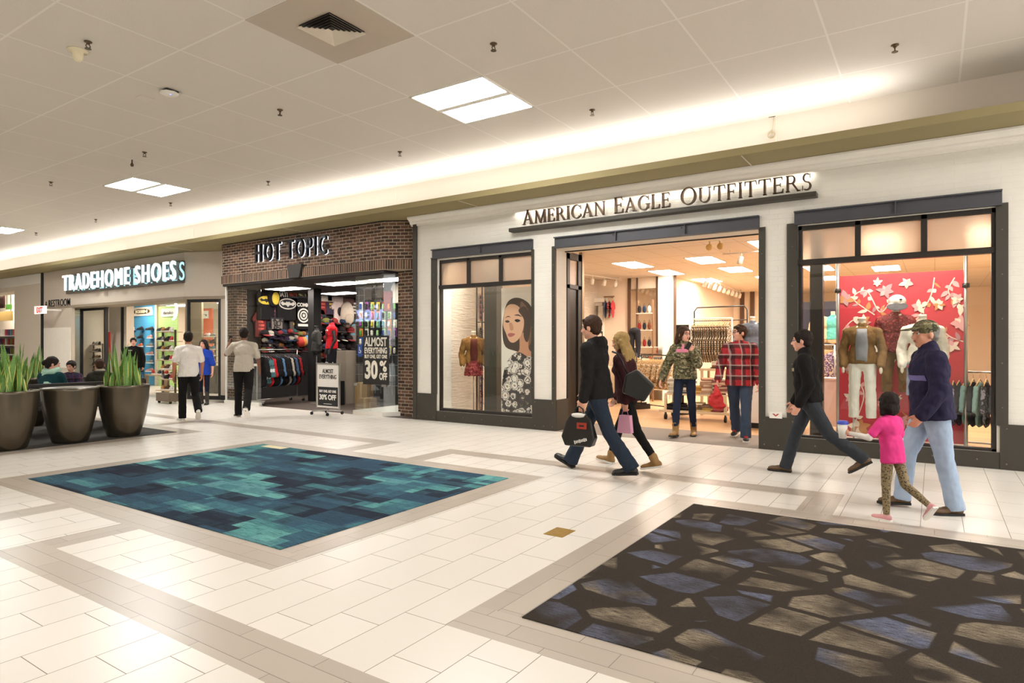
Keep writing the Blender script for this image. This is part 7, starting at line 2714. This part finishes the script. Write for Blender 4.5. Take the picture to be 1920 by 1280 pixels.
# ================================================================== shoe shop: stock
def wallpanel(px0, px1, pyt, Y, c, lab, zb=.0):
    t = thing('slatwall_panel', lab, 'display panel', (WX(px0, Y), Y, .002))
    m, tt, p = newmat('slatwall_' + c[1:])
    X, Yc, Z = tt.xyz(tt.coord())
    j = tt.math('LESS_THAN', tt.math('FRACT', tt.math('DIVIDE', Z, .1)), .1)
    tt.link(tt.mix(tt.math('MULTIPLY', j, .25), S(c), S('#404a50')), p.inputs['Base Color'])
    p.inputs['Roughness'].default_value = .6
    MB().box(0, WX(px1, Y) - WX(px0, Y), 0, .06, zb, WZ((px0 + px1) / 2, pyt, Y)).build('panel', m, t)
    return t
TY = 12.3
def panel_sign(px0, px1, py0, py1, Y, lab, txt, oval=False, c='#e9e5da'):
    x0, x1 = WX(px0, Y), WX(px1, Y)
    z1, z0 = WZ(px0, py0, Y), WZ(px0, py1, Y)
    t = thing('brand_sign', lab, 'sign', ((x0 + x1) / 2, Y, (z0 + z1) / 2))
    w_, h_ = x1 - x0, z1 - z0
    MB().box(-w_ / 2, w_ / 2, -.02, .02, -h_ / 2, h_ / 2).build('board', mat('sign_board_' + c[1:], c, .5), t)
    if oval:
        n = [(-.42, 0), (-.36, .2), (-.2, .3), (.2, .3), (.36, .2), (.42, 0), (.36, -.2), (.2, -.3), (-.2, -.3), (-.36, -.2)]
        MB().prism([(a * w_, b * h_) for a, b in n], lambda u, v, d: (u, d, v), -.026, -.02).build('plate', mat('gold_plate', '#8d7430', .5), t)
        MB().prism([(a * w_ * .92, b * h_ * .84) for a, b in n], lambda u, v, d: (u, d, v), -.03, -.026).build('plate_field', M_BLACK, t)
        me_ = fit_text(txt, h_ * .3, w_ * .6, mat('gold_text', '#e8dfc0', .5), t, (0, -.034, -h_ * .15), .012)
    else:
        fit_text(txt, h_ * .38, w_ * .7, M_BLACK, t, (0, -.026, -h_ * .2), .002)
    return t
wallpanel(247, 293, 571, TY, '#4fa6d6', 'bright blue slatwall panel of shoes in the shoe shop')
wallpanel(297, 331, 574, TY, '#a9cc7e', 'light green slatwall panel of shoes in the shoe shop')
struct(MB().box(WX(293, TY), WX(297, TY), TY - .06, TY + .06, 0, WZ(295, 571, TY)).build('column_9', M_WGREY))
panel_sign(248, 286, 577, 593, TY - .021, 'white sign with dark oval KEEN lettering on the blue panel', 'KEEN', True)
panel_sign(303, 330, 579, 594, TY - .021, 'white sign with thin lettering on the green panel', 'dansko')
SHG = 'shoes on the blue panel'
sk_ = list(SHC.items())
ups = [['white', 'black', 'black'], ['tan', 'black', 'rose'], ['rose', 'orange', 'grey'], ['white', 'white', 'rose'], ['white', 'white', 'grey'], ['grey', 'black', 'rose']]
shf = None
def shelf_clip(loc, lab, grp, c='#2f86b8', w_=.26):
    global shf
    if shf is None:
        shf = thing('shoe_shelf', lab, 'shelf', loc, 0, grp)
        MB().box(-w_ / 2, w_ / 2, -.2, .02, -.012, 0).build('ledge', mat('shelf_blue', c, .5), shf)
        MB().box(-.02, .02, -.02, .0, -.08, -.012).build('bracket', mat('shelf_blue', c), shf)
        return shf
    return dup(shf, loc, 0, lab, grp)
for r in range(6):
    for c in range(3):
        px, py = (252, 268, 286)[c], 619 + 15.5 * r
        w = W(px, py, TY - .01)
        shelf_clip((w.x, TY - .001, w.z), 'small blue shelf on the blue panel, row %d from top, column %d' % (r + 1, c + 1), 'shelves on blue panel')
        cc = ups[r][c]
        shoe((w.x, TY - .11, w.z + .001), rad(100) + gc.uniform(-.3, .3), SHC[cc], SOLE_W if cc != 'black' else SOLE_B, '%s shoe on the blue panel, row %d from top, column %d' % (cc, r + 1, c + 1), SHG).scale = (1.15, 1.15, 1.3)
for r in range(3):
    for c in range(2):
        px, py = (306, 322)[c], 620 + 17 * r
        w = W(px, py, TY - .01)
        shelf_clip((w.x, TY - .001, w.z), 'small shelf on the green panel, row %d from top, column %d' % (r + 1, c + 1), 'shelves on green panel')
        shoe((w.x, TY - .11, w.z + .001), rad(100), SHC['black'], SOLE_B, 'black clog shoe on the green panel, row %d from top, column %d' % (r + 1, c + 1), 'shoes on the green panel').scale = (1.15, 1.15, 1.25)
# stepped rack
def shelf_rack(px, Y, wd, levels, lab, cols_, lab2, dep=.35, n=3):
    x = WX(px, Y)
    t = thing('shoe_rack', lab, 'shoe rack', (x, Y, .002))
    top = max(levels)
    for sx in (-1, 1):
        MB().box(sx * wd / 2 - .02, sx * wd / 2 + .02, -.02, .02, .0, top + .05).build('post', mat('rack_brown', '#4d3d31', .5), t)
    for z in levels:
        MB().box(-wd / 2, wd / 2, -dep / 2, dep / 2, z - .02, z).build('shelf', mat('rack_shelf', '#b49a78', .5), t)
    for li, z in enumerate(levels):
        for k in range(n):
            cc = cols_[(li * 3 + k) % len(cols_)]
            shoe((x - wd / 2 + wd * (k + .5) / n, Y - .05, z + .003), rad(70 + 20 * (k % 2)), SHC[cc], SOLE_W if cc != 'black' else SOLE_B, '%s shoe on %s, level %d from floor, place %d' % (cc, lab2, li + 1, k + 1), 'shoes on ' + lab2).scale = (1.1, 1.1, 1.2)
    return t
g = G(317, 752)
shelf_rack(317, g.y, .62, [.3, .6, .85, 1.1, 1.35, 1.6, 1.85], 'tall stepped shoe rack at the front of the shoe shop', ['tan', 'brown', 'white', 'grey', 'black', 'red'], 'the tall stepped rack', .4, 3)
t = thing('kick_box', 'dark low wheeled box under the stepped shoe rack', 'box', (WX(317, g.y - .3), g.y - .35, 0))
MB().box(-.32, .32, -.12, .12, .06, .27).build('body', mat('grey_brown_box', '#6a5a49', .5), t, bevel=.005)
for sx in (-1, 1):
    MB().cyl((sx * .27 - .012, -.06, .035), (sx * .27 + .012, -.06, .035), .034, n=12).build('caster', M_BLACK, t)
# wooden tables with shoes
g = G(288, 742)
for k, (dx, dy, H_t, nm) in enumerate([(0, .3, .62, 'lower'), (-.15, 1.0, .92, 'taller')]):
    t = thing('shoe_table', '%s wooden table of sport shoes before the blue panel' % nm, 'table', (g.x + dx, g.y + dy, .002))
    MB().box(-.55, .55, -.3, .3, H_t - .04, H_t).build('tabletop', mat('weathered_wood', '#a68f70', .6, var=.2), t)
    for sx in (-1, 1):
        for sy in (-1, 1):
            MB().box(sx * .5 - .035, sx * .5 + .035, sy * .24 - .035, sy * .24 + .035, 0, H_t - .04).build('leg', mat('weathered_wood', '#a68f70'), t)
    for j in range(6):
        cc = ['red', 'white', 'navy', 'white', 'red', 'grey'][j]
        shoe((g.x + dx - .45 + .18 * j, g.y + dy - .08 + .12 * (j % 2), .002 + H_t + .001), rad(60) + .1 * j, SHC[cc], SOLE_W, '%s sport shoe on the %s wooden table, place %d from left' % (cc, nm, j + 1), 'sport shoes on the %s table' % nm)
# inner column, glass case at left of the entrance
xa, xb = WX(204, 11.0), WX(237, 11.0)
struct(MB().box(xa, xb, 11.0, 11.25, 0, 3.04).build('column_10', M_WGREY))
struct(MB().box(WX(227, 10.98), WX(231, 10.98), 10.97, 11.0, 0, 3.04).build('trim_40', M_BLACK))
GYs = 10.25
xa, xb, xc = WX(153, GYs), WX(199, GYs), WX(132, SF + .05)
mb = MB()
mb.box(xa - .04, xa + .04, GYs - .04, GYs + .04, 0, 2.76)
mb.box(xb - .05, xb + .05, GYs - .05, GYs + .05, 0, 2.76)
mb.box(xa, xb, GYs - .03, GYs + .03, 2.68, 2.76)
mb.box(xa, xb, GYs - .03, GYs + .03, 0, .1)
o = struct(mb.build('window_6', M_BLACK))
MB().box(xa + .04, xb - .05, GYs - .005, GYs + .005, .1, 2.68).build('pane', M_GLASS, o)
q = MB()
q.add([(xc, SF + .06, .1), (xa, GYs, .1), (xa, GYs + .01, .1), (xc, SF + .07, .1), (xc, SF + .06, 2.75), (xa, GYs, 2.75), (xa, GYs + .01, 2.75), (xc, SF + .07, 2.75)], [(0, 1, 5, 4), (1, 2, 6, 5), (2, 3, 7, 6), (3, 0, 4, 7), (4, 5, 6, 7), (0, 3, 2, 1)])
q.build('pane', M_GLASSR, o)
struct(MB().box(WX(150, 11.6), WX(196, 11.6), 11.6, 11.66, 0, 3.04).build('wall_display_case', M_PEACH))
shelf_rack(184, 11.2, .7, [.25, .5, .75, 1.0, 1.25, 1.5], 'window shelf rack of boots in the left glass case', ['white', 'black', 'tan', 'brown', 'tan', 'grey', 'black', 'grey'], 'the left glass case rack', .3, 3)
panel_sign(172, 192, 597, 613, 11.579, 'tan sign board with dark diamond logo in the left glass case', 'FACTORY', c='#c08a4c')
t = thing('red_stand', 'narrow red panel behind the left glass case post', 'panel', (WX(204, 10.8), 10.8, .002))
MB().box(-.08, .08, 0, .03, 1.0, 1.95).build('panel', mat('red_print', '#b93226'), t)
MB().cyl((0, .015, 0), (0, .015, 1.0), .02, n=8).build('post', M_BLACK, t)
# right glass along the angled corner
p0, p1 = Vector((-17.25, 9.78)), Vector((-16.32, 10.16))
def upright(p, w_, z0, z1):
    q = MB().box(p.x - w_, p.x + w_, p.y - w_, p.y + w_, z0, z1)
    return q
mb = MB()
for p, w_ in ((p0, .035), (p1, .05)):
    mb.box(p.x - w_, p.x + w_, p.y - w_, p.y + w_, 0, 2.76)
d2 = (p1 - p0)
an = math.atan2(d2.y, d2.x)
c2 = (p0 + p1) / 2
mb.obox((c2.x, c2.y, 2.72), (d2.length, .07, .08), (0, 0, an))
mb.obox((c2.x, c2.y, .05), (d2.length, .09, .1), (0, 0, an))
o = struct(mb.build('window_7', M_BLACK))
MB().obox((c2.x, c2.y, 1.39), (d2.length - .08, .01, 2.58), (0, 0, an)).build('pane', M_GLASS, o)
MB().box(p0.x - .005, p0.x + .005, p0.y, 11.2, .1, 2.7).build('pane', M_GLASSR, o)
struct(MB().box(WX(347, 11.4), WX(378, 11.4), 11.4, 11.46, 0, 2.9).build('wall_inner_panel', mat('brown_panel', '#8f7c63', .6)))
wallpanel(377, 397, 578, 13.0, '#c9552c', 'orange red slatwall panel seen through the right corner glass')
panel_sign(378, 391, 583, 597, 12.979, 'white sign with black letter on the orange red panel', 'n')
shelf_rack(391, 11.6, .75, [.95, 1.15, 1.35, 1.55, 1.75], 'crowded shoe rack behind the right corner glass', ['white', 'grey', 'teal', 'white', 'tan', 'black', 'rose'], 'the right corner rack', .4, 4)
struct(MB().box(WX(383, 11.3), WX(404, 11.3), 11.3, 11.9, .001, .85).build('trim_41', M_BLACK))
w = W(322, 581, 10.6)  # added glowing arc stands in for a reflection in the glass, not a lamp
t = thing('reflection_arc', 'white glowing crescent standing in for a reflection in the corner glass', 'reflection', (w.x, 10.6, w.z))
MB().tube([(.28 * math.cos(a), 0, .3 * math.sin(a)) for a in [rad(-75 + 10 * k) for k in range(17)]], .035, 8).build('tube', emat('arc_white', '#f1fff6', 2.0), t)
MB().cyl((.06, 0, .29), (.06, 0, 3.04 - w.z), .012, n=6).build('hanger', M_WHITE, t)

# ================================================================== shop beyond the left wall
LYs = 11.1
t = thing('shelf_wall', 'bright shelf wall of colourful goods in the farthest left shop', 'shelves', (-35.6, LYs, .002))
for z in (.3, .7, 1.1, 1.5, 1.9):
    MB().box(-1.5, 3.5, -.3, .2, z - .03, z).build('shelf', M_WHITE, t)
MB().box(-1.5, 3.5, .2, .25, 0, 2.2).build('back', mat('pale_back', '#dfd5c6', .7), t)
gi = 0
GD = None
for z in (.3, .7, 1.1, 1.5, 1.9):
    for k in range(14):
        kk = gc.randrange(10)
        x = -36.4 + .28 * k
        lab = '%s box on the far left shop shelves, level %d from floor, place %d' % (cn[kk], int(z / .4) + 1, k + 1)
        if GD is None:
            GD = tag(MB().box(-.085, .085, -.1, .1, 0, .27).build('goods_box', colmat('#888888')), lab, 'box', 'boxes in far left shop')
            o = GD
        else:
            o = GD.copy()
            C.objects.link(o)
            o['label'] = lab
        o.location = (x, LYs - .1, z + .004)
        osl(o, colmat(cols[kk]))
area('shop_lamp', (-33.5, 10.6, 3.9), (rad(20), 0, 0), 3, .4, 90, (1, .97, .93))
for (pa, pb, ya, yb, c, lab, y_) in [(-3, 8, 552, 578, '#3a1512', 'dark red hanging sign in the farthest left shop', 10.5), (12, 21, 570, 580, '#6ec04a', 'green hanging sign in the farthest left shop', 10.7), (-3, 23, 583, 602, '#caa45f', 'tan fascia board in the farthest left shop', 10.9)]:
    x0_, x1_, z0_, z1_ = WX(pa, y_), WX(pb, y_), WZ(pa, yb, y_), WZ(pb, ya, y_)
    t = thing('hanging_sign', lab, 'sign', ((x0_ + x1_) / 2, y_, z0_))
    MB().box(-(x1_ - x0_) / 2, (x1_ - x0_) / 2, -.03, .03, 0, z1_ - z0_).build('board', mat('hs_' + c[1:], c, .5), t)
    for s in (-1, 1):
        MB().cyl((s * (x1_ - x0_) * .4, 0, z1_ - z0_), (s * (x1_ - x0_) * .4, 0, 4.049 - z0_), .012, n=6).build('cable', M_FRAME, t)
struct(MB().box(XMIN, -29.2, 11.6, 11.7, 0, 4.1).build('wall_far_shop', M_PEACH))
struct(MB().box(XMIN, -26.45, 10.4, 13, 4.05, 4.1).build('ceiling_far_shop', M_WHITE))
